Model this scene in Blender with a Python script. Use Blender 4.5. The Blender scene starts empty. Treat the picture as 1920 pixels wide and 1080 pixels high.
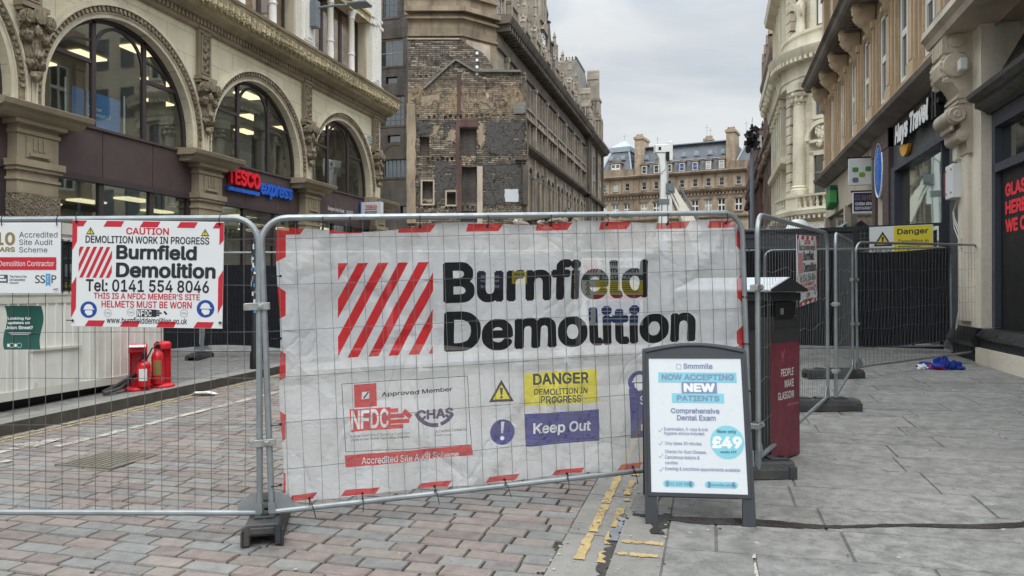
import bpy, bmesh, math, random, os
import numpy as np
from mathutils import Vector, Matrix
R = math.radians; PI = math.pi
D = bpy.data; SC = bpy.context.scene; COL = SC.collection
random.seed(7)

# ------------------------------------------------------------------ camera
cam = D.objects.new('camera', D.cameras.new('camera')); COL.objects.link(cam)
cam.data.sensor_width = 36; cam.data.lens = 26.25
cam.data.clip_start = .05; cam.data.clip_end = 3000
cam.location = (0, 0, 1.555); cam.rotation_euler = (R(90.12), 0, R(15))
SC.camera = cam
# ------------------------------------------------------------------ sky, sun, exposure
SUN_EL, SUN_AZ = R(52), R(205)
W = D.worlds.new('World'); SC.world = W; W.use_nodes = True
nt = W.node_tree; nt.nodes.clear(); L = nt.links.new
def wn(t): return nt.nodes.new(t)
out = wn('ShaderNodeOutputWorld'); bg = wn('ShaderNodeBackground'); bg.inputs[1].default_value = .1
sky = wn('ShaderNodeTexSky'); sky.sky_type = 'NISHITA'; sky.sun_disc = False
sky.sun_elevation = SUN_EL; sky.sun_rotation = SUN_AZ
tc = wn('ShaderNodeTexCoord'); mp = wn('ShaderNodeMapping'); mp.inputs['Scale'].default_value = (1, 1, 2.6)
n1 = wn('ShaderNodeTexNoise'); n1.inputs['Scale'].default_value = 3.2; n1.inputs['Detail'].default_value = 5; n1.inputs['Distortion'].default_value = .5
L(tc.outputs['Generated'], mp.inputs[0]); L(mp.outputs[0], n1.inputs['Vector'])
cr = wn('ShaderNodeValToRGB'); e = cr.color_ramp.elements
e[0].position = .4; e[0].color = (.78, .86, .94, 1); e[1].position = .62; e[1].color = (1.12, 1.15, 1.15, 1)
L(n1.outputs[0], cr.inputs[0])
sp = wn('ShaderNodeSeparateXYZ'); L(tc.outputs['Generated'], sp.inputs[0])
mr = wn('ShaderNodeMapRange'); mr.interpolation_type = 'SMOOTHSTEP'; mr.inputs[1].default_value = .3; mr.inputs[2].default_value = .8; mr.inputs[3].default_value = 4.45; mr.inputs[4].default_value = 20
L(sp.outputs[2], mr.inputs[0])
vm = wn('ShaderNodeVectorMath'); vm.operation = 'SCALE'; L(cr.outputs[0], vm.inputs[0]); L(mr.outputs[0], vm.inputs['Scale'])
mx = wn('ShaderNodeMix'); mx.data_type = 'RGBA'; mx.inputs[0].default_value = .93
L(sky.outputs[0], mx.inputs[6]); L(vm.outputs[0], mx.inputs[7])
L(mx.outputs[2], bg.inputs[0]); L(bg.outputs[0], out.inputs[0])
sl = D.lights.new('sun', 'SUN'); sl.energy = .55; sl.angle = R(25); sl.color = (1, .96, .9)
so = D.objects.new('sun', sl); COL.objects.link(so)
so.rotation_euler = (PI/2 - SUN_EL, 0, R(25)); so.location = (5, -10, 40)
vs = SC.view_settings; vs.view_transform = 'Standard'; vs.look = 'None'; vs.exposure = 0.68; vs.gamma = 1; vs.use_curve_mapping = False
SC.cycles.max_bounces = 8; SC.cycles.transparent_max_bounces = 12; SC.cycles.caustics_reflective = False; SC.cycles.caustics_refractive = False

# ------------------------------------------------------------------ helpers
def lin(c): c /= 255; return c/12.92 if c < .04045 else ((c+.055)/1.055)**2.4
def C(r, g, b, k=1.0): return tuple(min(lin(x)*k, .85) for x in (r, g, b)) + (1,)
def GZ(y): return .018*(y-4)
def sc4(c, k): return tuple(min(1, x*k) for x in c[:3]) + (1,)

class NT:
    def __init__(s, name):
        s.m = D.materials.new(name); s.m.use_nodes = True; s.t = s.m.node_tree
        s.b = s.t.nodes['Principled BSDF']; s.o = s.t.nodes['Material Output']; s.tc = s.n('ShaderNodeTexCoord').outputs['Object']
    def n(s, t, **k):
        o = s.t.nodes.new(t)
        for a, v in k.items():
            if a[0] == '_': setattr(o, a[1:], v)
            else: s.set(o.inputs[a.replace('__', ' ')], v)
        return o
    def set(s, i, v):
        if isinstance(v, bpy.types.NodeSocket): s.t.links.new(v, i)
        else: i.default_value = v
    def mapv(s, sc=(1, 1, 1), v=None):
        o = s.n('ShaderNodeMapping'); s.set(o.inputs[0], v or s.tc); o.inputs['Scale'].default_value = sc; return o.outputs[0]
    def noise(s, scale, det=4, v=None, dist=0, rough=.55):
        o = s.n('ShaderNodeTexNoise'); s.set(o.inputs['Vector'], v or s.tc); o.inputs['Scale'].default_value = scale
        o.inputs['Detail'].default_value = det; o.inputs['Distortion'].default_value = dist; o.inputs['Roughness'].default_value = rough; return o.outputs[0]
    def rng(s, v, a, b, c=0, d=1):
        o = s.n('ShaderNodeMapRange'); s.set(o.inputs[0], v)
        for i, x in enumerate((a, b, c, d)): s.set(o.inputs[i+1], x)
        return o.outputs[0]
    def mix(s, f, a, b, mode='MIX'):
        o = s.n('ShaderNodeMix', _data_type='RGBA', _blend_type=mode); s.set(o.inputs[0], f); s.set(o.inputs[6], a); s.set(o.inputs[7], b); return o.outputs[2]
    def math(s, op, a, b=0):
        o = s.n('ShaderNodeMath', _operation=op); s.set(o.inputs[0], a); s.set(o.inputs[1], b); return o.outputs[0]
    def bump(s, h, st=.4, d=.02, nrm=None):
        o = s.n('ShaderNodeBump'); o.inputs['Strength'].default_value = st; o.inputs['Distance'].default_value = d; s.set(o.inputs['Height'], h)
        if nrm: s.set(o.inputs['Normal'], nrm)
        return o.outputs[0]
    def xz(s):
        sp = s.n('ShaderNodeSeparateXYZ'); s.set(sp.inputs[0], s.tc)
        cb = s.n('ShaderNodeCombineXYZ'); s.set(cb.inputs[0], s.math('ADD', sp.outputs[0], sp.outputs[1])); s.set(cb.inputs[1], sp.outputs[2]); return cb.outputs[0]
    def brick(s, w, h, v=None, mort=.012, off=.5):
        o = s.n('ShaderNodeTexBrick'); s.set(o.inputs['Vector'], v or s.xz()); o.offset = off
        for k, x in (('Scale', 1), ('Mortar Size', mort), ('Mortar Smooth', .3), ('Bias', 0), ('Brick Width', w), ('Row Height', h)): o.inputs[k].default_value = x
        o.inputs['Color1'].default_value = (0, 0, 0, 1); o.inputs['Color2'].default_value = (1, 1, 1, 1); o.inputs['Mortar'].default_value = (.5, .5, .5, 1)
        return o.outputs[0], o.outputs[1]
    def fin(s, col, rough=.8, nrm=None, metal=0, spec=.4):
        s.set(s.b.inputs['Base Color'], col); s.set(s.b.inputs['Roughness'], rough); s.b.inputs['Metallic'].default_value = metal
        s.b.inputs['Specular IOR Level'].default_value = spec
        if nrm: s.set(s.b.inputs['Normal'], nrm)
        return s.m

def paint(name, col, rough=.5, var=.1, scale=5, bump=.0, bs=80, metal=0, spec=.4, dirt=0, dcol=(.12, .1, .08, 1)):
    t = NT(name); n = t.noise(scale, 5)
    c = t.mix(t.rng(n, .3, .7), sc4(col, 1-var), sc4(col, 1+var))
    if dirt:
        s = t.noise(1.7, 6, t.mapv((1.4, 1.4, .5)), .4)
        c = t.mix(t.math('MULTIPLY', t.rng(s, .48, .75), dirt), c, dcol)
    r = t.rng(t.noise(scale*3, 3), .3, .7, max(.02, rough-.1), min(1, rough+.1))
    return t.fin(c, r, t.bump(t.noise(bs, 4), bump, .01) if bump else None, metal, spec)

def ds(c, k=.3):
    l = .3*c[0]+.55*c[1]+.15*c[2]; return tuple(x+(l-x)*k for x in c[:3])+(1,)
def stone(name, ca, cb, soot=.5, scol=(.045, .04, .036, 1), course=None, bump=.5, sscale=.8, des=.28):
    t = NT(name); ca, cb, scol = [tuple(min(x*g_, .8) for x in ds(q, des)[:3])+(1,) for q, g_ in ((ca, 1.35), (cb, 1.3), (scol, 1.15))]
    c = t.mix(t.rng(t.noise(.7, 6), .35, .65), ca, cb)
    c = t.mix(t.rng(t.noise(14, 6), .35, .7, 0, .36), c, sc4(ca, .6)); c = t.mix(t.rng(t.noise(5, 6, None, .8), .5, .72, 0, .35), c, sc4(cb, 1.2))
    h = t.noise(30, 5)
    if course:
        bc, bf = t.brick(course[0], course[1], mort=.012)
        c = t.mix(t.math('MULTIPLY', bc, .28), c, sc4(cb, .55)); c = t.mix(t.math('MULTIPLY', bf, .6), c, sc4(ca, .35))
        h = t.math('SUBTRACT', h, t.math('MULTIPLY', bf, 1.5))
    st = t.noise(sscale, 7, t.mapv((1.6, 1.6, .32)), .6)
    c = t.mix(t.math('MULTIPLY', t.rng(st, .47, .72), soot), c, scol)
    return t.fin(c, .88, t.bump(h, bump, .02))

def carved(name, ca, cb, sc=7, st=1.0, soot=.4):
    t = NT(name); ca, cb = [tuple(min(x*1.3, .8) for x in ds(q, .1)[:3])+(1,) for q in (ca, cb)]
    v = t.n('ShaderNodeTexVoronoi', _feature='SMOOTH_F1', Scale=sc); t.set(v.inputs['Vector'], t.mix(.18, t.tc, t.n('ShaderNodeTexNoise', Scale=5.0).outputs[1]))
    w = t.n('ShaderNodeTexWave', Scale=sc*.33, Distortion=9.0, Detail=3.0)
    h = t.math('ADD', v.outputs[0], t.math('MULTIPLY', w.outputs[1], .5))
    c = t.mix(t.rng(t.noise(3, 5), .3, .7), ca, cb)
    c = t.mix(t.math('MULTIPLY', t.rng(t.noise(1.2, 6, None, .5), .45, .7), soot), c, (.05, .042, .035, 1))
    return t.fin(c, .9, t.bump(h, st, .09))

def glassy(name, tint=(.03, .035, .035, 1), refl=.3, rtint=(.9, .95, .95, 1), clear=True, dark=(.02, .022, .022, 1), rough=.02):
    t = NT(name); ge = t.n('ShaderNodeNewGeometry'); dt = t.n('ShaderNodeVectorMath', _operation='DOT_PRODUCT'); t.set(dt.inputs[0], ge.outputs['Normal']); t.set(dt.inputs[1], ge.outputs['Incoming'])
    sch = t.math('ADD', .045, t.math('MULTIPLY', t.math('POWER', t.math('SUBTRACT', 1, t.math('ABSOLUTE', dt.outputs['Value'])), 5), .955))
    gl = t.n('ShaderNodeBsdfGlossy', Color=rtint, Roughness=rough)
    t.set(gl.inputs['Normal'], t.bump(t.noise(.9, 2), .05, .02))
    if clear: bs = t.n('ShaderNodeBsdfTransparent', Color=tint)
    else:
        bs = t.n('ShaderNodeBsdfDiffuse'); t.set(bs.inputs[0], t.mix(t.rng(t.noise(1.3, 2), .35, .65), dark, sc4(dark, 2.2)))
    f = t.math('ADD', refl, t.math('MULTIPLY', sch, 1-refl))
    ms = t.n('ShaderNodeMixShader'); t.set(ms.inputs[0], f); t.set(ms.inputs[1], bs.outputs[0]); t.set(ms.inputs[2], gl.outputs[0])
    t.set(t.o.inputs[0], ms.outputs[0]); return t.m

def glow(name, col, st):
    t = NT(name); t.b.inputs['Base Color'].default_value = col; t.b.inputs['Emission Color'].default_value = col; t.b.inputs['Emission Strength'].default_value = st; return t.m

def scrim(name, col, tr=.24, var=.06, dirt=.35):
    t = NT(name)
    c = t.mix(t.rng(t.noise(3, 5), .3, .7), sc4(col, 1-var), sc4(col, 1+var))
    if dirt:
        c = t.mix(t.math('MULTIPLY', t.rng(t.noise(2.1, 8, t.mapv((1, 1, .7)), 1.2, .7), .5, .78), dirt), c, C(140, 130, 112))
        c = t.mix(t.math('MULTIPLY', t.rng(t.noise(9, 8, t.mapv((1, 1, 2)), .9, .75), .62, .8), dirt*.8), c, C(120, 108, 92))
    rd_ = t.math('ABSOLUTE', t.math('SUBTRACT', t.noise(1.7, 2, t.mapv((1.2, 1, .7)), 1.2), .5)); rd2 = t.math('ABSOLUTE', t.math('SUBTRACT', t.noise(7.3, 3, t.mapv((.8, 1, 1.3)), 1.6), .5))
    h = t.math('ADD', t.math('MULTIPLY', t.rng(rd_, 0, .05), .35), t.math('ADD', t.math('MULTIPLY', t.rng(rd2, 0, .035), .1), t.noise(4.5, 5, t.mapv((1.2, 1, .6)), 1.5)))
    nr = t.bump(h, .5, .035)
    df = t.n('ShaderNodeBsdfDiffuse'); t.set(df.inputs[0], c); t.set(df.inputs[2], nr)
    tl = t.n('ShaderNodeBsdfTranslucent'); t.set(tl.inputs[0], c); t.set(tl.inputs[1], nr)
    tp = t.n('ShaderNodeBsdfTransparent')
    a = t.n('ShaderNodeMixShader'); a.inputs[0].default_value = .22; t.set(a.inputs[1], df.outputs[0]); t.set(a.inputs[2], tl.outputs[0])
    b = t.n('ShaderNodeMixShader'); b.inputs[0].default_value = tr; t.set(b.inputs[1], a.outputs[0]); t.set(b.inputs[2], tp.outputs[0])
    t.set(t.o.inputs[0], b.outputs[0]); return t.m

def worn(name, col, wear=.5, sc=22, base=None, dirt=.3):      # a coat that has flaked or rubbed away in places
    t = NT(name); c = t.mix(t.rng(t.noise(9, 5), .3, .7), sc4(col, .82), sc4(col, 1.1)); c = t.mix(t.math('MULTIPLY', t.rng(t.noise(3, 6, None, .6), .5, .7), dirt), c, (.1, .09, .08, 1))
    t.fin(c, .85, t.bump(t.noise(60, 4), .4, .01)); n = t.math('ADD', t.math('MULTIPLY', t.noise(sc, 8, None, .6, .7), .7), t.math('MULTIPLY', t.noise(sc*.2, 4, None, .5), .3))
    tp = t.n('ShaderNodeBsdfTransparent'); ms = t.n('ShaderNodeMixShader'); t.set(ms.inputs[0], t.rng(n, wear-.03, wear+.03)); t.set(ms.inputs[1], t.b.outputs[0]); t.set(ms.inputs[2], tp.outputs[0]); t.set(t.o.inputs[0], ms.outputs[0]); return t.m

def attr_mat(name, ramp, rough=.75, bump=.35, gum=0, bs=45, stain=.25):
    t = NT(name); a = t.n('ShaderNodeAttribute', _attribute_name='rnd')
    cr = t.n('ShaderNodeValToRGB'); el = cr.color_ramp.elements; cr.color_ramp.interpolation = 'CONSTANT' if len(ramp) > 4 else 'LINEAR'
    while len(el) < len(ramp): el.new(.5)
    for i, c in enumerate(ramp): el[i].position = i/len(ramp) if len(ramp) > 4 else i/(len(ramp)-1); el[i].color = c
    t.set(cr.inputs[0], a.outputs['Fac'])
    c = cr.outputs[0]
    c = t.mix(t.rng(t.noise(9, 6, None, .4), .3, .72, 0, stain), c, (.5, .48, .45, 1))
    c = t.mix(t.rng(t.noise(28, 6, None, 1.2), .5, .75, 0, stain*1.4), c, (.05, .048, .045, 1)); c = t.mix(t.rng(t.noise(.45, 4, None, .3), .4, .65, 0, .3), c, (.2, .195, .185, 1))
    c = t.mix(t.rng(t.noise(1.1, 6, None, .6), .5, .75, 0, stain*1.2), c, (.09, .085, .08, 1))
    if gum:
        v = t.n('ShaderNodeTexVoronoi', Scale=4.0); t.set(v.inputs['Vector'], t.mix(.04, t.tc, t.n('ShaderNodeTexNoise', Scale=14.0).outputs[1]))
        c = t.mix(t.math('MULTIPLY', t.rng(v.outputs[0], .045, .07, 1, 0), t.rng(t.noise(.8, 2), .45, .6, 0, gum)), c, (.5, .5, .48, 1))
    return t.fin(c, t.rng(t.noise(7, 4), .3, .7, rough-.14, rough+.1), t.bump(t.noise(bs, 6), bump, .012), 0, .35)

# ---- mesh building
class MB:
    def __init__(s): s.v = []; s.f = []; s.mi = []; s.at = []
    def add(s, vs, fs, mi=0, a=0.0):
        k = len(s.v); s.v += [tuple(v) for v in vs]
        for f in fs: s.f.append([i+k for i in f]); s.mi.append(mi); s.at.append(a)
    def box(s, x0, x1, y0, y1, z0, z1, mi=0, M=None):
        vs = [(x, y, z) for x in (x0, x1) for y in (y0, y1) for z in (z0, z1)]
        if M: vs = [tuple(M @ Vector(v)) for v in vs]
        s.add(vs, [(0, 1, 3, 2), (4, 6, 7, 5), (0, 4, 5, 1), (2, 3, 7, 6), (0, 2, 6, 4), (1, 5, 7, 3)], mi)
    def quad(s, a, b, c, d, mi=0, at=0.0): s.add([a, b, c, d], [(0, 1, 2, 3)], mi, at)
    def prism(s, poly, axis, a, b, mi=0):
        # poly in the two other axes (order: x,y,z without axis); extruded a..b
        def P(p, t): q = list(p); q.insert('xyz'.index(axis), t); return tuple(q)
        n = len(poly); vs = [P(p, a) for p in poly]+[P(p, b) for p in poly]
        s.add(vs, [list(range(n))[::-1], list(range(n, 2*n))]+[(i, (i+1) % n, n+(i+1) % n, n+i) for i in range(n)], mi)
    def tube(s, pts, r, n=6, closed=False, mi=0, r2=None):
        P = [Vector(p) for p in pts]; m = len(P); vs = []; up = None
        for i, p in enumerate(P):
            a = P[i-1] if (i or closed) else p; b = P[(i+1) % m] if (i < m-1 or closed) else p
            t = (b-a).normalized()
            if up is None: up = t.orthogonal().normalized()
            up = (up - t*up.dot(t)).normalized(); w = t.cross(up); rr = r if r2 is None else r+(r2-r)*i/(m-1)
            vs += [tuple(p+(up*math.cos(2*PI*k/n)+w*math.sin(2*PI*k/n))*rr) for k in range(n)]
        fs = []
        for i in range(m if closed else m-1):
            j = (i+1) % m
            for k in range(n): fs.append((i*n+k, i*n+(k+1) % n, j*n+(k+1) % n, j*n+k))
        if not closed: fs += [list(range(n))[::-1], list(range((m-1)*n, m*n))]
        s.add(vs, fs, mi)
    def lathe(s, prof, c=(0, 0, 0), n=16, a0=0, a1=2*PI, mi=0, ax='z', sx=1):
        full = abs(a1-a0-2*PI) < 1e-6; m = n if full else n+1; vs = []
        for (r, z) in prof:
            for k in range(m):
                a = a0+(a1-a0)*k/n; x, y = r*math.cos(a), r*math.sin(a)
                if ax == 'z': vs.append((c[0]+x, c[1]+y, c[2]+z))
                elif ax == 'y': vs.append((c[0]+x*sx, c[1]+z, c[2]+y))
                else: vs.append((c[0]+z, c[1]+x, c[2]+y))
        fs = []
        for i in range(len(prof)-1):
            for k in range(n): j = (k+1) % m; fs.append((i*m+k, i*m+j, (i+1)*m+j, (i+1)*m+k))
        s.add(vs, fs, mi)
        if full:
            for i in (0, len(prof)-1):
                if prof[i][0] > 1e-4: s.f.append([len(s.v)-len(vs)+i*m+k for k in range(m)]); s.mi.append(mi); s.at.append(0)
    def blob(s, c, r, seed=0, amp=.25, nu=10, nv=7, mi=0):
        rd = random.Random(seed); ph = [rd.uniform(0, 6) for _ in range(6)]; vs = []
        for j in range(nv+1):
            t = PI*j/nv
            for i in range(nu):
                p = 2*PI*i/nu; k = 1+amp*(math.sin(3*p+ph[0])*math.sin(2*t+ph[1])+.5*math.sin(5*p+ph[2])*math.sin(4*t+ph[3]))
                vs.append((c[0]+r[0]*k*math.sin(t)*math.cos(p), c[1]+r[1]*k*math.sin(t)*math.sin(p), c[2]+r[2]*k*math.cos(t)))
        s.add(vs, [(j*nu+i, j*nu+(i+1) % nu, (j+1)*nu+(i+1) % nu, (j+1)*nu+i) for j in range(nv) for i in range(nu)], mi)
    def build(s, name, mats, parent=None, smooth=False, bevel=0, loc=None, rot=None, M=None, uv=False, attr=False, seg=1):
        me = D.meshes.new(name); me.from_pydata(s.v, [], s.f)
        for m in (mats if isinstance(mats, (list, tuple)) else [mats]): me.materials.append(m)
        me.polygons.foreach_set('material_index', s.mi)
        if attr:
            at = me.attributes.new('rnd', 'FLOAT', 'FACE'); at.data.foreach_set('value', s.at)
        if not attr or bevel:
            bm = bmesh.new(); bm.from_mesh(me); bmesh.ops.recalc_face_normals(bm, faces=bm.faces)
            if bevel:
                bmesh.ops.remove_doubles(bm, verts=bm.verts, dist=1e-5)
                es = [e for e in bm.edges if len(e.link_faces) == 2 and e.calc_face_angle(0) > .5]
                bmesh.ops.bevel(bm, geom=es, offset=bevel, segments=seg, affect='EDGES', clamp_overlap=True)
            bm.to_mesh(me); bm.free()
        if smooth:
            me.polygons.foreach_set('use_smooth', [True]*len(me.polygons))
            try: me.set_sharp_from_angle(angle=R(smooth if smooth is not True else 40))
            except Exception: pass
        return link(name, me, parent, loc, rot, M)

def link(name, me, parent=None, loc=None, rot=None, M=None):
    o = D.objects.new(name, me); COL.objects.link(o)
    if parent: o.parent = parent
    if M is not None: o.matrix_local = M
    if loc: o.location = loc
    if rot: o.rotation_euler = rot
    return o
def tag(o, label, cat, group=None):
    o['label'] = label; o['category'] = cat
    if group: o['group'] = group
    return o
def thing(name, label, cat, M=None, group=None):
    o = D.objects.new(name, None); COL.objects.link(o); o.empty_display_size = .2
    if M is not None: o.matrix_world = M
    return tag(o, label, cat, group)
def struct(o): o['kind'] = 'structure'; return o
def copy_tree(o, parent=None):
    c = o.copy(); COL.objects.link(c)
    if parent: c.parent = parent
    for ch in list(o.children): copy_tree(ch, c)
    return c
def frame(o, x, z=None):      # matrix from origin and horizontal x axis: local y points into the wall, away from the viewer
    x = Vector(x).normalized(); z0 = Vector((0, 0, 1)); z = (z0-x*z0.dot(x)).normalized() if z is None else Vector(z); y = z.cross(x)
    return Matrix(((x[0], y[0], z[0], o[0]), (x[1], y[1], z[1], o[1]), (x[2], y[2], z[2], o[2]), (0, 0, 0, 1)))
CAMX = (math.cos(R(15)), math.sin(R(15)), 0)

# ---- lettering
FONT = None
try:
    FONT = D.fonts.load(os.path.join(bpy.utils.system_resource('DATAFILES', path='fonts'), 'Inter.woff2'))
except Exception: FONT = None
_tc = {}
from mathutils.geometry import delaunay_2d_cdt
class Hit:                    # which polygon of a flat set covers a point (highest layer wins)
    def __init__(s, cell): s.c = cell; s.g = {}
    def add(s, poly, val):
        xs = [p[0] for p in poly]; ys = [p[1] for p in poly]
        for i in range(int(math.floor(min(xs)/s.c)), int(math.floor(max(xs)/s.c))+1):
            for j in range(int(math.floor(min(ys)/s.c)), int(math.floor(max(ys)/s.c))+1): s.g.setdefault((i, j), []).append((poly, val))
    def at(s, x, y):
        best = None
        for poly, val in s.g.get((int(math.floor(x/s.c)), int(math.floor(y/s.c))), ()):
            if best is not None and val <= best: continue
            ins = False; j = len(poly)-1
            for i in range(len(poly)):
                (xi, yi), (xj, yj) = poly[i], poly[j]
                if (yi > y) != (yj > y) and x < (xj-xi)*(y-yi)/(yj-yi)+xi: ins = not ins
                j = i
            if ins: best = val
        return best
def outline(fs):
    ct = set()
    for f in fs:
        for i in range(len(f)): ct.add((f[i], f[(i+1) % len(f)]))
    return [(a, b) for a, b in ct if (b, a) not in ct]
def winding(P, A, B):         # winding number of the outline A->B about every point of P
    w = np.zeros(len(P), int); px, py = P[:, 0:1], P[:, 1:2]
    for i in range(0, len(P), 2000):
        x, y = px[i:i+2000], py[i:i+2000]; ax, ay, bx, by = A[:, 0], A[:, 1], B[:, 0], B[:, 1]
        side = (bx-ax)*(y-ay)-(x-ax)*(by-ay)
        w[i:i+2000] = ((ay <= y) & (by > y) & (side > 0)).sum(1)-((ay > y) & (by <= y) & (side < 0)).sum(1)
    return w
def text_geo(s, ofs=.0, font=True, shear=0, sp=1):
    k = (s, ofs, font, shear, sp)
    if k not in _tc:
        c = D.curves.new('lettering', 'FONT'); c.body = s; c.resolution_u = 2 if len(s) > 14 else 4; c.shear = shear; c.space_character = sp; c.fill_mode = 'NONE'
        if font and FONT: c.font = FONT
        o = D.objects.new('lettering', c); me = D.meshes.new_from_object(o)
        v0 = np.array([tuple(v.co)[:2] for v in me.vertices]); e0 = np.array([tuple(e.vertices) for e in me.edges])
        D.objects.remove(o); D.curves.remove(c); D.meshes.remove(me)
        o = max(ofs, 0); n = 8 if len(s) < 14 else 4
        sh = [(o*math.cos(R(23+360*i/n)), o*math.sin(R(23+360*i/n))) for i in range(n)] if o else [(0, 0)]
        V = np.concatenate([v0+np.array(q) for q in sh]); E = np.concatenate([e0+len(v0)*i for i in range(len(sh))])
        v2, e2, f2, _v, oe, _f = delaunay_2d_cdt([Vector(p) for p in V], [tuple(map(int, e)) for e in E], [], 0, 1e-5)
        lock = {frozenset(e) for e, q in zip(e2, oe) if q}; own = {}; par = list(range(len(f2)))     # triangles not parted by an outline share one test
        def root(i):
            while par[i] != i: par[i] = par[par[i]]; i = par[i]
            return i
        for i, f in enumerate(f2):
            for q in zip(f, list(f[1:])+[f[0]]):
                h = frozenset(q)
                if h in lock: continue
                if h in own: par[root(i)] = root(own[h])
                else: own[h] = i
        big = {}
        for i, f in enumerate(f2):
            p = [v2[j] for j in f]; ar = abs((p[1]-p[0]).cross(p[2]-p[0])); r = root(i)
            if r not in big or ar > big[r][0]: big[r] = (ar, (p[0]+p[1]+p[2])/3)
        ks = list(big); cen = np.array([tuple(big[r][1]) for r in ks]); ins = np.zeros(len(ks), bool)
        for q in sh: ins |= winding(cen-np.array(q), v0[e0[:, 0]], v0[e0[:, 1]]) != 0
        st = dict(zip(ks, ins)); ins = [st[root(i)] for i in range(len(f2))]
        fs = [list(f) for f, i in zip(f2, ins) if i]; us = sorted({i for f in fs for i in f}); ix = {a: b for b, a in enumerate(us)}
        vs = [(v2[i].x, v2[i].y) for i in us]; fs = [[ix[i] for i in f] for f in fs]
        xs = [v[0] for v in vs]; ys = [v[1] for v in vs]; a, b, c0, d = min(xs), max(xs), min(ys), max(ys)
        _tc[k] = ([((v[0]-a)/(b-a), (v[1]-c0)/(d-c0)) for v in vs], fs)
    return _tc[k]

class Art:                    # a flat design: x to the right, y down, in design units of size k metres
    NM = dict()
    def __init__(s, parent, ox, oz, k, y=-.003, slope=0, warp=None, step=.002):
        s.p, s.ox, s.oz, s.k, s.y, s.sl, s.warp, s.step = parent, ox, oz, k, y, slope, warp, step; s.mb = {}
    def P(s, x, y, l=0): return (s.ox+x*s.k, s.y-l*s.step, s.oz-y*s.k+x*s.k*s.sl)
    def g(s, m): return s.mb.setdefault(m, MB())
    def poly(s, m, pts, l=0): s.g(m).add([s.P(x, y, l) for x, y in pts], [list(range(len(pts)))])
    def rect(s, m, x0, y0, x1, y1, l=0): s.poly(m, [(x0, y1), (x1, y1), (x1, y0), (x0, y0)], l)
    def circ(s, m, x, y, r, l=0, n=28, ry=None): s.poly(m, [(x+r*math.cos(2*PI*i/n), y+(ry or r)*math.sin(2*PI*i/n)) for i in range(n)], l)
    def arc(s, m, x, y, r0, r1, a0, a1, l=0, n=16):
        for i in range(n):
            a, b = R(a0+(a1-a0)*i/n), R(a0+(a1-a0)*(i+1)/n)
            s.poly(m, [(x+r0*math.cos(a), y+r0*math.sin(a)), (x+r1*math.cos(a), y+r1*math.sin(a)), (x+r1*math.cos(b), y+r1*math.sin(b)), (x+r0*math.cos(b), y+r0*math.sin(b))], l)
    def line(s, m, pts, w, l=0):
        for (x0, y0), (x1, y1) in zip(pts, pts[1:]):
            dx, dy = x1-x0, y1-y0; q = math.hypot(dx, dy); nx, ny = -dy/q*w/2, dx/q*w/2
            s.poly(m, [(x0+nx, y0+ny), (x1+nx, y1+ny), (x1-nx, y1-ny), (x0-nx, y0-ny)], l)
    def text(s, m, t, x0, y0, x1, y1, ofs=.02, l=0, font=True, shear=0, tilt=0, sp=1):
        vs, fs = text_geo(t, ofs, font, shear, sp)
        s.g(m).add([s.P(x0+(x1-x0)*u, y1+(y0-y1)*v+tilt*u, l) for u, v in vs], fs)
    def stripes(s, m, x0, y0, x1, y1, period, w, shift, start, l=0):
        k = -6
        while k < 12:
            a = x0+(start+k*period)*(x1-x0); b = a+w*(x1-x0); sh = shift*(y1-y0)
            pl = clip([(a, y1), (b, y1), (b+sh, y0), (a+sh, y0)], x0, x1)
            if len(pl) > 2: s.poly(m, pl, l)
            k += 1
    def sign3(s, x, y, r, l=0, yel='yellow', blk='black'):       # warning triangle
        h = r*1.732
        s.poly(blk, [(x, y), (x+r, y+h), (x-r, y+h)], l); q = r*.2
        s.poly(yel, [(x, y+q*1.9), (x+r-q*1.6, y+h-q), (x-r+q*1.6, y+h-q)], l+1)
        s.poly(blk, [(x-r*.13, y+h*.36), (x+r*.13, y+h*.36), (x+r*.07, y+h*.7), (x-r*.07, y+h*.7)], l+2); s.circ(blk, x, y+h*.79, r*.11, l+2, 10)
    def helmet(s, x, y, r, l=0, blue='blue', white='white'):
        s.circ(blue, x, y, r, l)
        s.poly(white, [(x-r*.62, y-r*.1)]+[(x-r*.55*math.cos(R(a)), y-r*.12-r*.55*math.sin(R(a))) for a in range(0, 181, 20)]+[(x+r*.7, y-r*.1), (x+r*.7, y), (x-r*.62, y)], l+1)
        s.poly(white, [(x-r*.42, y+r*.08), (x+r*.42, y+r*.08), (x+r*.5, y+r*.3), (x+r*.4, y+r*.62), (x-r*.1, y+r*.72), (x-r*.3, y+r*.5), (x-r*.42, y+r*.4)], l+1)
    def done(s, names, mats, thick=0):
        for m, b in s.mb.items():
            o = b.build(names.get(m, m+'_print'), mats[m], s.p)
            if thick:
                bm = bmesh.new(); bm.from_mesh(o.data); r = bmesh.ops.extrude_face_region(bm, geom=list(bm.faces))
                for v in r['geom']:
                    if isinstance(v, bmesh.types.BMVert): v.co.y -= thick
                bmesh.ops.recalc_face_normals(bm, faces=bm.faces); bm.to_mesh(o.data); bm.free()
            if s.warp: s.warp(o.data)
def clip(p, x0, x1):
    for sgn, lim in ((1, x0), (-1, -x1)):
        q = []
        for i in range(len(p)):
            a, b = p[i-1], p[i]; ia, ib = sgn*a[0] >= lim, sgn*b[0] >= lim
            if ia != ib: t = (lim*sgn-a[0])/(b[0]-a[0]); q.append((lim*sgn, a[1]+(b[1]-a[1])*t))
            if ib: q.append(b)
        p = q
        if len(p) < 3: return []
    return p

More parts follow.
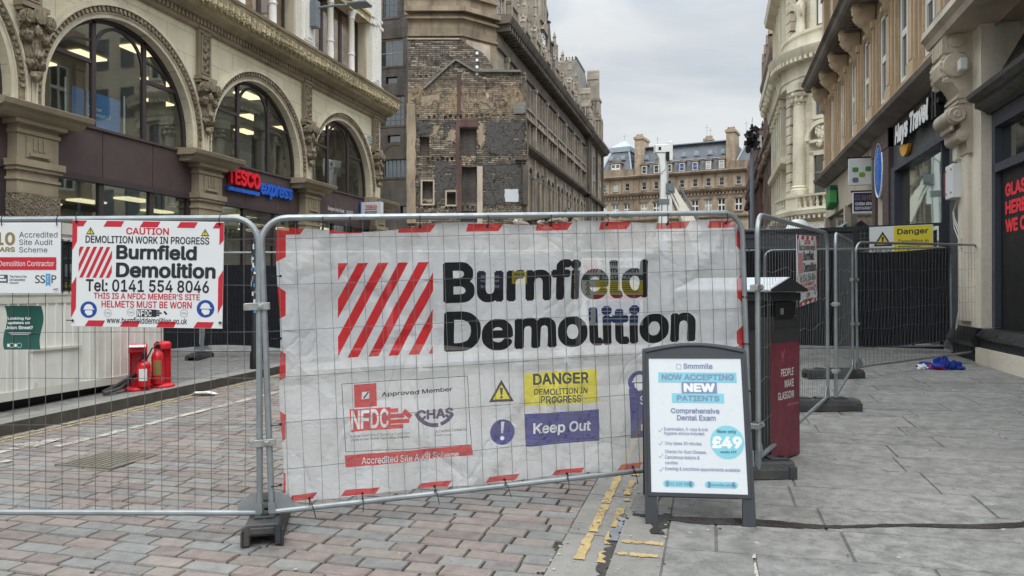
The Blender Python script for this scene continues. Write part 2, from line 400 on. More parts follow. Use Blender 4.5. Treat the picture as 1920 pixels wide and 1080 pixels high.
# ---- facade pieces (local x to the right, y into the wall, z up)
def wall(mb, x0, x1, z0, z1, holes=(), y=0, depth=.3, mi=0):
    xs = sorted({x0, x1, *[min(max(h[i], x0), x1) for h in holes for i in (0, 1)]}); zs = sorted({z0, z1, *[min(max(h[i], z0), z1) for h in holes for i in (2, 3)]})
    for j in range(len(zs)-1):
        za, zb = zs[j], zs[j+1]; zc = (za+zb)/2; run = None
        for i in range(len(xs)-1):
            xc = (xs[i]+xs[i+1])/2; hole = any(h[0] < xc < h[1] and h[2] < zc < h[3] for h in holes)
            if not hole and run is None: run = xs[i]
            if run is not None and (hole or i == len(xs)-2):
                e = xs[i] if hole else xs[i+1]; mb.quad((run, y, za), (e, y, za), (e, y, zb), (run, y, zb), mi); run = None
    for h in holes:
        a, b, c, d = h[:4]; e = y+(h[4] if len(h) > 4 else depth)
        for q in (((a, y, c), (a, e, c), (a, e, d), (a, y, d)), ((b, y, c), (b, y, d), (b, e, d), (b, e, c)), ((a, y, c), (b, y, c), (b, e, c), (a, e, c)), ((a, y, d), (a, e, d), (b, e, d), (b, y, d))): mb.quad(*q, mi)
def archfill(mb, cx, zs, r, ztop, y=0, depth=.3, n=28, mi=0):
    for i in range(n):
        a, b = PI*i/n, PI*(i+1)/n
        p, q = (cx+r*math.cos(a), zs+r*math.sin(a)), (cx+r*math.cos(b), zs+r*math.sin(b))
        mb.quad((p[0], y, p[1]), (p[0], y, ztop), (q[0], y, ztop), (q[0], y, q[1]), mi)
        mb.quad((p[0], y, p[1]), (q[0], y, q[1]), (q[0], y+depth, q[1]), (p[0], y+depth, p[1]), mi)
def arcband(mb, cx, zs, r0, r1, yf, yb, a0=0, a1=PI, n=32, mi=0, leg=0):
    vs = []; st = [(a0+(a1-a0)*i/n) for i in range(n+1)]
    for a in st:
        for r, y in ((r0, yf), (r1, yf), (r1, yb), (r0, yb)): vs.append((cx+r*math.cos(a), y, zs+r*math.sin(a)))
    fs = [(i*4+k, i*4+(k+1) % 4, i*4+4+(k+1) % 4, i*4+4+k) for i in range(n) for k in range(4)]+[(0, 1, 2, 3), (n*4, n*4+3, n*4+2, n*4+1)]
    mb.add(vs, fs, mi)
    if leg:
        for sx in (-1, 1): a, b = sorted((cx+sx*r0, cx+sx*r1)); mb.box(a, b, yf, yb, zs-leg, zs-.001, mi)
def course(mb, x0, x1, prof, mi=0): mb.prism(prof, 'x', x0, x1, mi)     # prof: (y, z) outline run along x
_wc = {}
def window(parent, x, z, w, h, y, fm, pm, nx=1, nz=2, fw=.07, name='window', bars=.03):
    k = (w, h, nx, nz, fw, fm.name, pm.name, bars)
    if k not in _wc:
        f = MB()
        for a in ((-w/2, -w/2+fw, 0, h), (w/2-fw, w/2, 0, h), (-w/2+fw, w/2-fw, 0, fw), (-w/2+fw, w/2-fw, h-fw, h)): f.box(a[0], a[1], 0, .08, a[2], a[3])
        for i in range(1, nx): q = -w/2+w*i/nx; f.box(q-bars/2, q+bars/2, .01, .06, fw, h-fw)
        for j in range(1, nz): q = h*j/nz; f.box(-w/2+fw, w/2-fw, .012, .062, q-bars*.7, q+bars*.7)
        p = MB(); p.box(-w/2+fw*.5, w/2-fw*.5, .045, .055, fw*.5, h-fw*.5)
        a = f.build(name, fm, parent, loc=(x, y, z)); b = p.build('pane', pm, a); _wc[k] = (a.data, b.data); return a
    a = link(name, _wc[k][0], parent, (x, y, z)); link('pane', _wc[k][1], a); return a
# ------------------------------------------------------------------ materials
M = {}
M['sett_base'] = paint('sett_joint_grit', C(66, 61, 55), .95, .3, 20, .5)
M['setts'] = attr_mat('road_setts', [C(*q, .64) for q in ((156,139,130),(144,146,143),(136,120,114),(160,147,137),(132,128,124),(151,133,125),(154,153,148),(144,130,121),(152,136,127),(140,140,137),(138,124,117),(157,145,135))], .7, .5, .0, 60)
M['slab_joint'] = attr_mat('paving_joint_mortar', [C(180, 176, 166, 0.74), C(92, 90, 86, 0.74), C(70, 68, 66, 0.74)], .95, .4)
M['slabs'] = attr_mat('paving_slabs', [C(114, 114, 111, .61), C(137, 136, 131, .61), C(124, 124, 120, .61), C(146, 145, 140, .61)], .72, .35, 1, 40, .42)
M['mortar'] = worn('pale_joint_mortar', C(196, 192, 182, .8), .56, 30)
M['granite'] = attr_mat('kerb_granite', [C(146, 143, 136, 0.74), C(160, 157, 150, 0.74), C(136, 133, 127, 0.74)], .8, .5, .3, 90, .2)
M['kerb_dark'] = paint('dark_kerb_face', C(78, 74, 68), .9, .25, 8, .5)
M['yellow_line'] = worn('worn_yellow_road_paint', C(204, 178, 126, .78), .57, 30)
M['yellow_thin'] = worn('faded_yellow_road_paint', C(196, 178, 130, .8), .52)
M['white_line'] = worn('worn_white_road_paint', C(198, 192, 182, .8), .54)
M['ground'] = paint('far_ground_tarmac', C(110, 108, 104), .9, .2, 1, .2)
M['wet'] = paint('wet_stone', C(52, 50, 47), .25, .2, 12, .2, 30)
M['foil'] = paint('standing_water', C(120, 124, 130), .04, .1, 6, .1, 20, 0, .9)
M['cream'] = stone('cream_stone', C(206, 197, 172), C(192, 181, 154), .28, C(120, 108, 88), (1.4, .62), .25, des=.08)
M['cream_plain'] = stone('cream_dressed_stone', C(200, 192, 170), C(180, 170, 148), .4, C(105, 95, 80), None, .3, des=.08)
M['cream_brown'] = stone('weathered_buff_stone', C(150, 137, 114), C(120, 108, 88), .5, C(72, 63, 52), None, .45, des=.08)
M['carved'] = carved('carved_buff_stone', C(146, 132, 109), C(116, 103, 84), 8, 1.0, .4)
M['frieze'] = carved('carved_cornice_frieze', C(188, 173, 138), C(158, 144, 114), 9, .8, .25)
M['white_stone'] = stone('white_glazed_pier', C(226, 220, 208), C(210, 202, 188), .25, C(140, 130, 115), None, .15, des=.08)
M['vermic'] = carved('vermiculated_stone', C(140, 126, 104), C(112, 100, 82), 16, 1.0, .3)
M['brown_panel'] = paint('brown_metal_fascia', C(80, 66, 66), .5, .1, 2.5, .1, 30, 0, .4, .25, C(52, 44, 44))
M['brown_frame'] = paint('dark_brown_window_frame', C(66, 56, 58), .45, .1)
M['glass'] = glassy('clear_shop_glass', (.7, .76, .74, 1), .13)
M['upglass'] = glassy('brown_pane_glass', refl=.12, clear=False, dark=C(128, 106, 84, .8))  # upper panes with a mottled brown set into their colour
M['interior'] = paint('office_interior_plaster', C(150, 150, 144), .9, .1)
M['ceil'] = paint('office_ceiling', C(168, 166, 158), .9, .06)
M['panel_light'] = glow('ceiling_light_panel', (1, .82, .52, 1), 1.25)
M['dark_glass'] = glassy('dark_window_glass', refl=.16, clear=False, dark=(.018, .02, .022, 1))
M['blue_glass'] = glassy('blue_blind_glass', refl=.1, clear=False, dark=C(52, 66, 130))
M['pale_glass'] = glassy('pale_blind_glass', refl=.16, clear=False, dark=C(150, 150, 145))
M['shop_glass'] = glassy('tinted_shop_glass', refl=.5, rtint=(.78, .9, .87, 1), clear=False, dark=C(70, 62, 48))
M['hotel'] = stone('sooty_hotel_stone', C(164, 150, 130), C(132, 120, 103), .55, C(62, 55, 48), (1.1, .45), .4)
M['hotel_dark'] = stone('black_sooted_cornice', C(104, 94, 82), C(80, 72, 64), .7, C(42, 38, 35), None, .5)
M['hotel_pale'] = stone('pale_hotel_stone', C(184, 168, 146), C(160, 144, 122), .4, C(90, 80, 70), None, .3)
M['ashlar'] = stone('ochre_ashlar', C(158, 138, 108), C(128, 110, 86), .7, C(70, 60, 50), (1.6, .5), .4)
M['roof_slate'] = stone('grey_slate_roof', C(132, 128, 120), C(108, 106, 100), .45, C(70, 68, 64), (.35, .22), .4)
M['lead'] = paint('lead_blue_roof', C(156, 166, 176), .5, .1, 2)
M['far_slate'] = stone('blue_slate_mansard', C(112, 118, 124), C(98, 104, 110), .3, C(80, 82, 86), (.4, .25), .3)
M['far_stone'] = stone('golden_sandstone', C(182, 158, 124), C(152, 130, 101), .5, C(96, 78, 62), (1.2, .45), .3)
M['far_trim'] = stone('brown_sandstone_trim', C(150, 128, 102), C(118, 100, 80), .6, C(70, 60, 52), None, .3)
M['white_frame'] = paint('white_sash_frame', C(222, 222, 216), .5, .05)
M['rear_dark'] = stone('dark_rubble_wall', C(112, 102, 94), C(88, 80, 76), .6, C(52, 48, 46), (.55, .16), .7)
M['sand'] = stone('red_buff_sandstone', C(186, 161, 126), C(156, 132, 101), .55, C(92, 79, 65), (1.3, .5), .3, des=.18)
M['sand_plain'] = stone('buff_sandstone_pilaster', C(194, 169, 133), C(164, 140, 108), .55, C(98, 85, 70), None, .35, des=.18)
M['sand_grey'] = stone('grey_weathered_cornice', C(120, 110, 98), C(96, 86, 76), .6, C(58, 52, 46), None, .5)
M['console'] = stone('grey_stone_console', C(178, 166, 148), C(150, 140, 124), .35, C(88, 80, 70), None, .3, des=.08)
M['pilaster'] = stone('painted_stone_pilaster', C(204, 196, 178), C(186, 176, 160), .3, C(110, 100, 88), None, .3, des=.08)
M['beaux'] = stone('cream_beaux_arts_stone', C(206, 194, 166), C(188, 174, 146), .35, C(128, 114, 94), (1.2, .4), .3, des=.3)
M['beaux_plain'] = stone('cream_carved_trim', C(210, 198, 170), C(190, 178, 150), .35, C(120, 106, 88), None, .35, des=.3)
M['brownstone'] = stone('brown_sandstone', C(140, 116, 96), C(112, 92, 78), .6, C(62, 52, 46), (1.1, .45), .4)
M['redstone'] = stone('dark_red_sandstone', C(116, 84, 76), C(92, 66, 62), .6, C(50, 40, 38), (1.1, .45), .4)
M['charcoal'] = paint('charcoal_fascia_paint', C(76, 78, 82), .4, .06, 2, .05)
M['charcoal2'] = paint('slate_blue_frame_paint', C(62, 66, 76), .45, .06, 2)
M['black_gloss'] = paint('black_shopfront_paint', C(34, 35, 36), .35, .12, 3, .05, 30, 0, .45)
M['black_panel'] = paint('black_vinyl_panel', C(30, 30, 31), .55, .12, 2)
M['black_metal'] = paint('black_steel', C(26, 27, 29), .45, .2, 4)
M['black_plastic'] = paint('black_recycled_plastic', C(50, 51, 53), .6, .2, 6, .5, 60, 0, .45, .45, C(118, 110, 100))
M['galv'] = paint('galvanised_steel', C(150, 156, 158), .42, .16, 7, .15, 90, .55, .5, .3, C(96, 98, 98))
M['wire'] = paint('galvanised_wire', C(104, 106, 105), .5, .2, 7, 0, 90, .3)
M['clamp'] = paint('zinc_clamp', C(170, 172, 168), .38, .2, 20, .2, 90, .7)
M['tie'] = paint('black_cable_tie', C(18, 18, 19), .5, .1)
M['banner'] = scrim('white_mesh_banner', C(226, 227, 228, .92), .27)
M['b_red'] = scrim('banner_red_ink', C(208, 58, 62), .24, .06, .12)
M['b_black'] = scrim('banner_black_ink', C(40, 42, 42), .26, .06, .05)
M['b_yellow'] = scrim('banner_yellow_ink', C(226, 214, 66), .2, .06, .12)
M['b_blue'] = scrim('banner_blue_ink', C(66, 68, 138), .22, .06, .08)
M['b_white'] = scrim('banner_white_ink', C(232, 233, 234), .2, .04, .15)
M['b_purple'] = scrim('banner_purple_ink', C(92, 76, 110), .22, .05, .05)
for k, c in dict(red=(206, 40, 58), black=(40, 42, 46), yellow=(236, 216, 50), blue=(36, 76, 160), white=(240, 241, 241), grey=(150, 152, 156), green=(72, 150, 78), lime=(140, 178, 62), slate=(112, 122, 138),
                 gold=(150, 130, 80), sky=(88, 164, 216), ink=(76, 86, 108), navy=(46, 46, 90), aqua=(134, 208, 222), inkblue=(132, 146, 178), maroon=(150, 38, 62), amber=(240, 176, 60), teal=(36, 92, 80), pink=(220, 130, 140)).items():
    M[k] = paint(k+'_sign_ink', C(*c, .8), .45, .04, 5)
M['board'] = paint('white_sign_board', C(236, 238, 238, .8), .4, .03, 3, 0, 80, 0, .4, .08, C(190, 184, 174))
M['poster_paper'] = paint('glossy_poster_paper', C(232, 237, 240, .74), .3, .02, 3)
M['cabin'] = paint('off_white_cabin_panel', C(222, 222, 214), .55, .06, 2, .05, 30, 0, .4, .4, C(160, 150, 132))
M['cabin_trim'] = paint('cream_cabin_trim', C(204, 202, 192), .55, .06, 3)
M['ext_red'] = paint('red_enamel', C(196, 24, 38), .28, .06, 4, 0, 80, 0, .5)
M['ext_stand'] = paint('red_plastic_stand', C(206, 34, 48), .45, .06, 4)
M['scrim_black'] = paint('black_fence_cladding', C(26, 28, 34), .75, .25, 6, .3, 40)
M['boom'] = paint('white_boom_paint', C(228, 230, 228), .45, .05, 3, 0, 80, 0, .4, .15, C(160, 158, 150))
M['boom_cream'] = paint('cream_boom_paint', C(222, 217, 204), .45, .05, 3)
M['grey_metal'] = paint('grey_painted_metal', C(112, 120, 126), .5, .1, 5)
M['sign_blue'] = paint('bright_blue_sign', C(28, 104, 196), .3, .05, 3, 0, 80, 0, .5)
M['blue_panel'] = paint('mid_blue_window_panel', C(44, 120, 186), .4, .05, 3)
M['tesco_red'] = paint('red_acrylic_letter', C(226, 32, 52), .3, .04)
M['tesco_blue'] = paint('blue_acrylic_letter', C(36, 96, 200), .3, .04)
M['white_letter'] = paint('white_acrylic_letter', C(240, 240, 238), .35, .03)
M['neon_red'] = paint('red_vinyl_letter', C(232, 58, 70), .5, .04)
M['brick_red'] = stone('red_brick', C(122, 84, 76), C(98, 68, 62), .75, C(60, 46, 42), (.24, .08), .5)
M['plaster_dark'] = worn('dark_scorched_plaster', C(86, 84, 82), .545, 5, None, .5)
M['plaster_cream'] = stone('flaking_cream_plaster', C(160, 140, 110), C(130, 112, 88), .6, C(96, 82, 68), None, .6, 2.2)
M['cable'] = paint('white_pvc_conduit', C(196, 192, 184), .5, .06)
M['jacket_blue'] = paint('royal_blue_fabric', C(26, 52, 136), .8, .2, 12, .4)
M['jacket_red'] = paint('red_fabric', C(170, 36, 52), .8, .2, 12, .4)
M['bin_black'] = paint('black_bin_enamel', C(46, 47, 48), .4, .12, 3)
M['bin_lid'] = paint('pale_galvanised_lid', C(176, 180, 182), .4, .08, 4, 0, 80, .3)
M['bin_red'] = paint('maroon_poster', C(100, 36, 49), .4, .18, 3, 0, 80, 0, .4, .3, C(60, 40, 44))

def rubble_mat():
    t = NT('burnt_rubble_gable'); v = t.xz()
    dv = t.mix(.05, v, t.n('ShaderNodeTexNoise', Scale=2.5, Detail=3.0).outputs[1])
    bc, bf = t.brick(.5, .115, dv, .018)
    cr = t.n('ShaderNodeValToRGB'); el = cr.color_ramp.elements
    for c in range(3): el.new(.5)
    for i, c in enumerate((C(88, 80, 74), C(142, 130, 116), C(104, 95, 86), C(188, 174, 154), C(78, 72, 69))): el[i].position = i/4; el[i].color = c
    t.set(cr.inputs[0], bc); c = t.mix(t.math('MULTIPLY', bf, .8), cr.outputs[0], C(60, 54, 48))
    sp = t.n('ShaderNodeSeparateXYZ'); t.set(sp.inputs[0], t.tc); z = sp.outputs[2]
    # plaster left between the old floors: cream above, scorched below, each with a ragged edge
    nz = t.noise(1.5, 9, None, .9, .78)
    band = t.math('MULTIPLY', t.rng(z, 11.6, 12.8), t.rng(z, 14.0, 15.0, 1, 0))
    c = t.mix(t.math('MULTIPLY', t.rng(t.math('ADD', nz, t.math('MULTIPLY', band, .13)), .53, .66), band), c, ds(C(172, 146, 110), .15))
    n2 = t.noise(2.3, 9, t.mapv((1, 1, .7)), 1.0, .8)
    c = t.mix(t.math('MULTIPLY', t.rng(n2, .5, .58), .85), c, C(58, 54, 51))
    n5 = t.noise(1.1, 9, t.mapv((1, 1, .8)), 1.0, .8)
    c = t.mix(t.math('MULTIPLY', t.rng(n5, .53, .6), .8), c, ds(C(112, 103, 95)))
    n3 = t.noise(3.4, 9, t.mapv((1.3, 1, .7)), 1.3, .8)
    c = t.mix(t.math('MULTIPLY', t.rng(n3, .585, .63), .95), c, ds(C(222, 204, 174), .15))
    n6 = t.noise(6, 9, None, 1.5, .8)
    c = t.mix(t.math('MULTIPLY', t.rng(n6, .56, .64), .8), c, C(38, 35, 33))
    n4 = t.noise(1.9, 8, t.mapv((2, 1, .3)), .6, .75)
    c = t.mix(t.math('MULTIPLY', t.rng(n4, .54, .68), .75), c, C(58, 54, 51))
    h = t.math('SUBTRACT', t.math('ADD', bc, t.noise(16, 5)), t.math('MULTIPLY', bf, 1.2))
    return t.fin(c, .93, t.bump(h, 1, .06))
M['rubble'] = rubble_mat()

# ------------------------------------------------------------------ ground, road, pavements
g = MB(); g.add([(-600, -60, GZ(-60)-.05), (600, -60, GZ(-60)-.05), (600, 160, GZ(160)-.05), (-600, 160, GZ(160)-.05), (600, 1500, GZ(160)-.05), (-600, 1500, GZ(160)-.05)], [(0, 1, 2, 3), (3, 2, 4, 5)])
struct(g.build('ground', M['ground']))
def strip(mb, x0, x1, y0, y1, dz0, dz1=None, mi=0, at=0.0):   # a sheet on the sloping street
    dz1 = dz0 if dz1 is None else dz1
    mb.quad((x0, y0, GZ(y0)+dz0), (x1, y0, GZ(y0)+dz1), (x1, y1, GZ(y1)+dz1), (x0, y1, GZ(y1)+dz0), mi, at)
KL, KS, KR = -7.08, -.88, -.53       # left kerb, edge of the setts, right kerb
road = MB(); strip(road, KL, KS, -8, 110, -.016); struct(road.build('road', M['sett_base']))
sm = MB(); y = 1.2; rd = random.Random(3)
def sett(x0, x1, y0, y1, dz, b, h, at):
    t = GZ((y0+y1)/2)+dz+rd.uniform(-.003, .003); u = rd.uniform(-.002, .002)
    o = [(x0, y0), (x1, y0), (x1, y1), (x0, y1)]; i = [(x0+b, y0+b), (x1-b, y0+b), (x1-b, y1-b), (x0+b, y1-b)]
    i = [(px+rd.uniform(-b, b)*.4, py+rd.uniform(-b, b)*.4) for px, py in i]
    sl = lambda py: .018*(py-(y0+y1)/2)
    vs = [(px, py, t-h+sl(py)) for px, py in o]+[(px, py, t+sl(py)+u*(k in (1, 2))) for k, (px, py) in enumerate(i)]
    sm.add(vs, [(4, 5, 6, 7), (0, 1, 5, 4), (1, 2, 6, 5), (2, 3, 7, 6), (3, 0, 4, 7)], 0, at)
while y < 24:
    h = rd.uniform(.128, .152); x = KL+.02-rd.uniform(0, .25)
    while x < KS:
        w = rd.choice((.2, .25, .27, .29, .31, .34))*rd.uniform(.95, 1.08); a, b = max(x, KL), min(x+w-.013, KS-.008)
        if b-a > .04: sett(a, b, y, y+h-.016, 0, .005, .012, rd.random())
        x += w
    y += h
struct(sm.build('road_setts', M['setts'], attr=True))
# right: concrete channel, kerb, paving slabs
ch = MB(); y = 1.0
while y < 26:
    w = rd.uniform(.8, 1.1); strip(ch, KS, KR, y, y+w-.008, .008, .004, 0, rd.random()); y += w
strip(ch, KS-.002, KR, 26, 110, .006); struct(ch.build('channel', M['granite'], attr=True))
XR = 4.6
def PZ(x, y): return GZ(y)+.08+.012*(x+.25)
pv = MB()
pv.add([(KR, -8, GZ(-8)-.03), (KR, 110, GZ(110)-.03), (KR, 110, GZ(110)+.07), (KR, -8, GZ(-8)+.07)], [(0, 1, 2, 3)])
pv.quad((KR, -8, GZ(-8)+.07), (9, -8, PZ(9, -8)-.008), (9, 110, PZ(9, 110)-.008), (KR, 110, GZ(110)+.07), 0, .72)
pj = pv.build('pavement', M['slab_joint'], attr=True); struct(pj)
kb = MB(); y = 1.0
while y < 40:
    w = rd.uniform(.75, 1.0); a, b = y, y+w-.007
    kb.box(KR-.004, -.265, a, b, -.2, 0, 0); n = 8
    k = len(kb.v)-8
    for i in range(k, k+8):
        vx, vy, vz = kb.v[i]; kb.v[i] = (vx, vy, GZ(vy)+.078+(vx+.25)*.012+vz)
    kb.at[-6:] = [rd.random()]*6; y += w
struct(kb.build('kerb', M['granite'], attr=True))
ps = MB(); y = 1.3; jm = MB(); rj = random.Random(21)          # pale mortar left standing in some of the joints
while y < 30:
    h = rd.choice((.34, .42, .5, .58, .46)); x = -.255-rd.uniform(0, .6)
    while x < 7:
        w = rd.uniform(.65, 1.25); a, b = max(x, -.255), x+w-.011
        if b-a > .08:
            c, d = y, y+h-.011; q = [(a, c), (b, c), (b, d), (a, d)]; j = rd.uniform(-.0012, .0012)
            vs = [(px, py, PZ(px, py)-.012) for px, py in q]+[(px+(-.004 if px == b else .004), py+(-.004 if py == d else .004), PZ(px, py)+j) for px, py in q]
            if rj.random() < .3 and d-c > .2:
                y_ = c+rj.uniform(0, .1)
                while y_ < d-.03:
                    q_ = rj.uniform(.03, .08); wv = rj.uniform(.003, .012)
                    if rj.random() < .8: jm.quad(*[(px, py, PZ(px, py)+.0028) for px, py in ((b-wv, y_), (b+.004+wv*rj.random(), y_), (b+.004+wv*rj.random(), y_+q_), (b-wv*rj.random(), y_+q_))])
                    y_ += q_
            ps.add(vs, [(4, 5, 6, 7), (0, 1, 5, 4), (1, 2, 6, 5), (2, 3, 7, 6), (3, 0, 4, 7)], 0, rd.random())
        x += w
    y += h
struct(ps.build('paving_slabs', M['slabs'], attr=True))
struct(jm.build('paving_mortar', M['mortar']))
# left pavement
pl = MB(); strip(pl, -14.6, KL-.3, -8, 110, .125); struct(pl.build('pavement', M['slabs'], attr=True))
k2 = MB(); y = -2
while y < 60:
    w = rd.uniform(.8, 1.1); strip(k2, KL-.3, KL, y, y+w-.006, .13, .13, 0, rd.random()); y += w
struct(k2.build('kerb', M['granite'], attr=True))
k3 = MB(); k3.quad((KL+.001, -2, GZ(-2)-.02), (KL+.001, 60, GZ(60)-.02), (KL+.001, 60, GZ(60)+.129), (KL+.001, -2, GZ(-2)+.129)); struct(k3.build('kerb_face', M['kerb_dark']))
# painted markings, worn to ragged pieces
def ragged(mb, x0, x1, y0, y1, dz, n=14, amp=.012, seed=0, dx=0):
    r = random.Random(seed); A = []; B = []
    for i in range(n+1):
        yy = y0+(y1-y0)*i/n; s = dx*i/n; A.append((x0+s+r.uniform(-amp, amp), yy)); B.append((x1+s+r.uniform(-amp, amp), yy))
    for i in range(n):
        mb.quad(*[(p[0], p[1], (dz(*p) if callable(dz) else GZ(p[1])+dz)) for p in (A[i], B[i], B[i+1], A[i+1])])
ye = MB()
for a, b, c, d, sd in ((-.765, -.707, 4.22, 4.66, 1), (-.76, -.702, 4.70, 5.28, 2), (-.76, -.702, 5.31, 6.4, 3), (-.765, -.705, 6.5, 9.5, 4), (-.635, -.585, 4.2, 4.38, 5), (-.635, -.585, 4.5, 4.72, 6), (-.63, -.582, 4.82, 5.22, 7), (-.61, -.575, 5.4, 5.46, 8), (-.63, -.582, 5.55, 5.95, 9), (-.64, -.57, 6.1, 9.4, 10)):
    ragged(ye, a, b, c, d, .013, max(4, int((d-c)*14)), .008, sd)
for a, sd in ((4.36, 11), (4.16, 12)):
    r2 = random.Random(sd)
    for i in range(14):
        x = -.51+i*.017
        if r2.random() < .8: ye.quad(*[(px, py, PZ(px, py)+.0035) for px, py in ((x, a+r2.uniform(-.01, .01)), (x+.017, a+r2.uniform(-.01, .01)), (x+.017, a+.05+r2.uniform(-.01, .01)), (x, a+.05+r2.uniform(-.01, .01)))])
struct(ye.build('road_marking', M['yellow_line']))
wl = MB()
ragged(wl, -6.16, -6.06, 5.83, 16, .0075, 60, .008, 31, .45); ragged(wl, -6.18, -6.08, 2.5, 5.3, .0075, 20, .008, 32, .06)
ragged(wl, -6.58, -6.48, 2.5, 5.75, .0075, 20, .008, 33, .1)
wl.add([(x, y, GZ(y)+.0085) for x, y in ((-6.62, 5.76), (-6.3, 5.76), (-6.36, 6.2))], [(0, 1, 2)])
struct(wl.build('road_marking', M['white_line']))
yl = MB()
for x in (-6.98, -6.86): ragged(yl, x, x+.05, 0, 20, .0075, 120, .006, int(-x*100))
struct(yl.build('road_marking', M['yellow_thin']))
# wet seep across the paving, the gutter puddle
we = MB(); r3 = random.Random(5); n = 70; xs = [-.5+i*3.2/n for i in range(n+1)]
ed = []
for i, x in enumerate(xs):
    c0 = 4.86+.16*max(0, x)-.05*math.sin(x*2.1)+.02*math.sin(x*7); w = (.085+.04*math.sin(x*4+1)+r3.uniform(-.014, .014))*(1 if x < 1.1 else .7); ed.append((x, c0-w*.6, c0+w*.5))
for (xa, a0, a1), (xb, b0, b1) in zip(ed, ed[1:]): we.quad(*[(px, py, PZ(px, py)+.0035) for px, py in ((xa, a0), (xb, b0), (xb, b1), (xa, a1))])
ragged(we, -.6, -.535, 4.0, 5.1, .0145, 26, .03, 44); ragged(we, -.34, -.27, 4.55, 4.95, lambda x, y: PZ(x, y)+.0045, 12, .03, 45)
struct(we.build('wet_stain', M['wet']))
pu = MB(); ragged(pu, -.6, -.55, 4.55, 5.0, .019, 12, .025, 47); ragged(pu, -.5, -.3, 4.90, 4.97, lambda x, y: PZ(x, y)+.006, 6, .02, 48); struct(pu.build('puddle', M['foil']))
# slatted access cover in the road
dc = thing('access_cover', 'grey slatted metal access cover set in the setts', 'access cover', Matrix.Translation((-5.23, 5.55, GZ(5.55))))
b = MB(); b.box(-.3, .3, -.3, .3, -.01, .0015)
for i in range(-4, 5): b.box(i*.062-.02, i*.062+.02, -.26, .26, .0025, .009)
for q in ((-.3, .3, -.3, -.27), (-.3, .3, .27, .3), (-.3, -.27, -.27, .27), (.27, .3, -.27, .27)): b.box(*q, .0025, .008)
b.build('slatted_plate', paint('worn_iron', C(112, 106, 94), .6, .2, 12, .3), dc)
sr = MB()
for x, y, a, s in ((-6.8, 8.9, .3, .16), (-.1, 8.2, 1, .05), (-1.5, 3.9, .4, .03), (-3.1, 4.05, 1.2, .04)):
    m = Matrix.Translation((x, y, GZ(y)+.012)) @ Matrix.Rotation(a, 4, 'Z')
    vs = [(m @ Vector((s*u, s*.5*w, r3.uniform(0, s*.25)))) for w in (-1, 0, 1) for u in (-1, -.3, .4, 1)]
    sr.add(vs, [(j*4+i, j*4+i+1, j*4+i+5, j*4+i+4) for j in range(2) for i in range(3)])
    if s > .1: tag(sr.build('paper_scrap', M['white_letter']), 'crumpled white paper lying on the setts by the left kerb', 'litter')
    sr = MB()

gt = MB(); r4 = random.Random(77)
for i in range(420):
    k_ = r4.random(); x = r4.choice((KR-.03, KR+.0, -.26, KS, r4.uniform(-6.5, 4.2), r4.uniform(-.8, 4.2), r4.uniform(-3.5, 4)))+r4.gauss(0, .03); y = 3.2+8*k_*k_; z = (PZ(x, y) if x > KR else GZ(y)+(.01 if x > KS else 0))+.001; q = r4.uniform(.003, .009)
    gt.box(x-q*r4.uniform(.6, 2), x+q, y-q, y+q, z, z+q*.5, r4.choice((0, 0, 1, 2)))
o = gt.build('grit', [M['mortar'], M['sett_base'], M['plaster_cream']]); o['kind'] = 'stuff'
# ------------------------------------------------------------------ left: arcaded stone building with a supermarket below
ML = frame((-14, 0, 0), (0, 1, 0))
B1 = thing('arcade_building', 'cream stone commercial building with a row of big glazed arches over brown shopfronts', 'building', ML)
CEN = [4.2, 9.8, 15.4, 21.0, 26.6]; PIER = [1.4, 7.0, 12.6, 18.2, 23.8, 29.4]; X0, X1 = 1.0, 30.0; RA, ZS, SILL = 2.4, 5.75, 5.36
w = MB()
wall(w, X0, X1, SILL, 9.0, [(c-RA, c+RA, SILL, ZS+RA) for c in CEN], 0, .001)
for c in CEN:
    archfill(w, c, ZS, RA, ZS+RA, 0, .34)
    for sx in (-1, 1): w.quad((c+sx*RA, 0, SILL), (c+sx*RA, .34, SILL), (c+sx*RA, .34, ZS), (c+sx*RA, 0, ZS))
w.quad((X1, 0, -.2), (X1, 12, -.2), (X1, 12, 17), (X1, 0, 17)); w.quad((X0, 0, -.2), (X0, 12, -.2), (X0, 12, 17), (X0, 0, 17))
w.quad((X0, .55, 17), (X1, .55, 17), (X1, 12, 17), (X0, 12, 17))
w.build('wall', M['cream'], B1)
for c in CEN:
    a = MB(); arcband(a, c, ZS, RA+.001, 2.5, -.035, .02, leg=.38); arcband(a, c, ZS, 2.5, 2.53, -.07, .02, leg=.38); arcband(a, c, ZS, 2.67, 2.71, -.15, .02, leg=.38); arcband(a, c, ZS, 2.71, 2.79, -.12, .02, leg=.38)
    o = a.build('archivolt', M['cream_plain'], B1)
    a = MB(); arcband(a, c, ZS, 2.532, 2.668, -.09, .02, n=40, leg=.38)
    for i in range(60):
        t = PI*(i+.5)/60; x, z = c+2.6*math.cos(t), ZS+2.6*math.sin(t)
        m = Matrix.Translation((x, -.1, z)) @ Matrix.Rotation(-t, 4, 'Y'); a.box(-.05, .05, -.025, .03, -.035, .035, 0, m)
    a.build('carved_band', M['carved'], o)
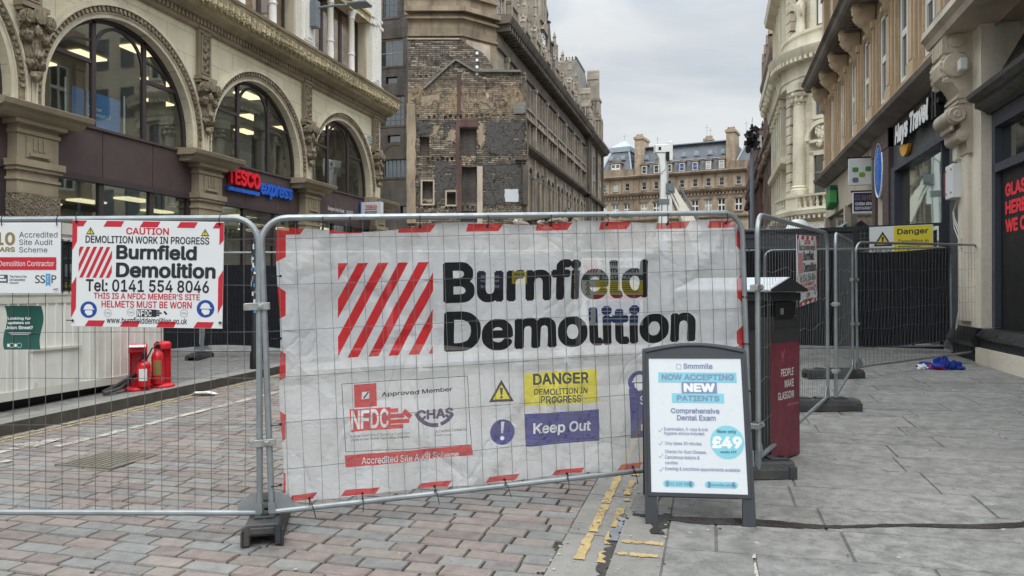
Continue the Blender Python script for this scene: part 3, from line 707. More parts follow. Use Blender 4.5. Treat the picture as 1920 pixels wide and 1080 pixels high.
# piers, capitals, corbels
proto = None
def pier_parts():
    o = MB()
    o.box(-.5, .5, -.3, .35, -.2, 4.95); o.box(-.56, .56, -.36, .3, 4.02, 4.1); o.box(-.6, .6, -.4, .3, 4.1, 4.24); o.box(-.54, .54, -.33, .3, 3.82, 3.88)
    o.box(-.53, .53, -.33, .3, 4.78, 4.86); o.box(-.3, .3, -.325, -.28, 4.3, 4.74)
    for x in (-.12, 0, .12): o.box(x-.03, x+.03, -.345, -.3, 4.45, 4.72)
    o.box(-.24, .24, -.36, -.3, 4.33, 4.39); o.box(-.55, .55, -.36, .3, -.2, .7)
    v = MB(); v.box(-.515, .515, -.34, .3, 3.05, 3.55)
    v2 = MB(); v2.box(-.515, .515, -.34, .3, 1.9, 2.4)
    c = MB(); course(c, -.62, .62, [(-.34, 4.95), (-.42, 4.97), (-.42, 5.05), (.2, 5.05), (.2, 4.95)])
    course(c, -1.0, 1.0, [(-.4, 5.052), (-.5, 5.12), (-.56, 5.2), (.2, 5.2), (.2, 5.052)]); course(c, -1.1, 1.1, [(-.58, 5.202), (-.66, 5.24), (-.7, 5.34), (-.62, 5.37), (.2, 5.4), (.2, 5.202)])
    k = MB(); k.box(-.26, .26, -.12, 0, 7.55, 8.98); k.box(-.33, .33, -.26, 0, 7.46, 7.56); k.box(-.3, .3, -.2, 0, 7.38, 7.46); k.box(-.29, .29, -.16, 0, 8.9, 8.99)
    for q in ((-.2, -.15, 7.68, 8.78), (.15, .2, 7.68, 8.78)): k.box(q[0], q[1], -.155, -.12, q[2], q[3])
    k.box(-.2, .2, -.155, -.12, 8.74, 8.78); k.box(-.2, .2, -.155, -.12, 7.64, 7.68)
    e = MB(); e.box(-.145, .145, -.14, -.1, 7.69, 8.73)
    for i in range(9): e.blob((.05*(-1)**i, -.14, 7.76+i*.112), (.09, .05, .07), i)
    e.blob((0, -.1, 6.75), (.24, .2, .62), 3, .3, 12, 10)
    for x, z, r in ((-.26, 7.2, .15), (.26, 7.2, .15), (-.2, 6.85, .13), (.2, 6.85, .13), (0, 6.98, .17), (0, 6.5, .12), (-.1, 6.3, .1), (.1, 6.3, .1), (0, 6.05, .11)):
        e.blob((x, -.24, z), (r, .12, r), int(r*1000+z*10), .35)
    for x in (-.26, .26): e.lathe([(.14, -.36), (.14, -.3), (.1, -.3), (.1, -.33), (.06, -.33), (.06, -.38), (0, -.38)], (x, 0, 7.24), 12, ax='y')
    e.lathe([(.16, -.38), (.16, -.3), (.11, -.3), (.11, -.35), (0, -.37)], (0, 0, 7.3), 12, ax='y')
    return o, v, v2, c, k, e
names = [('pilaster', 'cream_brown'), ('vermiculated_band', 'vermic'), ('vermiculated_band', 'vermic'), ('capital', 'cream_brown'), ('panel_pilaster', 'cream_brown'), ('carved_corbel', 'carved')]
PP = None
for x in PIER:
    if PP is None:
        PP = []
        for (nm, mt), b in zip(names, pier_parts()): PP.append(b.build(nm, M[mt], B1, loc=(x, 0, 0), smooth=30 if nm == 'carved_corbel' else False))
    else:
        for o in PP: link(o.name.split('.')[0], o.data, B1, (x, 0, 0))
# cornice
c = MB(); course(c, X0, X1+.3, [(0, 8.86), (-.1, 8.9), (-.14, 9.0), (0, 9.0)]); course(c, X0, X1+.45, [(0, 9.16), (-.26, 9.16), (-.42, 9.24), (-.42, 9.3), (0, 9.3)])
course(c, X0, X1+.75, [(-.36, 9.82), (-.78, 9.82), (-.8, 9.9), (.3, 9.98), (.3, 9.82)])
c.quad((X0, 0, 9), (X1, 0, 9), (X1, 0, 9.16), (X0, 0, 9.16)); co = c.build('cornice', M['cream_brown'], B1)
d = MB(); x = X0+4
while x < X1+.3: d.box(x, x+.085, -.2, .01, 9.002, 9.158); x += .15
d.build('dentil_course', M['cream_brown'], co)
f = MB(); course(f, X0, X1+.6, [(0, 9.302), (-.42, 9.302), (-.52, 9.45), (-.66, 9.6), (-.74, 9.818), (0, 9.818)]); 
x = X0+7
while x < X1+.55:
    hgt_ = .2 if int(x*7) % 2 else .17
    for sx, dy, w_ in ((0, -.06, .05), (-.06, -.025, .04), (.06, -.025, .04)): f.blob((x+sx, -.62+dy, 9.575-abs(sx)*.6), (w_, .055, hgt_-abs(sx)), int(x*31) % 97, .25, 7, 6)
    f.blob((x+.13, -.66, 9.72), (.045, .05, .05), 3, .2, 6, 5); f.blob((x+.13, -.57, 9.45), (.03, .045, .1), 5, .2, 6, 5); x += .26
f.build('carved_frieze', M['frieze'], co)
# upper storeys
u = MB(); wall(u, X0, X1, 9.9, 17, [(c-2.25, c+2.25, 10.15, 12.85) for c in CEN]+[(c-2.25, c+2.25, 13.5, 16.4) for c in CEN], .12, .55); u.build('upper_wall', M['cream_plain'], B1)
for c in CEN[1:]:
    for z, h in ((10.15, 2.7), (13.5, 2.9)): window(B1, c, z, 4.5, h, .5, M['brown_frame'], M['upglass'], 3, 1, .12, 'upper_window', .22)
sp = MB(); sp.box(X0, X1, -.02, .13, 12.87, 13.12); sp.box(X0, X1, -.08, .13, 12.8, 12.87); sp.box(X0, X1, -.1, .13, 13.12, 13.22); sp.build('string_course', M['frieze'], B1)
pm = MB(); pm.box(-.46, .46, -.12, .15, 9.98, 17); pm.box(-.52, .52, -.2, .15, 9.98, 10.3); pm.box(-.32, .32, -.17, -.1, 10.4, 17); pm.box(-.14, .14, -.2, -.1, 10.5, 17); pm.box(-.52, .52, -.2, .15, 12.78, 12.9); pm.box(-.5, .5, -.18, .15, 13.1, 13.2)
pd = None
cm = MB(); pr = [(.19, 10.0), (.19, 10.12), (.15, 10.2), (.13, 10.3), (.125, 11), (.15, 11.02), (.15, 11.08), (.125, 11.1), (.115, 12.45), (.15, 12.5), (.13, 12.6), (.2, 12.74), (.2, 12.8)]
cm.lathe(pr, (0, .08, 0), 14)
cd = None
for x in PIER[1:]:
    if pd is None: pd = pm.build('white_pier', M['white_stone'], B1, loc=(x, 0, 0))
    else: link('white_pier', pd.data, B1, (x, 0, 0))
for c in CEN[1:]:
    for dx in (-.86, .86):
        if cd is None: cd = cm.build('colonnette', M['white_stone'], B1, loc=(c+dx, 0, 0), smooth=True)
        else: link('colonnette', cd.data, B1, (c+dx, 0, 0))
    ir = MB()
    for q in (-1.6, 0, 1.6):
        for rr in (.62, .5): ir.tube([(c+q+rr*math.cos(PI*i/12), .32, 10.0+rr*.9*math.sin(PI*i/12)) for i in range(13)], .022, 5)
        for i in range(-4, 5): ir.tube([(c+q+i*.11, .32, 10.0), (c+q+i*.11, .32, 10.0+.5*math.sqrt(max(0, 1-(i*.11/.56)**2)))], .012, 4)
    ir.build('arched_window_guard', M['black_metal'], B1)
# arch glazing, fascia, shopfronts
for bi, c in enumerate(CEN[1:]):
    fr = MB(); arcband(fr, c, ZS, RA-.1, RA, .2, .3); y0, y1 = .2, .28
    hz = lambda dx: ZS+math.sqrt((RA-.05)**2-dx*dx)
    for dx in (-.82, .82): fr.box(c+dx-.06, c+dx+.06, y0, y1, SILL, hz(dx)); 
    for sx in (-1, 1):
        a, b = sorted((c+sx*RA, c+sx*(RA-.1))); fr.box(a, b, y0, y1, SILL, ZS)
        a, b = sorted((c+sx*.88, c+sx*(RA-.16))); fr.box(a, b, y0+.01, y1, 6.92, 7.02)
        arcband(fr, c+sx*.88, 6.02, .92*1.55, .92*1.55+.05, .22, .26, 0 if sx > 0 else PI/2+.02, PI/2-.02 if sx > 0 else PI, 14)
    fr.box(c-RA, c+RA, y0, y1, SILL, SILL+.08); arcband(fr, c, 7.2, .74, .82, .22, .27, 0, PI, 18)
    wf = fr.build('arched_window', M['brown_frame'], B1)
    gl = MB(); pts = [(c+RA*math.cos(PI*i/28), ZS+RA*math.sin(PI*i/28)) for i in range(29)]+[(c-RA, SILL), (c+RA, SILL)]
    gl.add([(x, .25, z) for x, z in pts], [list(range(len(pts)))]); gl.build('pane', M['glass'], wf)
    fp = MB()
    for a, b in ((c-2.3, c-.83), (c-.81, c+.81), (c+.83, c+2.3)): fp.box(a, b, -.05, .2, 4.2, 5.3)
    fp.box(c-2.3, c+2.3, -.1, .2, 5.3, 5.36); fp.build('fascia_panel', M['brown_panel'], B1)
    sf = MB(); sf.box(c-2.3, c+2.3, -.07, .12, 4.06, 4.2); sf.box(c-2.3, c+2.3, -.02, .12, .35, .75)
    for dx in (-2.25, -.82, .82, 2.25): sf.box(c+dx-.07, c+dx+.07, -.02, .1, .75, 4.06)
    if bi == 2:
        sf.box(c-.75, c+2.18, -.01, .06, 3.0, 3.08)
        for i in range(19): sf.box(c-.75, c+.75, .0, .05, 3.1+i*.05, 3.13+i*.05)
    so_ = sf.build('shopfront_frame', M['brown_frame'], B1)
    gp = MB(); gp.box(c-2.2, c+2.2, .03, .04, .75, 4.06); gp.build('pane', M['glass'], so_)
    wl_ = MB(); wl_.box(c-2.2, c+2.2, .3, .55, SILL, SILL+.1); wl_.build('window_sill', M['white_frame'], B1)
# rooms behind the glass with lit ceiling panels
rm = MB(); xa, xb = 7.05, 29.35
for z0, z1 in ((-.1, 4.1), (5.3, 8.6)):
    rm.quad((xa, 7, z0), (xb, 7, z0), (xb, 7, z1), (xa, 7, z1)); rm.quad((xa, .36, z0+.02), (xb, .36, z0+.02), (xb, 7, z0+.02), (xa, 7, z0+.02)); rm.quad((xa, .4, z0), (xa, 7, z0), (xa, 7, z1), (xa, .4, z1)); rm.quad((xb, .4, z0), (xb, 7, z0), (xb, 7, z1), (xb, .4, z1))
rm.build('interior_wall', M['interior'], B1)
cm = MB()
for z1 in (4.1, 8.25): cm.quad((xa, .36, z1), (xb, .36, z1), (xb, 7, z1), (xa, 7, z1))
cm.build('ceiling', M['ceil'], B1)
lp = MB(); lp.box(-.48, .48, -.24, .24, -.06, -.012); ld = None
for z, ys in ((4.1, (1.6, 3.2, 4.8)), (8.25, (1.4, 3.2, 5.0))):
    for i, x in enumerate((9.2, 11.4, 13.8, 15.6, 17.4, 20.2, 22.4, 25.3, 27.5)):
        for j, y in enumerate(ys):
            if (i+j) % 2 and j != 1: continue
            if ld is None: ld = lp.build('ceiling_light', M['panel_light'], B1, loc=(x, y, z))
            else: link('ceiling_light', ld.data, B1, (x, y, z))
iw = MB(); rd = random.Random(12)
for i in range(14):
    x = rd.uniform(7.5, 29); y = rd.uniform(1.5, 5); iw.box(x, x+rd.uniform(.5, 1.3), y, y+.5, SILL-.05, SILL+rd.uniform(.6, 1.1))
for x in (10.5, 14.2, 19.4, 24.9): iw.box(x, x+.35, 2.5, 2.85, SILL, 8.25)
iw.build('office_furniture', M['grey_metal'], B1)
# blue notice in the first arch window
bs = thing('window_notice', 'mid blue office notice with white lettering standing in the arched window', 'sign', ML @ Matrix.Translation((15.0, .5, 5.5)))
b = MB(); b.box(-.32, .72, 0, .02, 0, .84); b.box(-.75, -.42, 0, .02, 0, .84); b.build('notice_board', M['blue_panel'], bs)
b = MB()
for x in (-.95, .85): b.box(x, x+.03, 0, .03, -.04, 1.0)
b.build('support_post', M['white_frame'], bs)
A = Art(bs, -.32, .84, .01, -.004); A.text('white', 'Harper', 16, 34, 44, 45, .01); A.text('white', 'Macleod LLP', 16, 47, 72, 57, .01); A.rect('white', 5, 34, 8, 58); A.rect('white', 2, 34, 5, 37); A.rect('white', 2, 55, 5, 58)
A.done(dict(white='white_lettering'), M)
# supermarket fascia lettering
ts = thing('shop_fascia_sign', 'red and blue raised supermarket lettering on the brown fascia', 'sign', ML @ Matrix.Translation((19.0, -.05, 4.35)))
def raised(root, nm, txt, m, x0, x1, z0, z1, t, y=-.02, ofs=.03, shear=0, tilt=0):
    vs, fs = text_geo(txt, ofs, True, shear); k = MB(); n = len(vs); P = [(x0+(x1-x0)*a, z0+(z1-z0)*b+tilt*a) for a, b in vs]
    k.add([(x, y-t, z) for x, z in P], fs); k.add([(x, y, z) for x, z in P], fs)
    ct = {}
    for f in fs:
        for i in range(len(f)):
            q = (f[i], f[(i+1) % len(f)]); ct[q] = ct.get(q, 0)+1
    k.add([(x, y-t, z) for x, z in P]+[(x, y, z) for x, z in P], [(a, b, b+n, a+n) for (a, b) in ct if (b, a) not in ct])
    return k.build(nm, m, root)
raised(ts, 'red_lettering', 'TESCO', M['tesco_red'], .16, 1.78, .36, .84, .1, -.04, .03)
raised(ts, 'blue_lettering', 'express', M['tesco_blue'], 1.85, 3.7, .13, .62, .08, -.04, .03, .25)
k = MB()
for i in range(5): x = .14+i*.32; k.prism([(x, .16), (x+.3, .16), (x+.34, .27), (x+.04, .27)], 'y', -.14, -.03)
k.build('blue_underline', M['tesco_blue'], ts)
tt = thing('shop_name_text', 'small white street name lettering on the brown fascia', 'sign', ML @ Matrix.Translation((25.3, -.05, 4.6)))
A = Art(tt, 0, 0, .01, -.004); A.text('white', 'Glasgow Union Street', 0, -10, 130, 8, .012); A.text('white', 'Est 2022', 150, -10, 205, 4, .012); A.done(dict(white='white_lettering'), M)
pj = thing('projecting_shop_sign', 'white and blue projecting box sign by the end pier', 'sign', Matrix.Translation((-13.9, 28.0, 4.5)))
b = MB(); b.box(.04, .92, -.11, .13, 0, .62); b.build('sign_box', M['board'], pj, bevel=.01)
b = MB(); b.box(.0, .045, -.12, .14, -.01, .63); b.build('blue_side', M['sign_blue'], pj)
b = MB(); b.box(.2, .9, -.05, .05, .62, .66); b.box(.3, .36, -.03, .03, .6, .72); b.box(.75, .81, -.03, .03, .6, .72); b.build('bracket', M['grey_metal'], pj)
A = Art(pj, .04, .62, .01, -.114); A.text('red', 'TESCO', 18, 13, 70, 26, .04); A.rect('navy', 18, 28, 70, 31); A.text('navy', 'express', 18, 36, 70, 52, .02, 0, True, .25); A.done(dict(red='red_lettering', navy='blue_lettering'), M)
sn = thing('street_name_plate', 'small white street name plate at the corner of the arcade', 'street sign', ML @ Matrix.Translation((28.9, -.02, 7.9)))
b = MB(); b.box(-.45, .45, -.02, .015, -.17, .17); b.build('plate', M['board'], sn)
A = Art(sn, -.45, .17, .01, -.023); A.line('black', [(2, 2), (88, 2), (88, 32), (2, 32), (2, 2)], 1.5); A.text('black', 'UNION', 18, 6, 72, 15, .02); A.text('black', 'STREET', 16, 18, 74, 28, .02); A.done(dict(black='black_lettering'), M)
fl = thing('wall_floodlight', 'grey floodlight on an arm beside a white pier', 'light fitting', ML @ Matrix.Translation((23.9, -.2, 10.9)))
b = MB(); b.box(-.16, .16, -.24, 0, 0, .95); b.build('gear_box', M['grey_metal'], fl, bevel=.01)
b = MB(); b.tube([(.1, -.2, .75), (.3, -.8, .84), (.45, -1.3, .86)], .045, 8); b.build('arm', M['grey_metal'], fl)
b = MB(); b.box(.2, .75, -2.0, -1.25, .8, .9); b.build('lamp_head', M['grey_metal'], fl, bevel=.03)
b = MB(); b.tube([(0, -.06, 0), (.05, -.06, -.5)], .02, 6); b.build('cable', M['cable'], fl)

# ------------------------------------------------------------------ dark rubble rear wall between the arcade and the gable
MR = Matrix.Translation((0, 50, 0))
RB = thing('rear_tenement_wall', 'tall dark rubble rear wall with small paned windows behind the gap site', 'building', MR)
hl = [(-23.5, -21.55, 17.75, 19.75), (-23.4, -21.45, 13.45, 15.6), (-23.1, -22.0, 21.3, 25), (-22.9, -22.0, 16.5, 17.0), (-22.75, -21.75, 12.2, 12.75), (-23.1, -21.2, 9.7, 11.0), (-21.75, -21.2, 6.9, 7.6)]
w = MB(); wall(w, -29, -19.2, -.3, 26, hl, 0, .3); w.quad((-29, 8, -.3), (-29, 0, -.3), (-29, 0, 26), (-29, 8, 26)); w.quad((-29, 0, 26), (-19.2, 0, 26), (-19.2, 8, 26), (-29, 8, 26)); w.build('wall', M['rear_dark'], RB)
window(RB, -22.52, 17.75, 1.95, 2.0, .18, M['hotel_pale'], M['dark_glass'], 2, 2, .08)
window(RB, -22.42, 13.45, 1.95, 2.15, .18, M['grey_metal'], M['dark_glass'], 5, 5, .06, 'window', .04)
window(RB, -22.55, 21.3, 1.1, 3.7, .18, M['grey_metal'], M['dark_glass'], 3, 7, .06, 'window', .04)
window(RB, -22.15, 9.7, 1.9, 1.3, .2, M['grey_metal'], M['dark_glass'], 6, 1, .06, 'window', .06)
for x, z, ww, h in ((-22.45, 16.5, .9, .5), (-22.25, 12.2, 1, .55), (-21.47, 6.9, .55, .7)): window(RB, x, z, ww, h, .2, M['black_metal'], M['dark_glass'], 1, 1, .04)
b = MB()
for s in ((-23.7, -21.35, 17.6, 17.75), (-23.7, -21.35, 19.75, 19.95), (-23.6, -21.25, 13.3, 13.45), (-23.3, -21.1, 9.55, 9.7), (-23.3, -21.8, 21.15, 21.3)): b.box(s[0], s[1], -.05, .1, s[2], s[3])
arcband(b, -22.15, 11.0, 1.0, 1.25, -.04, .1, n=16); b.build('stone_trim', M['hotel_dark'], RB)
b = MB(); b.add([(-22.15+1.0*math.cos(PI*i/14), -.004, 11+1.0*math.sin(PI*i/14)) for i in range(15)], [list(range(15))]); b.build('boarded_arch', M['hotel_dark'], RB)

# ------------------------------------------------------------------ burnt gable left by the demolished corner building (design grid of about 33 mm)
K = .0332; GX = Vector(CAMX); MG = frame((-18.35, 43.2, 0), CAMX)
gx = lambda u: (u-765)*K
gz = lambda v: 1.555-(v-543)*K
GB = thing('burnt_gable', 'burnt party wall with scorched plaster, blocked fireplaces and rows of empty joist holes', 'wall', MG)
outl = [(767, 440), (990, 440), (988, 402), (994, 360), (989, 300), (993, 250), (988, 215), (992, 180), (989, 150), (982, 141), (976, 134), (930, 132), (924, 122), (914, 106), (905, 97), (892, 91), (879, 82), (865, 73), (767, 73)]
holes = [(864, 896, 240, 303), (866, 896, 312, 380), (794, 815, 341, 382), (840, 858, 362, 384), (789, 807, 256, 292), (866, 898, 396, 420)]
js = random.Random(4); hh = [(gx(a), gx(b), gz(d), gz(c), .45) for a, b, c, d in holes]
for v, us in ((218, range(784, 952, 10)), (298, range(784, 976, 9)), (388, range(786, 984, 10)), (143, (789, 798, 809, 908))):
    for u_ in us:
        if any(a-3 < u_+2 < b+3 and c-4 < v < d+4 for a, b, c, d in holes) or js.random() < .12: continue
        dv = js.uniform(-2, 1); hh.append((gx(u_+js.uniform(-1, 1)), gx(u_+js.uniform(4, 5.8)), gz(v+4+dv), gz(v-2+dv), .3))
w = MB(); zt = gz(134)
wall(w, gx(767), gx(989), gz(440), zt, hh, 0, .3)
pts = [(gx(a), 0, gz(b)) for a, b in [(767, 134), (930, 134), (924, 122), (914, 106), (905, 97), (892, 91), (879, 82), (865, 73), (767, 73)]]; w.add(pts, [list(range(len(pts)))])
for (a, b), (c, d) in zip([(767, 440), (767, 73), (865, 73), (879, 82), (892, 91), (905, 97), (914, 106), (924, 122), (930, 134), (989, 134), (989, 440)], [(767, 73), (865, 73), (879, 82), (892, 91), (905, 97), (914, 106), (924, 122), (930, 134), (989, 134), (989, 440)]):
    w.quad((gx(a), 0, gz(b)), (gx(c), 0, gz(d)), (gx(c), .9, gz(d)), (gx(a), .9, gz(b)))
w.box(gx(767), gx(989), 0, .9, -.2, gz(440)-.001); w.build('rubble_wall', M['rubble'], GB)
for a, b, c, d in holes:
    k = MB(); k.box(gx(a), gx(b), .44, .5, gz(d), gz(c))
    k.build('blocked_opening', M['rear_dark'], GB)
b = MB()
for u_, v in [(r_[0], r_[1]) for r_ in [(js.uniform(868, 893), js.uniform(294, 302)) for _ in range(14)]+[(js.uniform(797, 812), js.uniform(374, 381)) for _ in range(6)]]: b.blob((gx(u_), .25, gz(v)), (.16, .16, .12), int(u_), .4)
b.build('fallen_rubble', M['plaster_cream'], GB)
def ragged_patch(name, mat, pts, t=.03, n=6, amp=2.0, sd=1):
    r = random.Random(sd); q = []; n *= 3 if amp > 1 else 1; amp *= 1.2
    for (a, b), (c, d) in zip(pts, pts[1:]+pts[:1]):
        for i in range(n): f = i/n; q.append((gx(a+(c-a)*f+r.uniform(-amp, amp)), gz(b+(d-b)*f+r.uniform(-amp, amp))))
    k = MB(); k.prism(q, 'y', -t, .002); return k.build(name, M[mat], GB)
ragged_patch('scorched_plaster', 'plaster_dark', [(909, 310), (981, 306), (983, 384), (952, 378), (925, 386), (908, 384)], .03, 9, 2.2, 1)
ragged_patch('scorched_plaster', 'plaster_dark', [(816, 308), (842, 304), (858, 320), (856, 352), (838, 356), (820, 380), (818, 340)], .03, 7, 2, 2)
ragged_patch('scorched_plaster', 'plaster_dark', [(912, 228), (984, 226), (980, 288), (930, 292), (910, 282)], .025, 9, 3.2, 3)
ragged_patch('scorched_plaster', 'plaster_dark', [(833, 230), (858, 228), (852, 262), (836, 250)], .025, 7, 2.5, 4)
ragged_patch('scorched_plaster', 'plaster_dark', [(782, 226), (811, 226), (809, 250), (783, 252)], .025, 7, 2, 5)
ragged_patch('slate_patch', 'roof_slate', [(963, 196), (988, 190), (990, 213), (966, 214)], .12, 4, .8, 6)
ragged_patch('flaking_plaster', 'plaster_cream', [(901, 228), (912, 232), (910, 268), (903, 282), (897, 250)], .03, 6, 2, 7)
ragged_patch('flaking_plaster', 'plaster_cream', [(816, 232), (826, 236), (822, 256), (813, 258)], .03, 6, 2, 8)
ragged_patch('flaking_plaster', 'plaster_cream', [(845, 244), (858, 242), (856, 266), (838, 264)], .03, 6, 2, 9)
ragged_patch('flaking_plaster', 'plaster_cream', [(790, 180), (830, 172), (826, 188), (792, 204)], .02, 7, 3, 12)
b = MB(); b.box(gx(766), gx(864), -.06, .1, gz(74), gz(72)); b.build('pale_coping', M['hotel_pale'], GB)
ragged_patch('flaking_plaster', 'plaster_cream', [(902, 190), (930, 194), (926, 212), (904, 210)], .02, 7, 3, 13)
ragged_patch('pale_plaster_square', 'poster_paper', [(948, 355), (974, 355), (974, 379), (949, 378)], .04, 4, .6, 10)
b = MB(); b.prism([(gx(765)+.02*math.sin(i*1.9)+(.5 if i % 2 else .48)*0, gz(195+i*16)) for i in range(15)]+[(gx(781)+js.uniform(-.07, .07), gz(419-i*16)) for i in range(15)], 'y', -.12, .1); b.build('plaster_return', M['plaster_cream'], GB)
b = MB(); b.box(gx(858), gx(868), -.06, .1, gz(398), gz(300)); b.box(gx(859), gx(866), -.04, .1, gz(215), gz(140)); b.box(gx(857), gx(863), -.05, .1, gz(300), gz(224)); b.box(gx(862), gx(898), -.05, .1, gz(238), gz(224)); b.build('brick_strip', M['brick_red'], GB)
b = MB(); b.box(gx(897), gx(907), -.09, .1, gz(420), gz(312)); b.build('chimney_breast_edge', M['hotel_pale'], GB)
for a, c, d, e in ((791, 817, 337, 385), (837, 860, 357, 387)):
    b = MB(); q = 3
    for s in ((a, a+q, c*0+d, e), (c-q, c, d, e)): b.box(gx(s[0]), gx(s[1]), -.06, .1, gz(s[3]), gz(s[2]))
    b.box(gx(a+q), gx(c-q), -.07, .1, gz(d+q), gz(d)); b.box(gx(a+q), gx(c-q), -.06, .1, gz(e), gz(e-q)); b.build('fireplace_surround', M['hotel_pale'], GB)
b = MB()
for p, q in (((797, 166), (840, 126)), ((840, 126), (857, 112)), ((857, 112), (893, 134))):
    n = Vector((gx(q[0])-gx(p[0]), 0, gz(q[1])-gz(p[1]))); ln = n.length; m = frame((gx(p[0]), 0, gz(p[1])), (1, 0, 0)); an = math.atan2(n.z, n.x)
    b.box(0, ln, -.16, .05, -.06, .05, 0, Matrix.Translation((gx(p[0]), 0, gz(p[1]))) @ Matrix.Rotation(-an, 4, 'Y'))
b.box(gx(893), gx(978), -.2, .5, gz(136), gz(132)); b.build('old_roof_flashing', M['roof_slate'], GB)
b = MB()
for i in range(4): b.box(gx(894), gx(899), -.03, .02, gz(102+i*13), gz(97+i*13))
b.build('tell_tale_plate', M['white_letter'], GB)
b = MB(); b.box(gx(968), gx(990), -.3, .2, gz(301), gz(296)); b.box(gx(982), gx(992), -.25, .4, gz(384), gz(310)); b.tube([(gx(991), -.1, gz(160)), (gx(988), -.15, gz(222)), (gx(992), -.12, gz(262)), (gx(991), -.12, gz(300))], .05, 5); b.build('broken_downpipe', M['hotel_dark'], GB)
rp = thing('rubble_heap', 'heap of broken stone and slabs at the foot of the burnt gable', 'rubble', Matrix.Translation((-9.6, 43.6, 5.4)))
b = MB()
for i in range(46): b.blob((js.uniform(-2, 1.9), js.uniform(-1.2, 1.2), js.uniform(-1.2, .45)-.12*abs(i % 5-2)), (js.uniform(.2, .55), js.uniform(.2, .5), js.uniform(.12, .34)), i, .35, 7, 5)

for i in range(60):
    q = js.uniform(.2, 1); an = js.uniform(0, 6.28); b.blob((3.6*q*math.cos(an), 1.6*q*math.sin(an)-.5, -5*q+.1), (js.uniform(.4, .9), js.uniform(.4, .9), js.uniform(.3, .6)), i, .35, 7, 5)
b.lathe([(4, -5.2), (2.6, -3), (1.2, -.9), (0, -.1)], (0, .2, 0), 12); b.build('broken_stone', M['hotel'], rp)
b = MB(); b.box(-1.9, .6, -.9, .6, .3, .42, 0, Matrix.Rotation(R(-5), 4, 'Y')); b.blob((1.4, -.3, .55), (.42, .35, .35), 5, .3); b.build('slab', M['hotel_dark'], rp)
# ------------------------------------------------------------------ the big sooty hotel behind the gable, running to the end of the street
MH = frame((-14, 0, 0), (0, 1, 0))
HB = thing('railway_hotel', 'long soot stained stone hotel with arcaded windows, dormers and a clock turret', 'building', MH)
HX0, HX1 = 48.2, 83.9
BW = 4.28; bays = [58.9-BW*2+BW*i for i in range(8)]        # left edge of every bay
holes = []; arcs = []
for b in bays:
    for i in range(3):
        x = b+.5+i*1.2; holes += [(x, x+.85, 15.7, 17.5), (x, x+.85, 12.95, 14.7)]
    for i in (0, 1):
        x = b+1.15+i*1.75; arcs.append(x); holes.append((x-.62, x+.62, 4.5, 10.62+.62))
w = MB(); wall(w, HX0, HX1, -.3, 20, holes, 0, .35)
for x in arcs: archfill(w, x, 10.62, .62, 11.24, 0, .35, 12)
# end wall, canted corner, back
p = [(-(-15.66+14), 46.0), (-(-19.1+14), 45.1)]
ew = MB(); ew.quad((46.0, 1.66, -.3), (48.2, 0, -.3), (48.2, 0, 23.5), (46.0, 1.66, 23.5)); ew.quad((46.0, 1.66, -.3), (45.1, 5.1, -.3), (45.1, 5.1, 23.5), (46.0, 1.66, 23.5)); ew.build('end_wall', M['ashlar'], HB); ec = MB()
w.quad((48.2, 0, 20), (48.2, 6, 20), (48.2, 6, 23.5), (48.2, 0, 23.5)); w.quad((48, 10, -.3), (96, 10, -.3), (96, 10, 22), (48, 10, 22))
w.build('wall', M['hotel'], HB)
pan = [k for k in ()]
for b in bays:
    for i in range(3):
        x = b+.925+i*1.2
        window(HB, x, 15.7, .85, 1.8, .2, M['hotel_dark'], M['dark_glass'], 1, 2, .07); window(HB, x, 12.95, .85, 1.75, .2, M['hotel_dark'], M['dark_glass'], 1, 2, .07)
for x in arcs: window(HB, x, 4.5, 1.24, 6.6, .25, M['hotel_dark'], M['dark_glass'], 2, 3, .08, 'arched_window')
t = MB(); s = MB(); pl_ = MB()
for b in bays+[HX1-.05]:
    t.box(b-.16, b+.16, -.28, 0, 12.75, 17.75); t.box(b-.22, b+.22, -.32, 0, 12.7, 12.95); t.box(b-.22, b+.22, -.34, 0, 17.45, 17.75); t.box(b-.12, b+.12, -.2, 0, 4, 12.0)
for b in bays:
    for i in range(4): x = b+.36+i*1.2-.05; t.box(x-.09, x+.09, -.14, 0, 12.95, 17.6)
    for i in range(3): x = b+.925+i*1.2; pl_.box(x-.42, x+.42, -.06, 0, 14.92, 15.5)
    for i in (0, 1):
        x = b+1.15+i*1.75; arcband(t, x, 10.62, .64, .8, -.14, .02, n=14); t.tube([(x-.75, -.1, 4.2), (x-.75, -.1, 10.5)], .1, 6); t.tube([(x+.75, -.1, 4.2), (x+.75, -.1, 10.5)], .1, 6)
        t.box(x-.88, x-.62, -.22, 0, 10.46, 10.66); t.box(x+.62, x+.88, -.22, 0, 10.46, 10.66)
t.build('pilaster_order', M['hotel'], HB); pl_.build('pale_spandrel_panel', M['hotel_pale'], HB)
s.box(HX0, HX1, -.3, .01, 14.72, 14.9); s.box(HX0, HX1, -.22, .01, 15.52, 15.66); s.build('string_course', M['hotel'], HB)
c = MB(); course(c, HX0, HX1, [(0, 12.2), (-.3, 12.25), (-.55, 12.4), (-.6, 12.62), (0, 12.7)]); course(c, HX0, HX1, [(0, 17.8), (-.2, 17.82), (-.2, 18.4), (0, 18.45)])
course(c, HX0-.3, HX1, [(0, 19.3), (-1.0, 19.32), (-1.1, 19.5), (-1.2, 19.75), (-1.1, 19.9), (.3, 20.0)])
x = HX0
while x < HX1: c.box(x, x+.26, -.95, 0, 18.9, 19.3); x += .62
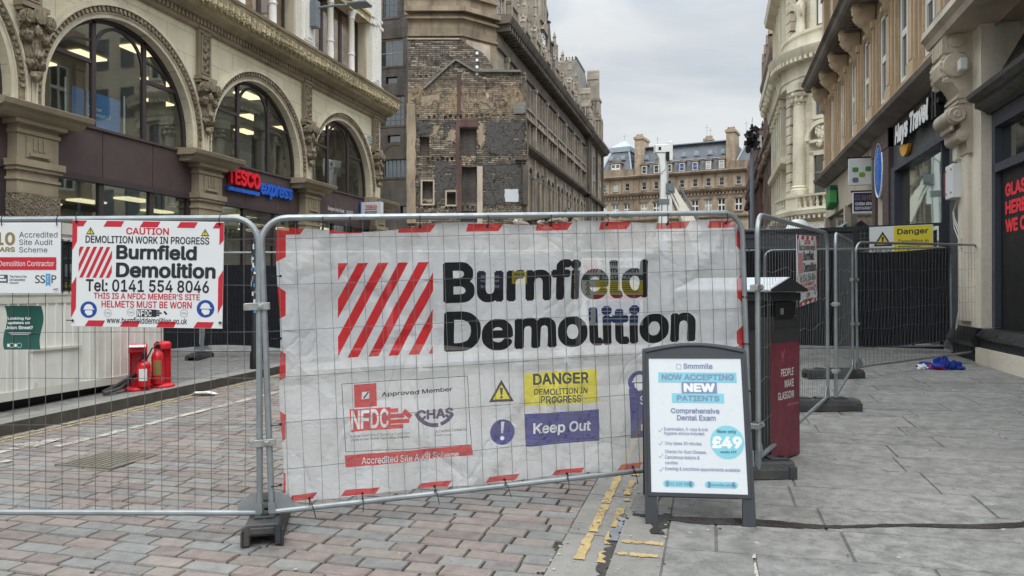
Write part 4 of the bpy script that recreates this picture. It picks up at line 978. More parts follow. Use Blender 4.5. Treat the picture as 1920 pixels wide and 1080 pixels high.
for z, d in ((19.5, .5), (19.1, .25), (18.0, .12), (20.6, .2)):   # the cornice carried round the canted corner and the end wall
    for (xa, ya), (xb, yb) in (((48.2, 0), (46.0, 1.66)), ((46.0, 1.66), (45.1, 5.1))):
        v = Vector((xb-xa, yb-ya, 0)).normalized(); nn = Vector((v.y, -v.x, 0)); nn = nn if nn.dot(Vector((-1, -.4, 0))) > 0 else -nn
        q = [Vector((xa, ya, z)), Vector((xb, yb, z))]; h = .32 if z == 19.5 else .16
        pts = [q[0], q[0]+nn*d-v*d*.35, q[1]+nn*d+v*d*.35, q[1]]; ec.add([tuple(p_) for p_ in pts]+[(p_.x, p_.y, p_.z+h) for p_ in pts], [(0, 1, 2, 3), (4, 5, 6, 7), (0, 1, 5, 4), (1, 2, 6, 5), (2, 3, 7, 6), (3, 0, 4, 7)])
c.build('cornice', M['hotel_dark'], HB); ec.build('end_cornice', M['ashlar'], HB)
e = MB()
for xx, yy, a in ((47.3, .66, 0), (46.55, 1.22, 0)):
    m = Matrix.Translation((xx, yy, 15.4)) @ Matrix.Rotation(math.atan2(-1.66, 2.2), 4, 'Z'); e.box(-.5, .5, -.12, .05, -.2, 2.4, 0, m); e.box(-.28, .28, -.14, .05, 0, 2, 0, m)
e.build('corner_architrave', M['hotel_pale'], HB)
sw = MB(); sw.box(-.02, .02, -.01, .01, 0, 1)
# attic: dormers, chimneys, roof
a = MB(); wall(a, HX0, HX1, 20, 21.4, [], .9, .1); a.build('parapet_wall', M['hotel'], HB)
def dormer(x, hh=2.0, wd=2.3, ped=1.5, fin=True):
    k = MB(); z = 20
    k.box(x-wd/2, x+wd/2, .3, 2.2, z, z+hh); k.prism([(x-wd/2-.15, z+hh), (x+wd/2+.15, z+hh), (x, z+hh+ped)], 'y', .2, 2.4); k.box(x-wd/2-.12, x+wd/2+.12, .15, 2.3, z+hh-.15, z+hh+.05)
    for sx in (-1, 1): k.box(x+sx*wd*.46-.16, x+sx*wd*.46+.16, .12, .5, z, z+hh+.35); k.lathe([(.2, 0), (.24, .1), (.1, .3), (.16, .45), (0, .8)], (x+sx*wd*.46, .3, z+hh+.35), 8)
    if fin: k.box(x-.3, x+.3, .15, .8, z+hh+ped-.6, z+hh+ped+.5); k.lathe([(.36, 0), (.36, .15), (.2, .25), (.14, .8), (.2, .9), (0, 1.5)], (x, .45, z+hh+ped+.5), 8)
    o = k.build('dormer', M['hotel'], HB); window(o, x, z+.4, 1.0, 1.4, .24, M['hotel_pale'], M['dark_glass'], 1, 2, .08); return o
for i, x in enumerate((49.8, 53.8, 57.8, 61.6, 65.6, 69.5, 73.5, 77.5, 81.2)): dormer(x, 2.1+(i % 2)*.5, 2.3, 1.5)
for x, z in ((59.8, 23.5), (67.5, 24.6), (71.4, 24.6), (75.4, 24.2), (79.4, 24)):
    k = MB(); k.box(x-.5, x+.5, .6, 1.7, 20, z-1); k.box(x-.62, x+.62, .5, 1.8, z-1, z-.7); k.box(x-.45, x+.45, .7, 1.6, z-.7, z); k.prism([(x-.5, z), (x+.5, z), (x, z+.9)], 'y', .6, 1.7); k.build('chimney_stack', M['hotel'], HB)
k = MB(); k.prism([(49.5, 20), (84, 20), (84, 24.4), (51, 24.4)], 'y', 2.2, 5.0); k.build('roof', M['roof_slate'], HB)
k = MB(); k.box(46.6, 50.5, 1.9, 6, 20, 27); k.build('corner_attic', M['ashlar'], HB)
# glazed roof and clock turret
k = MB(); k.prism([(58, 23.5), (63.4, 23.5), (62.4, 30), (59, 30)], 'y', 3.0, 7); k.build('lead_roof', M['lead'], HB)
ct = MB(); x, y = 64.3, 1.5
ct.box(x-1.1, x+1.1, y-1.1, y+1.1, 20, 24.9); ct.box(x-1.3, x+1.3, y-1.3, y+1.3, 24.9, 25.3); ct.box(x-1.0, x+1.0, y-1.0, y+1.0, 25.3, 28.6); ct.box(x-1.2, x+1.2, y-1.2, y+1.2, 28.6, 29); ct.lathe([(1.3, 29), (.7, 31), (.2, 35), (0, 36)], (x, y, 0), 8)
ct.box(x-1.25, x+1.25, y-1.25, y+1.25, 22.3, 22.6); ct.prism([(x-1.1, 24.2), (x+1.1, 24.2), (x, 25.2)], 'y', y-1.4, y-1)
for sx in (-1, 1):
    for sy in (-1, 1): ct.tube([(x+sx*1.0, y+sy*1.0, 25.3), (x+sx*1.0, y+sy*1.0, 29)], .2, 6); ct.lathe([(.3, 0), (.12, .6), (.2, .8), (0, 1.6)], (x+sx*1.05, y+sy*1.05, 29), 6)
for q in (-.35, .35): ct.box(x+q-.2, x+q+.2, y-1.05, y-.95, 25.6, 28.3)
to = ct.build('clock_turret', M['hotel'], HB)
for ax in (0, 1):
    k = MB()
    if ax: k.lathe([(0, 0), (.72, 0), (.72, .06), (0, .08)], (x, y-1.18, 23.6), 20, ax='y')
    else: k.lathe([(0, 0), (.72, 0), (.72, .06), (0, .08)], (x-1.18, y, 23.6), 20, ax='x')
    f = k.build('clock_face', M['white_letter'], to)
    k = MB()
    for an, ln in ((.4, .5), (2.2, .36)):
        for t_ in range(1):
            d1, d2 = math.cos(an)*ln, math.sin(an)*ln
            k.tube([(x, y-1.2, 23.6), (x+d1, y-1.2, 23.6+d2)] if ax else [(x-1.2, y, 23.6), (x-1.2, y+d1, 23.6+d2)], .035, 4)
    for i in range(12):
        an = PI*i/6; d1, d2 = math.cos(an)*.6, math.sin(an)*.6; k.blob((x+d1, y-1.2, 23.6+d2) if ax else (x-1.2, y+d1, 23.6+d2), (.05,)*3, 0, 0, 5, 4)
    k.build('clock_hand', M['black_metal'], f)
pn = MB(); pn.box(67.1, 68.1, .3, 1.3, 20, 24.2); pn.lathe([(.75, 24.2), (.75, 24.4), (.45, 24.5), (.3, 26.2), (.45, 26.3), (.12, 26.6), (.2, 27.0), (0, 28.0)], (67.6, .8, 0), 8); pn.build('pinnacle', M['hotel_dark'], HB)
# end pavilion with a steep roof
PX0, PX1 = 84.0, 95.6
ph = [(x, x+1.0, a, b) for x in (86.2, 88.3, 91.4, 93.4) for a, b in ((15.3, 17.4), (12.6, 14.5), (8.2, 11.6), (4.2, 7.6))]
w = MB(); wall(w, PX0, PX1, -.3, 19.2, ph, -.35, .3); w.quad((PX0, -.35, -.3), (PX0, 0.1, -.3), (PX0, .1, 19.2), (PX0, -.35, 19.2)); w.quad((PX1, -.35, -.3), (PX1, 10, -.3), (PX1, 10, 19.2), (PX1, -.35, 19.2)); w.build('pavilion_wall', M['hotel'], HB)
for x in (86.2, 88.3, 91.4, 93.4):
    for a, b in ((15.3, 17.4), (12.6, 14.5), (8.2, 11.6), (4.2, 7.6)): window(HB, x+.5, a, 1.0, b-a, -.2, M['hotel_dark'], M['dark_glass'], 1, 2, .07)
c = MB(); course(c, PX0-.3, PX1+.4, [(-.35, 18.6), (-1.0, 18.75), (-1.35, 19.2), (-1.3, 19.5), (.5, 19.6), (.5, 18.6)]); course(c, PX0-.1, PX1+.2, [(-.35, 12), (-.8, 12.1), (-.85, 12.4), (0, 12.45), (0, 12)])
for x in (84.2, 85.4, 90.4, 95.2): c.box(x-.3, x+.3, -.6, -.3, 4, 18.6)
c.build('pavilion_cornice', M['hotel_dark'], HB)
k = MB(); z0, z1 = 19.6, 28.6; A_ = [(84.2, .3), (95.4, .3), (95.4, 8.0), (84.2, 8.0)]; B_ = [(86.6, 1.4), (93.2, 1.4), (93.2, 5.6), (86.6, 5.6)]
k.add([(x, y, z0) for x, y in A_]+[(x, y, z1) for x, y in B_], [(0, 1, 5, 4), (1, 2, 6, 5), (2, 3, 7, 6), (3, 0, 4, 7), (4, 5, 6, 7)]); k.build('pavilion_roof', M['roof_slate'], HB)
for x, z, h in ((87.0, 19.6, 5.6), (93.6, 19.6, 9.6)):
    k = MB(); k.box(x-.9, x+.9, -.5, 1.6, z, z+h*.32); k.box(x-1.05, x+1.05, -.62, 1.7, z+h*.32, z+h*.36); k.box(x-.7, x+.7, -.4, 1.5, z+h*.36, z+h*.58); k.box(x-.82, x+.82, -.5, 1.6, z+h*.58, z+h*.61); k.prism([(x-.7, z+h*.61), (x+.7, z+h*.61), (x+.42, z+h*.74), (x+.42, z+h*.86), (x+.5, z+h*.87), (x+.34, z+h*.98), (x+.2, z+h), (x-.2, z+h), (x-.34, z+h*.98), (x-.5, z+h*.87), (x-.42, z+h*.86), (x-.42, z+h*.74)], 'y', -.25, 1.2)
    for sx in (-1, 1): k.tube([(x+sx*.75, -.55, z), (x+sx*.75, -.55, z+h*.32)], .14, 6); k.lathe([(.2, 0), (.24, .1), (.1, .3), (.16, .5), (0, 1.1)], (x+sx*.85, -.3, z+h*.36), 8)
    o = k.build('gabled_dormer', M['hotel'], HB)
    k = MB()
    for zz, hh, xx, yy in ((.08*h, .2*h, .9, .2), (.08*h, .2*h, .9, 1.0), (.39*h, .16*h, .7, .3), (.39*h, .16*h, .7, .9)): k.box(x-xx-.03, x-xx-.01, yy-.2, yy+.2, z+zz, z+zz+hh)
    for q in (-.35, .35): k.box(x+q-.2, x+q+.2, -.53, -.51, z+.06*h, z+.27*h)
    k.build('dormer_light', M['dark_glass'], o)
    k = MB()
    for q in range(5): k.box(x-.98, x-.9, -.4+q*.42, -.28+q*.42, z, z+h*.32)
    for q in range(4): k.box(x-.78, x-.7, -.3+q*.5, -.18+q*.5, z+h*.36, z+h*.58)
    k.build('shaft', M['hotel_pale'], o)
k = MB()
for i in range(20): k.box(86.8+i*.3, 86.95+i*.3, 1.35, 1.45, 28.6, 28.95)
for i in range(12): k.box(86.56, 86.64, 1.4+i*.36, 1.56+i*.36, 28.6, 28.95)
k.build('ridge_cresting', M['hotel_dark'], HB)
gl_ = thing('hotel_wall_lamp', 'small lamp on a bracket by the edge of the burnt gable', 'light fitting', MH @ Matrix.Translation((57.3, -.2, 10.2)))
b = MB(); b.tube([(0, 0, 0), (-.2, -.9, .05)], .04, 5); b.box(-.35, -.05, -1.2, -.85, -.1, .1); b.build('lamp_arm', M['grey_metal'], gl_)

# ------------------------------------------------------------------ mansarded block closing the street
MF = frame((-16.6, 113.6, 0), (math.cos(R(-12)), math.sin(R(-12)), 0))
FB = thing('mansard_block', 'golden sandstone block with a blue slate mansard roof closing the end of the street', 'building', MF)
FL = 30.0; wx = [7.0, 8.85, 10.75, 12.65, 14.55, 16.45, 18.3]; lx = [.75, 2.55, 4.4]; rx = [20.65, 22.5, 25, 27.2]
holes = []
for x in wx+lx+rx: holes += [(x-.36, x+.36, 16.35, 17.5), (x-.5, x+.5, 12.7, 14.45), (x-.5, x+.5, 9.2, 11.2), (x-.5, x+.5, 5.6, 7.8)]
w = MB(); wall(w, -1.5, FL, 0, 18.3, holes, 0, .2); w.quad((-1.5, 0, 0), (-1.5, 8, 0), (-1.5, 8, 18), (-1.5, 0, 18)); w.build('wall', M['far_stone'], FB)
i = 0
for x in lx+wx+rx:
    i += 1
    window(FB, x, 16.35, .72, 1.15, .1, M['white_frame'], M['pale_glass'] if i in (2, 13) else M['dark_glass'], 1, 2, .07); window(FB, x, 12.7, 1.0, 1.75, .1, M['white_frame'], M['pale_glass'] if i in (1, 4, 9) else M['dark_glass'], 2, 2, .08, 'window', .16)
    window(FB, x, 9.2, 1.0, 2.0, .1, M['white_frame'], M['dark_glass'], 2, 2, .08, 'window', .14); window(FB, x, 5.6, 1.0, 2.2, .1, M['white_frame'], M['dark_glass'], 2, 2, .08, 'window', .14)
t = MB(); course(t, -1.6, FL, [(0, 18.0), (-.5, 18.2), (-.65, 18.4), (-.6, 18.55), (0.2, 18.6)]); course(t, -1.6, FL, [(0, 15.3), (-.15, 15.35), (-.5, 15.7), (-.6, 15.95), (0, 16.1)]); course(t, -1.6, FL, [(0, 11.7), (-.3, 11.8), (-.35, 12.0), (0, 12.1)])
x = -1.5
while x < FL: t.box(x, x+.22, -.35, 0, 15.05, 15.35); x += .5
for x in (6.0, 19.5, 5.1): t.box(x-.3, x+.3, -.14, 0, 4, 18)
for x in wx+lx+rx: t.box(x-.62, x+.62, -.12, 0, 12.5, 12.68); t.box(x-.62, x+.62, -.14, 0, 14.5, 14.7); t.box(x-.48, x+.48, -.1, 0, 16.2, 16.33); t.box(x-.9, x-.82, -.1, 0, 16.1, 18)
t.box(-1.5, 5.4, -.1, .3, 18.6, 19.6); t.box(19.4, FL, -.1, .3, 18.6, 19.7); t.build('stone_trim', M['far_trim'], FB)
r = MB(); r.prism([(.25, 18.6), (9, 18.6), (9, 22.9), (2.2, 22.9), (1.1, 21)], 'x', 5.2, 19.5); ro = r.build('mansard_roof', M['far_slate'], FB)
r = MB(); r.box(5.2, 19.5, 1.5, 2.4, 22.9, 23.02); r.box(5.2, 19.5, .72, 1.15, 20.35, 20.5); r.build('lead_roll', M['lead'], ro)
for x in wx:
    k = MB(); k.box(x-.5, x+.5, .1, 1.2, 18.62, 20.05); k.prism([(x-.65, 20.05), (x+.65, 20.05), (x, 20.5)], 'y', 0, 1.3); k.build('dormer', M['far_trim'], FB)
    j = wx.index(x); window(FB, x, 18.75, .72, 1.15, .04, M['white_frame'], M['blue_glass'] if j in (3, 4) else M['dark_glass'] if j < 3 else M['pale_glass'], 1, 2, .08, 'dormer_window')
    k = MB(); k.lathe([(.2, -.12), (.34, -.12), (.34, .8), (.2, .8)], (x+.05, 1.0, 21.35), 14, ax='y'); k.box(x-.38, x+.48, .95, 1.5, 20.95, 21.2); k.lathe([(0, 0), (.2, 0), (.2, .04), (0, .05)], (x+.05, .92, 21.35), 12, ax='y'); k.build('roundel_dormer', M['lead'], FB)
def pav(x0, x1, zt, crown=True):
    k = MB(); a = [(x0, .3), (x1, .3), (x1, 7), (x0, 7)]; q = .28*(x1-x0); b = [(x0+q*.9, 1.7), (x1-q*.6, 1.7), (x1-q*.6, 6), (x0+q*.9, 6)]
    k.add([(x, y, 19.3) for x, y in a]+[(x, y, zt) for x, y in b], [(0, 1, 5, 4), (1, 2, 6, 5), (2, 3, 7, 6), (3, 0, 4, 7), (4, 5, 6, 7)]); o = k.build('pavilion_roof', M['far_slate'], FB)
    k = MB()
    for i in range(4): k.tube([(a[i][0], a[i][1], 19.3), (b[i][0], b[i][1]-.02, zt)], .16, 4)
    bx0, bx1 = b[0][0]-.2, b[1][0]+.2; k.box(bx0, bx1, 1.5, 6.2, zt, zt+.75); m = (bx0+bx1)/2
    k.add([(bx0, 1.5, zt+.75), (bx1, 1.5, zt+.75), (bx1, 6.2, zt+.75), (bx0, 6.2, zt+.75), (m, 3.8, zt+2.1)], [(0, 1, 4), (1, 2, 4), (2, 3, 4), (3, 0, 4)]); k.build('lead_crown', M['lead'], o)
    x = (x0+x1)/2; k = MB(); k.box(x-.9, x+.9, .1, 1.6, 19.0, 20.6); k.prism([(x-1.1, 20.6), (x+1.1, 20.6), (x, 21.2)], 'y', 0, 1.7); k.build('dormer', M['far_trim'], FB)
    window(FB, x, 19.1, 1.4, 1.4, .05, M['white_frame'], M['dark_glass'], 2, 2, .09, 'dormer_window', .2)
    k = MB()
    for q in (-.95, .95): k.box(x+q-.32, x+q+.32, .75, 1.6, 21.2, 21.9); k.lathe([(.12, 0), (.25, 0), (.25, .1), (.12, .1)], (x+q, .68, 21.55), 12, ax='y')
    k.build('roundel_dormer', M['lead'], FB)
pav(.1, 5.0, 22.6); pav(20.2, 27, 23.2)
for x0, x1, z in ((5.5, 6.7, 24.0), (18.9, 20.1, 23.8), (15.2, 16.3, 23.4)):
    k = MB(); y0 = .2 if x0 != 15.2 else 3; k.box(x0, x1, y0, 3.5 if y0 < 1 else 4.4, 18.6, z); k.box(x0-.15, x1+.15, y0-.15, 3.7 if y0 < 1 else 4.6, z, z+.35); k.box(x0+.05, x1-.05, y0, 3.4 if y0 < 1 else 4.3, z+.35, z+.5)
    for q in range(3): k.lathe([(.14, 0), (.17, .3), (.14, .35)], (x0+.25+q*.35, y0+.6, z+.5), 8)
    k.build('chimney_stack', M['far_stone'], FB)
k = MB()
for x, z, h in ((8.2, 22.9, 1.8), (15.6, 23.6, 2.2), (16.1, 23.6, 1.6), (21.2, 23.8, 2.0), (3, 24.6, .8)): k.tube([(x, 3, z), (x, 3, z+h)], .025, 4); k.tube([(x-.3, 3, z+h*.8), (x+.3, 3, z+h*.8)], .02, 4)
k.build('roof_aerial', M['grey_metal'], FB)

# ------------------------------------------------------------------ aerial work platform standing in the closed street
CR = thing('boom_lift', 'tall white telescopic boom lift standing in the closed street', 'crane', Matrix.Translation((-2.9, 47, GZ(47))) @ Matrix.Rotation(R(15), 4, 'Z'))
def beam(mb, a, b, w0, w1, d0=None):
    a, b = Vector(a), Vector(b); t = (b-a).normalized(); u = Vector((0, 1, 0)); v = t.cross(u).normalized(); u = v.cross(t); vs = []
    for p, wd in ((a, w0), (b, w1)):
        for su, sv in ((-1, -1), (1, -1), (1, 1), (-1, 1)): vs.append(tuple(p+u*su*wd*.5+v*sv*wd*.5))
    mb.add(vs, [(0, 1, 2, 3), (4, 5, 6, 7), (0, 1, 5, 4), (1, 2, 6, 5), (2, 3, 7, 6), (3, 0, 4, 7)])
b = MB(); beam(b, (-.12, 0, 1.4), (.0, 0, 6.2), .66, .54); beam(b, (.0, 0, 6.2), (.03, 0, 9.0), .42, .36); b.build('main_boom', M['boom'], CR, bevel=.03)
b = MB(); beam(b, (.0, .1, 5.0), (.1, .1, 9.2), .46, .4); b.build('telescopic_section', M['boom'], CR, bevel=.02)
b = MB(); beam(b, (3.3, -.1, 1.4), (.4, -.1, 7.1), 1.35, .4); b.build('second_boom', M['boom_cream'], CR, bevel=.03)
b = MB(); beam(b, (3.75, -.3, 1.9), (.9, -.3, 7.2), .16, .12); b.tube([(.55, -.1, 7.4), (.6, -.1, 6.2), (.8, -.1, 5.7)], .09, 6); b.build('hydraulic_ram', M['grey_metal'], CR)
b = MB(); b.tube([(-.2, -.3, 1.5), (-.16, -.3, 6.1)], .03, 5); b.tube([(.14, -.3, 1.5), (.2, -.3, 6.1), (.16, -.3, 8.8)], .025, 5); b.tube([(2.7, -.45, 1.9), (.35, -.35, 7.0)], .035, 5); b.box(-.34, .3, -.32, .3, 6.05, 6.35); b.box(.1, .62, -.35, .2, 6.7, 7.3); b.lathe([(0, -.4), (.2, -.4), (.2, .3), (0, .3)], (.4, 0, 7.0), 12, ax='y'); b.box(-.32, .28, -.31, .29, 3.4, 3.55); b.build('hose_and_collar', M['grey_metal'], CR)
b = MB(); b.box(-.55, .5, -.3, .35, 9.2, 9.7); b.box(.28, .52, -.32, .37, 8.7, 9.9); b.prism([(-.5, 9.2), (.1, 9.2), (.1, 8.2), (-.2, 7.9), (-.3, 8.8)], 'y', -.25, .25); b.box(.35, .75, -.2, .2, 6.3, 6.6); b.box(.2, .5, -.25, .25, 5.6, 7.2); b.build('boom_head', M['boom'], CR, bevel=.03)
b = MB(); b.box(.1, .3, -.34, -.3, 8.7, 9.25); b.box(-.36, -.2, -.31, -.29, 9.35, 9.55); b.build('sheave', M['black_metal'], CR)
b = MB(); b.box(-1.1, 3.8, -1.2, 1.2, .5, 1.5); b.box(2.6, 3.8, -1.1, 1.1, 1.5, 2.2); b.build('turret_body', M['boom'], CR, bevel=.06)
for x in (-.7, 3.2):
    for y in (-1.15, 1.15):
        b = MB(); b.lathe([(.2, -.16), (.5, -.16), (.52, 0), (.5, .16), (.2, .16)], (x, y, .52), 16, ax='y'); b.build('wheel', M['black_plastic'], CR, smooth=True)
# ------------------------------------------------------------------ camera mast further up the right pavement
CM = thing('camera_mast', 'grey steel mast topped by a cluster of black cameras', 'camera mast', Matrix.Translation((1.45, 29.4, PZ(1.45, 29.4))))
b = MB(); b.tube([(0, 0, 0), (0, 0, 2.5), (0, 0, 6.3)], .1, 10, r2=.07); b.box(-.13, .13, -.13, .13, 0, .4); b.tube([(0, 0, 3.3), (1.6, .2, 3.45)], .02, 5); b.build('pole', M['grey_metal'], CM)
b = MB(); r = random.Random(8)
for i in range(26): b.box(-.1, .1, -.06, .06, -.08, .08, 0, Matrix.Translation((r.uniform(-.2, .2), r.uniform(-.16, .16), 6.15+r.uniform(0, .95))) @ Matrix.Rotation(r.uniform(0, 3), 4, 'Z') @ Matrix.Rotation(r.uniform(-.7, .7), 4, 'Y') @ Matrix.Scale(r.uniform(.6, 1.4), 4))
b.tube([(0, 0, 6.2), (0, 0, 7.2)], .05, 6); b.tube([(0, 0, 7.2), (.02, 0, 7.45)], .012, 4); b.build('camera_cluster', M['black_metal'], CM)
b = MB(); b.box(.18, .34, -.1, .1, 6.3, 6.75); b.build('equipment_box', M['board'], CM)
# ------------------------------------------------------------------ right: sandstone building with shops below (local x runs towards the camera)
MX = frame((XR, 0, 0), (0, -1, 0))
SB = thing('sandstone_building', 'sandstone building with tall pilastered windows over grey and black shopfronts', 'building', MX)
def Yb(a, b): return (-b, -a)
P0 = [14.6+2.28*i for i in range(9)]; P0 = [5.48, 7.76, 10.04, 12.32]+P0         # pilaster centres, Y
ZB = 6.42
holes = [(-(y+2.28)+.52, -y-.52, a, b) for y in P0[:-1] for a, b in ((6.75, 9.25), (10.9, 13.4))]
w = MB(); wall(w, -33.4, -4, 6.0, 15.5, holes, 0, .4); w.quad((-33.4, 0, -.2), (-33.4, 14, -.2), (-33.4, 14, 15.5), (-33.4, 0, 15.5)); w.quad((-4, 0, -.2), (-4, 14, -.2), (-4, 14, 15.5), (-4, 0, 15.5)); w.quad((-33.4, 0, 15.5), (-4, 0, 15.5), (-4, 14, 15.5), (-33.4, 14, 15.5)); w.build('wall', M['sand'], SB)
for y in P0[:-1]:
    for a in (6.75, 10.9): window(SB, -(y+1.14), a, 1.24, 2.5, .04, M['white_frame'], M['dark_glass'], 2, 2, .13, 'window', .12)
t = MB(); tp = None
t.box(-.27, .27, -.12, .02, 6.44, 9.3); t.box(-.32, .32, -.17, .02, 6.44, 6.85); t.box(-.15, .15, -.16, -.115, 6.9, 9.2); t.box(-.32, .32, -.17, .02, 9.1, 9.3); t.box(-.4, -.31, -.06, .02, 6.5, 9.3); t.box(.31, .4, -.06, .02, 6.5, 9.3)
t.box(-.27, .27, -.2, .02, 10.3, 13.6); t.box(-.33, .33, -.26, .02, 13.4, 13.6)
k = MB(); pr = [(-.03, 9.9), (-.62, 9.9), (-.66, 9.78), (-.56, 9.62), (-.62, 9.5), (-.52, 9.34), (-.36, 9.22), (-.24, 9.05), (-.3, 8.9), (-.2, 8.74), (-.03, 8.7)]; k.prism(pr, 'x', -.1, .1)
for z, r in ((9.68, .16), (9.34, .13), (8.92, .12)): k.lathe([(0, -.13), (r*.45, -.13), (r*.5, -.12), (r*.85, -.12), (r*.85, .12), (r*.5, .12), (r*.45, .13), (0, .13)], (0, -.5 if z > 9.5 else -.36 if z > 9 else -.22, z), 12, ax='x')
kp = None
for y in P0:
    if tp is None: tp = t.build('pilaster', M['sand_plain'], SB, loc=(-y, 0, 0)); kp = k.build('scroll_console', M['sand_plain'], SB, loc=(-y, 0, 0))
    else: link('pilaster', tp.data, SB, (-y, 0, 0)); link('scroll_console', kp.data, SB, (-y, 0, 0))
c = MB(); course(c, -33.9, -4, [(0, 9.9), (-.72, 9.9), (-.8, 9.98), (-.84, 10.12), (-.94, 10.2), (-.9, 10.32), (0, 10.42)]); x = -33.7
while x < -4: c.box(x, x+.12, -.5, 0, 9.78, 9.9); x += .3
course(c, -33.9, -4, [(0, 14.2), (-.6, 14.3), (-.8, 14.6), (0, 14.8)]); c.build('cornice', M['sand_grey'], SB)
s = MB(); course(s, -33.6, -15.7, [(0, 6.12), (-.2, 6.12), (-.24, 6.2), (-.22, 6.44), (0, 6.5)]); s.build('sill_band', M['sand_plain'], SB)
d = MB(); course(d, -33.6, -15.72, [(.3, 5.78), (-.12, 5.8), (-.3, 5.92), (-.46, 6.0), (-.5, 6.11), (.3, 6.115)]); d.build('shop_cornice', M['sand_grey'], SB)
s = MB(); course(s, -15.7, -4, [(.8, 6.06), (-.66, 6.06), (-.7, 6.16), (-.78, 6.24), (-.74, 6.4), (.3, 6.46)]); s.build('projecting_ledge', M['console'], SB)
s = MB(); course(s, -15.5, -4, [(-.3, 6.462), (-.66, 6.47), (-.6, 6.62), (-.5, 6.75), (.1, 6.76), (.1, 6.462)]); s.build('ledge_parapet', M['sand_grey'], SB)
# black corner shop
b = MB(); course(b, -14.2, -4, [(.3, .72), (-.26, .72), (-.3, .78), (-.2, .9), (.3, .92)]); b.box(-14.2, -4, -.24, .3, .58, .718); b.build('plinth_moulding', M['black_gloss'], SB)
b = MB(); b.box(-14.3, -4, -.28, .4, -.1, .575)
b.build('stone_plinth', M['pilaster'], SB)
b = MB(); b.box(-14.1, -4, .03, .1, .92, 3.5); b.build('black_window_panel', M['black_panel'], SB)
b = MB(); b.box(-14.2, -4, -.06, .1, 3.5, 3.64); b.box(-14.2, -14.06, -.06, .1, .92, 4.5); b.box(-14.06, -4, -.06, .1, 4.26, 4.5); b.box(-10, -9.9, -.05, .1, .92, 4.3); b.build('shopfront_frame', M['charcoal2'], SB)
b = MB(); b.box(-14.06, -4, .06, .08, 3.64, 4.26); b.build('transom_light', M['dark_glass'], SB)
b = MB(); course(b, -14.25, -4, [(.6, 4.5), (-.1, 4.5), (-.16, 4.56), (-.3, 4.62), (-.3, 4.7), (-.42, 4.76), (-.42, 4.84), (-.3, 4.88), (.6, 4.9)]); b.build('fascia_moulding', M['black_gloss'], SB)
b = MB(); b.quad((-14.25, -.1, 4.88), (-4, -.1, 4.88), (-4, .55, 6.06), (-14.25, .55, 6.06)); b.quad((-14.25, -.1, 4.88), (-14.25, .55, 6.06), (-14.25, .8, 6.06), (-14.25, .8, 4.88)); b.build('fascia', M['black_panel'], SB)
wr = thing('shop_window_lettering', 'big red capital lettering on the black shop window panel', 'sign', MX @ Matrix.Translation((-13.85, .026, 3.32)))
A = Art(wr, 0, 0, .01, -.002)
for i, (t_, wd) in enumerate((('GLASGOW', 176), ('HERE', 92), ('WE COME', 168))): A.text('neon_red', t_, 0, 4+i*29, wd*.92, 26+i*29, .045)
A.done(dict(neon_red='red_lettering'), M)
# pale stone pier with its console
b = MB(); b.box(-15.5, -14.26, -.2, .4, .9, 6.055); b.box(-15.25, -14.75, -.26, -.19, 1.0, 4.3); b.build('stone_pier', M['pilaster'], SB)
b = MB(); b.box(-15.75, -14.3, -.24, .4, -.1, .58); b.build('pier_base', M['black_panel'], SB)
b = MB(); course(b, -15.72, -14.28, [(.3, .58), (-.3, .58), (-.34, .66), (-.3, .76), (-.24, .9), (.3, .9)]); b.build('pier_moulding', M['black_gloss'], SB)
k = MB(); xa, xb = -15.35, -14.7
k.prism([(.1, 6.06), (-.62, 6.06), (-.66, 5.9), (-.62, 5.72), (-.7, 5.55), (-.66, 5.35), (-.5, 5.2), (-.38, 5.0), (-.3, 4.8), (.1, 4.75)], 'x', xa, xb)
k.prism([(.1, 4.75), (-.36, 4.78), (-.52, 4.74), (-.56, 4.62), (-.4, 4.5), (-.38, 4.4), (-.46, 4.34), (-.44, 4.2), (-.3, 4.16), (-.28, 3.95), (.1, 3.95)], 'x', xa-.04, xb+.04)
for y, z, r in ((-.46, 5.5, .22), (-.5, 4.6, .15), (-.36, 4.25, .1), (-.45, 5.92, .12)): k.lathe([(0, -.42), (r*.5, -.42), (r*.55, -.38), (r*.9, -.38), (r, -.35), (r, .35), (r*.9, .38), (0, .4)], (-15.02, y, z), 16, ax='x')
for i in range(6): x = xa+.05+i*.11; k.box(x, x+.07, -.68, -.3, 5.72, 5.98); k.tube([(x+.03, -.5, 4.74), (x+.03, -.52, 4.36)], .04, 5)
for i in range(5): k.box(xa-.02-.02*(i % 2), xb+.02+.02*(i % 2), -.42-.03*(i % 2), .1, 4.78+i*.045, 4.82+i*.045)
for i in range(8): k.blob((xb-.02, -.62+.03*math.sin(i), 5.95-i*.1), (.05, .07, .06), i, .3, 7, 5); k.blob((xa, -.62+.03*math.sin(i), 5.95-i*.1), (.05, .07, .06), i, .3, 7, 5)
k.lathe([(0, .43), (.05, .44), (.07, .42), (.13, .43), (.15, .4)], (-15.02-.0, -.46, 4.62), 10, ax='x')
k.build('carved_console', M['console'], SB, smooth=35)
def boxthing(nm, lb, ct, x, y, z, w_, d_, h_, mt, **kw):
    o = thing(nm, lb, ct, MX @ Matrix.Translation((x, y, z))); q = MB(); q.box(-w_/2, w_/2, -d_, 0, 0, h_); q.build('casing', M[mt], o, bevel=.012); return o
j1 = boxthing('junction_box', 'pale grey electrical box on the stone pier, larger and lower of two', 'junction box', -15.32, -.2, 3.22, .42, .2, .62, 'board')
b = MB()
for x, z in ((-.15, .1), (.15, .1), (-.15, .52), (.15, .52)): b.box(x-.015, x+.015, -.215, -.2, z-.015, z+.015)
b.build('screw', M['grey_metal'], j1)
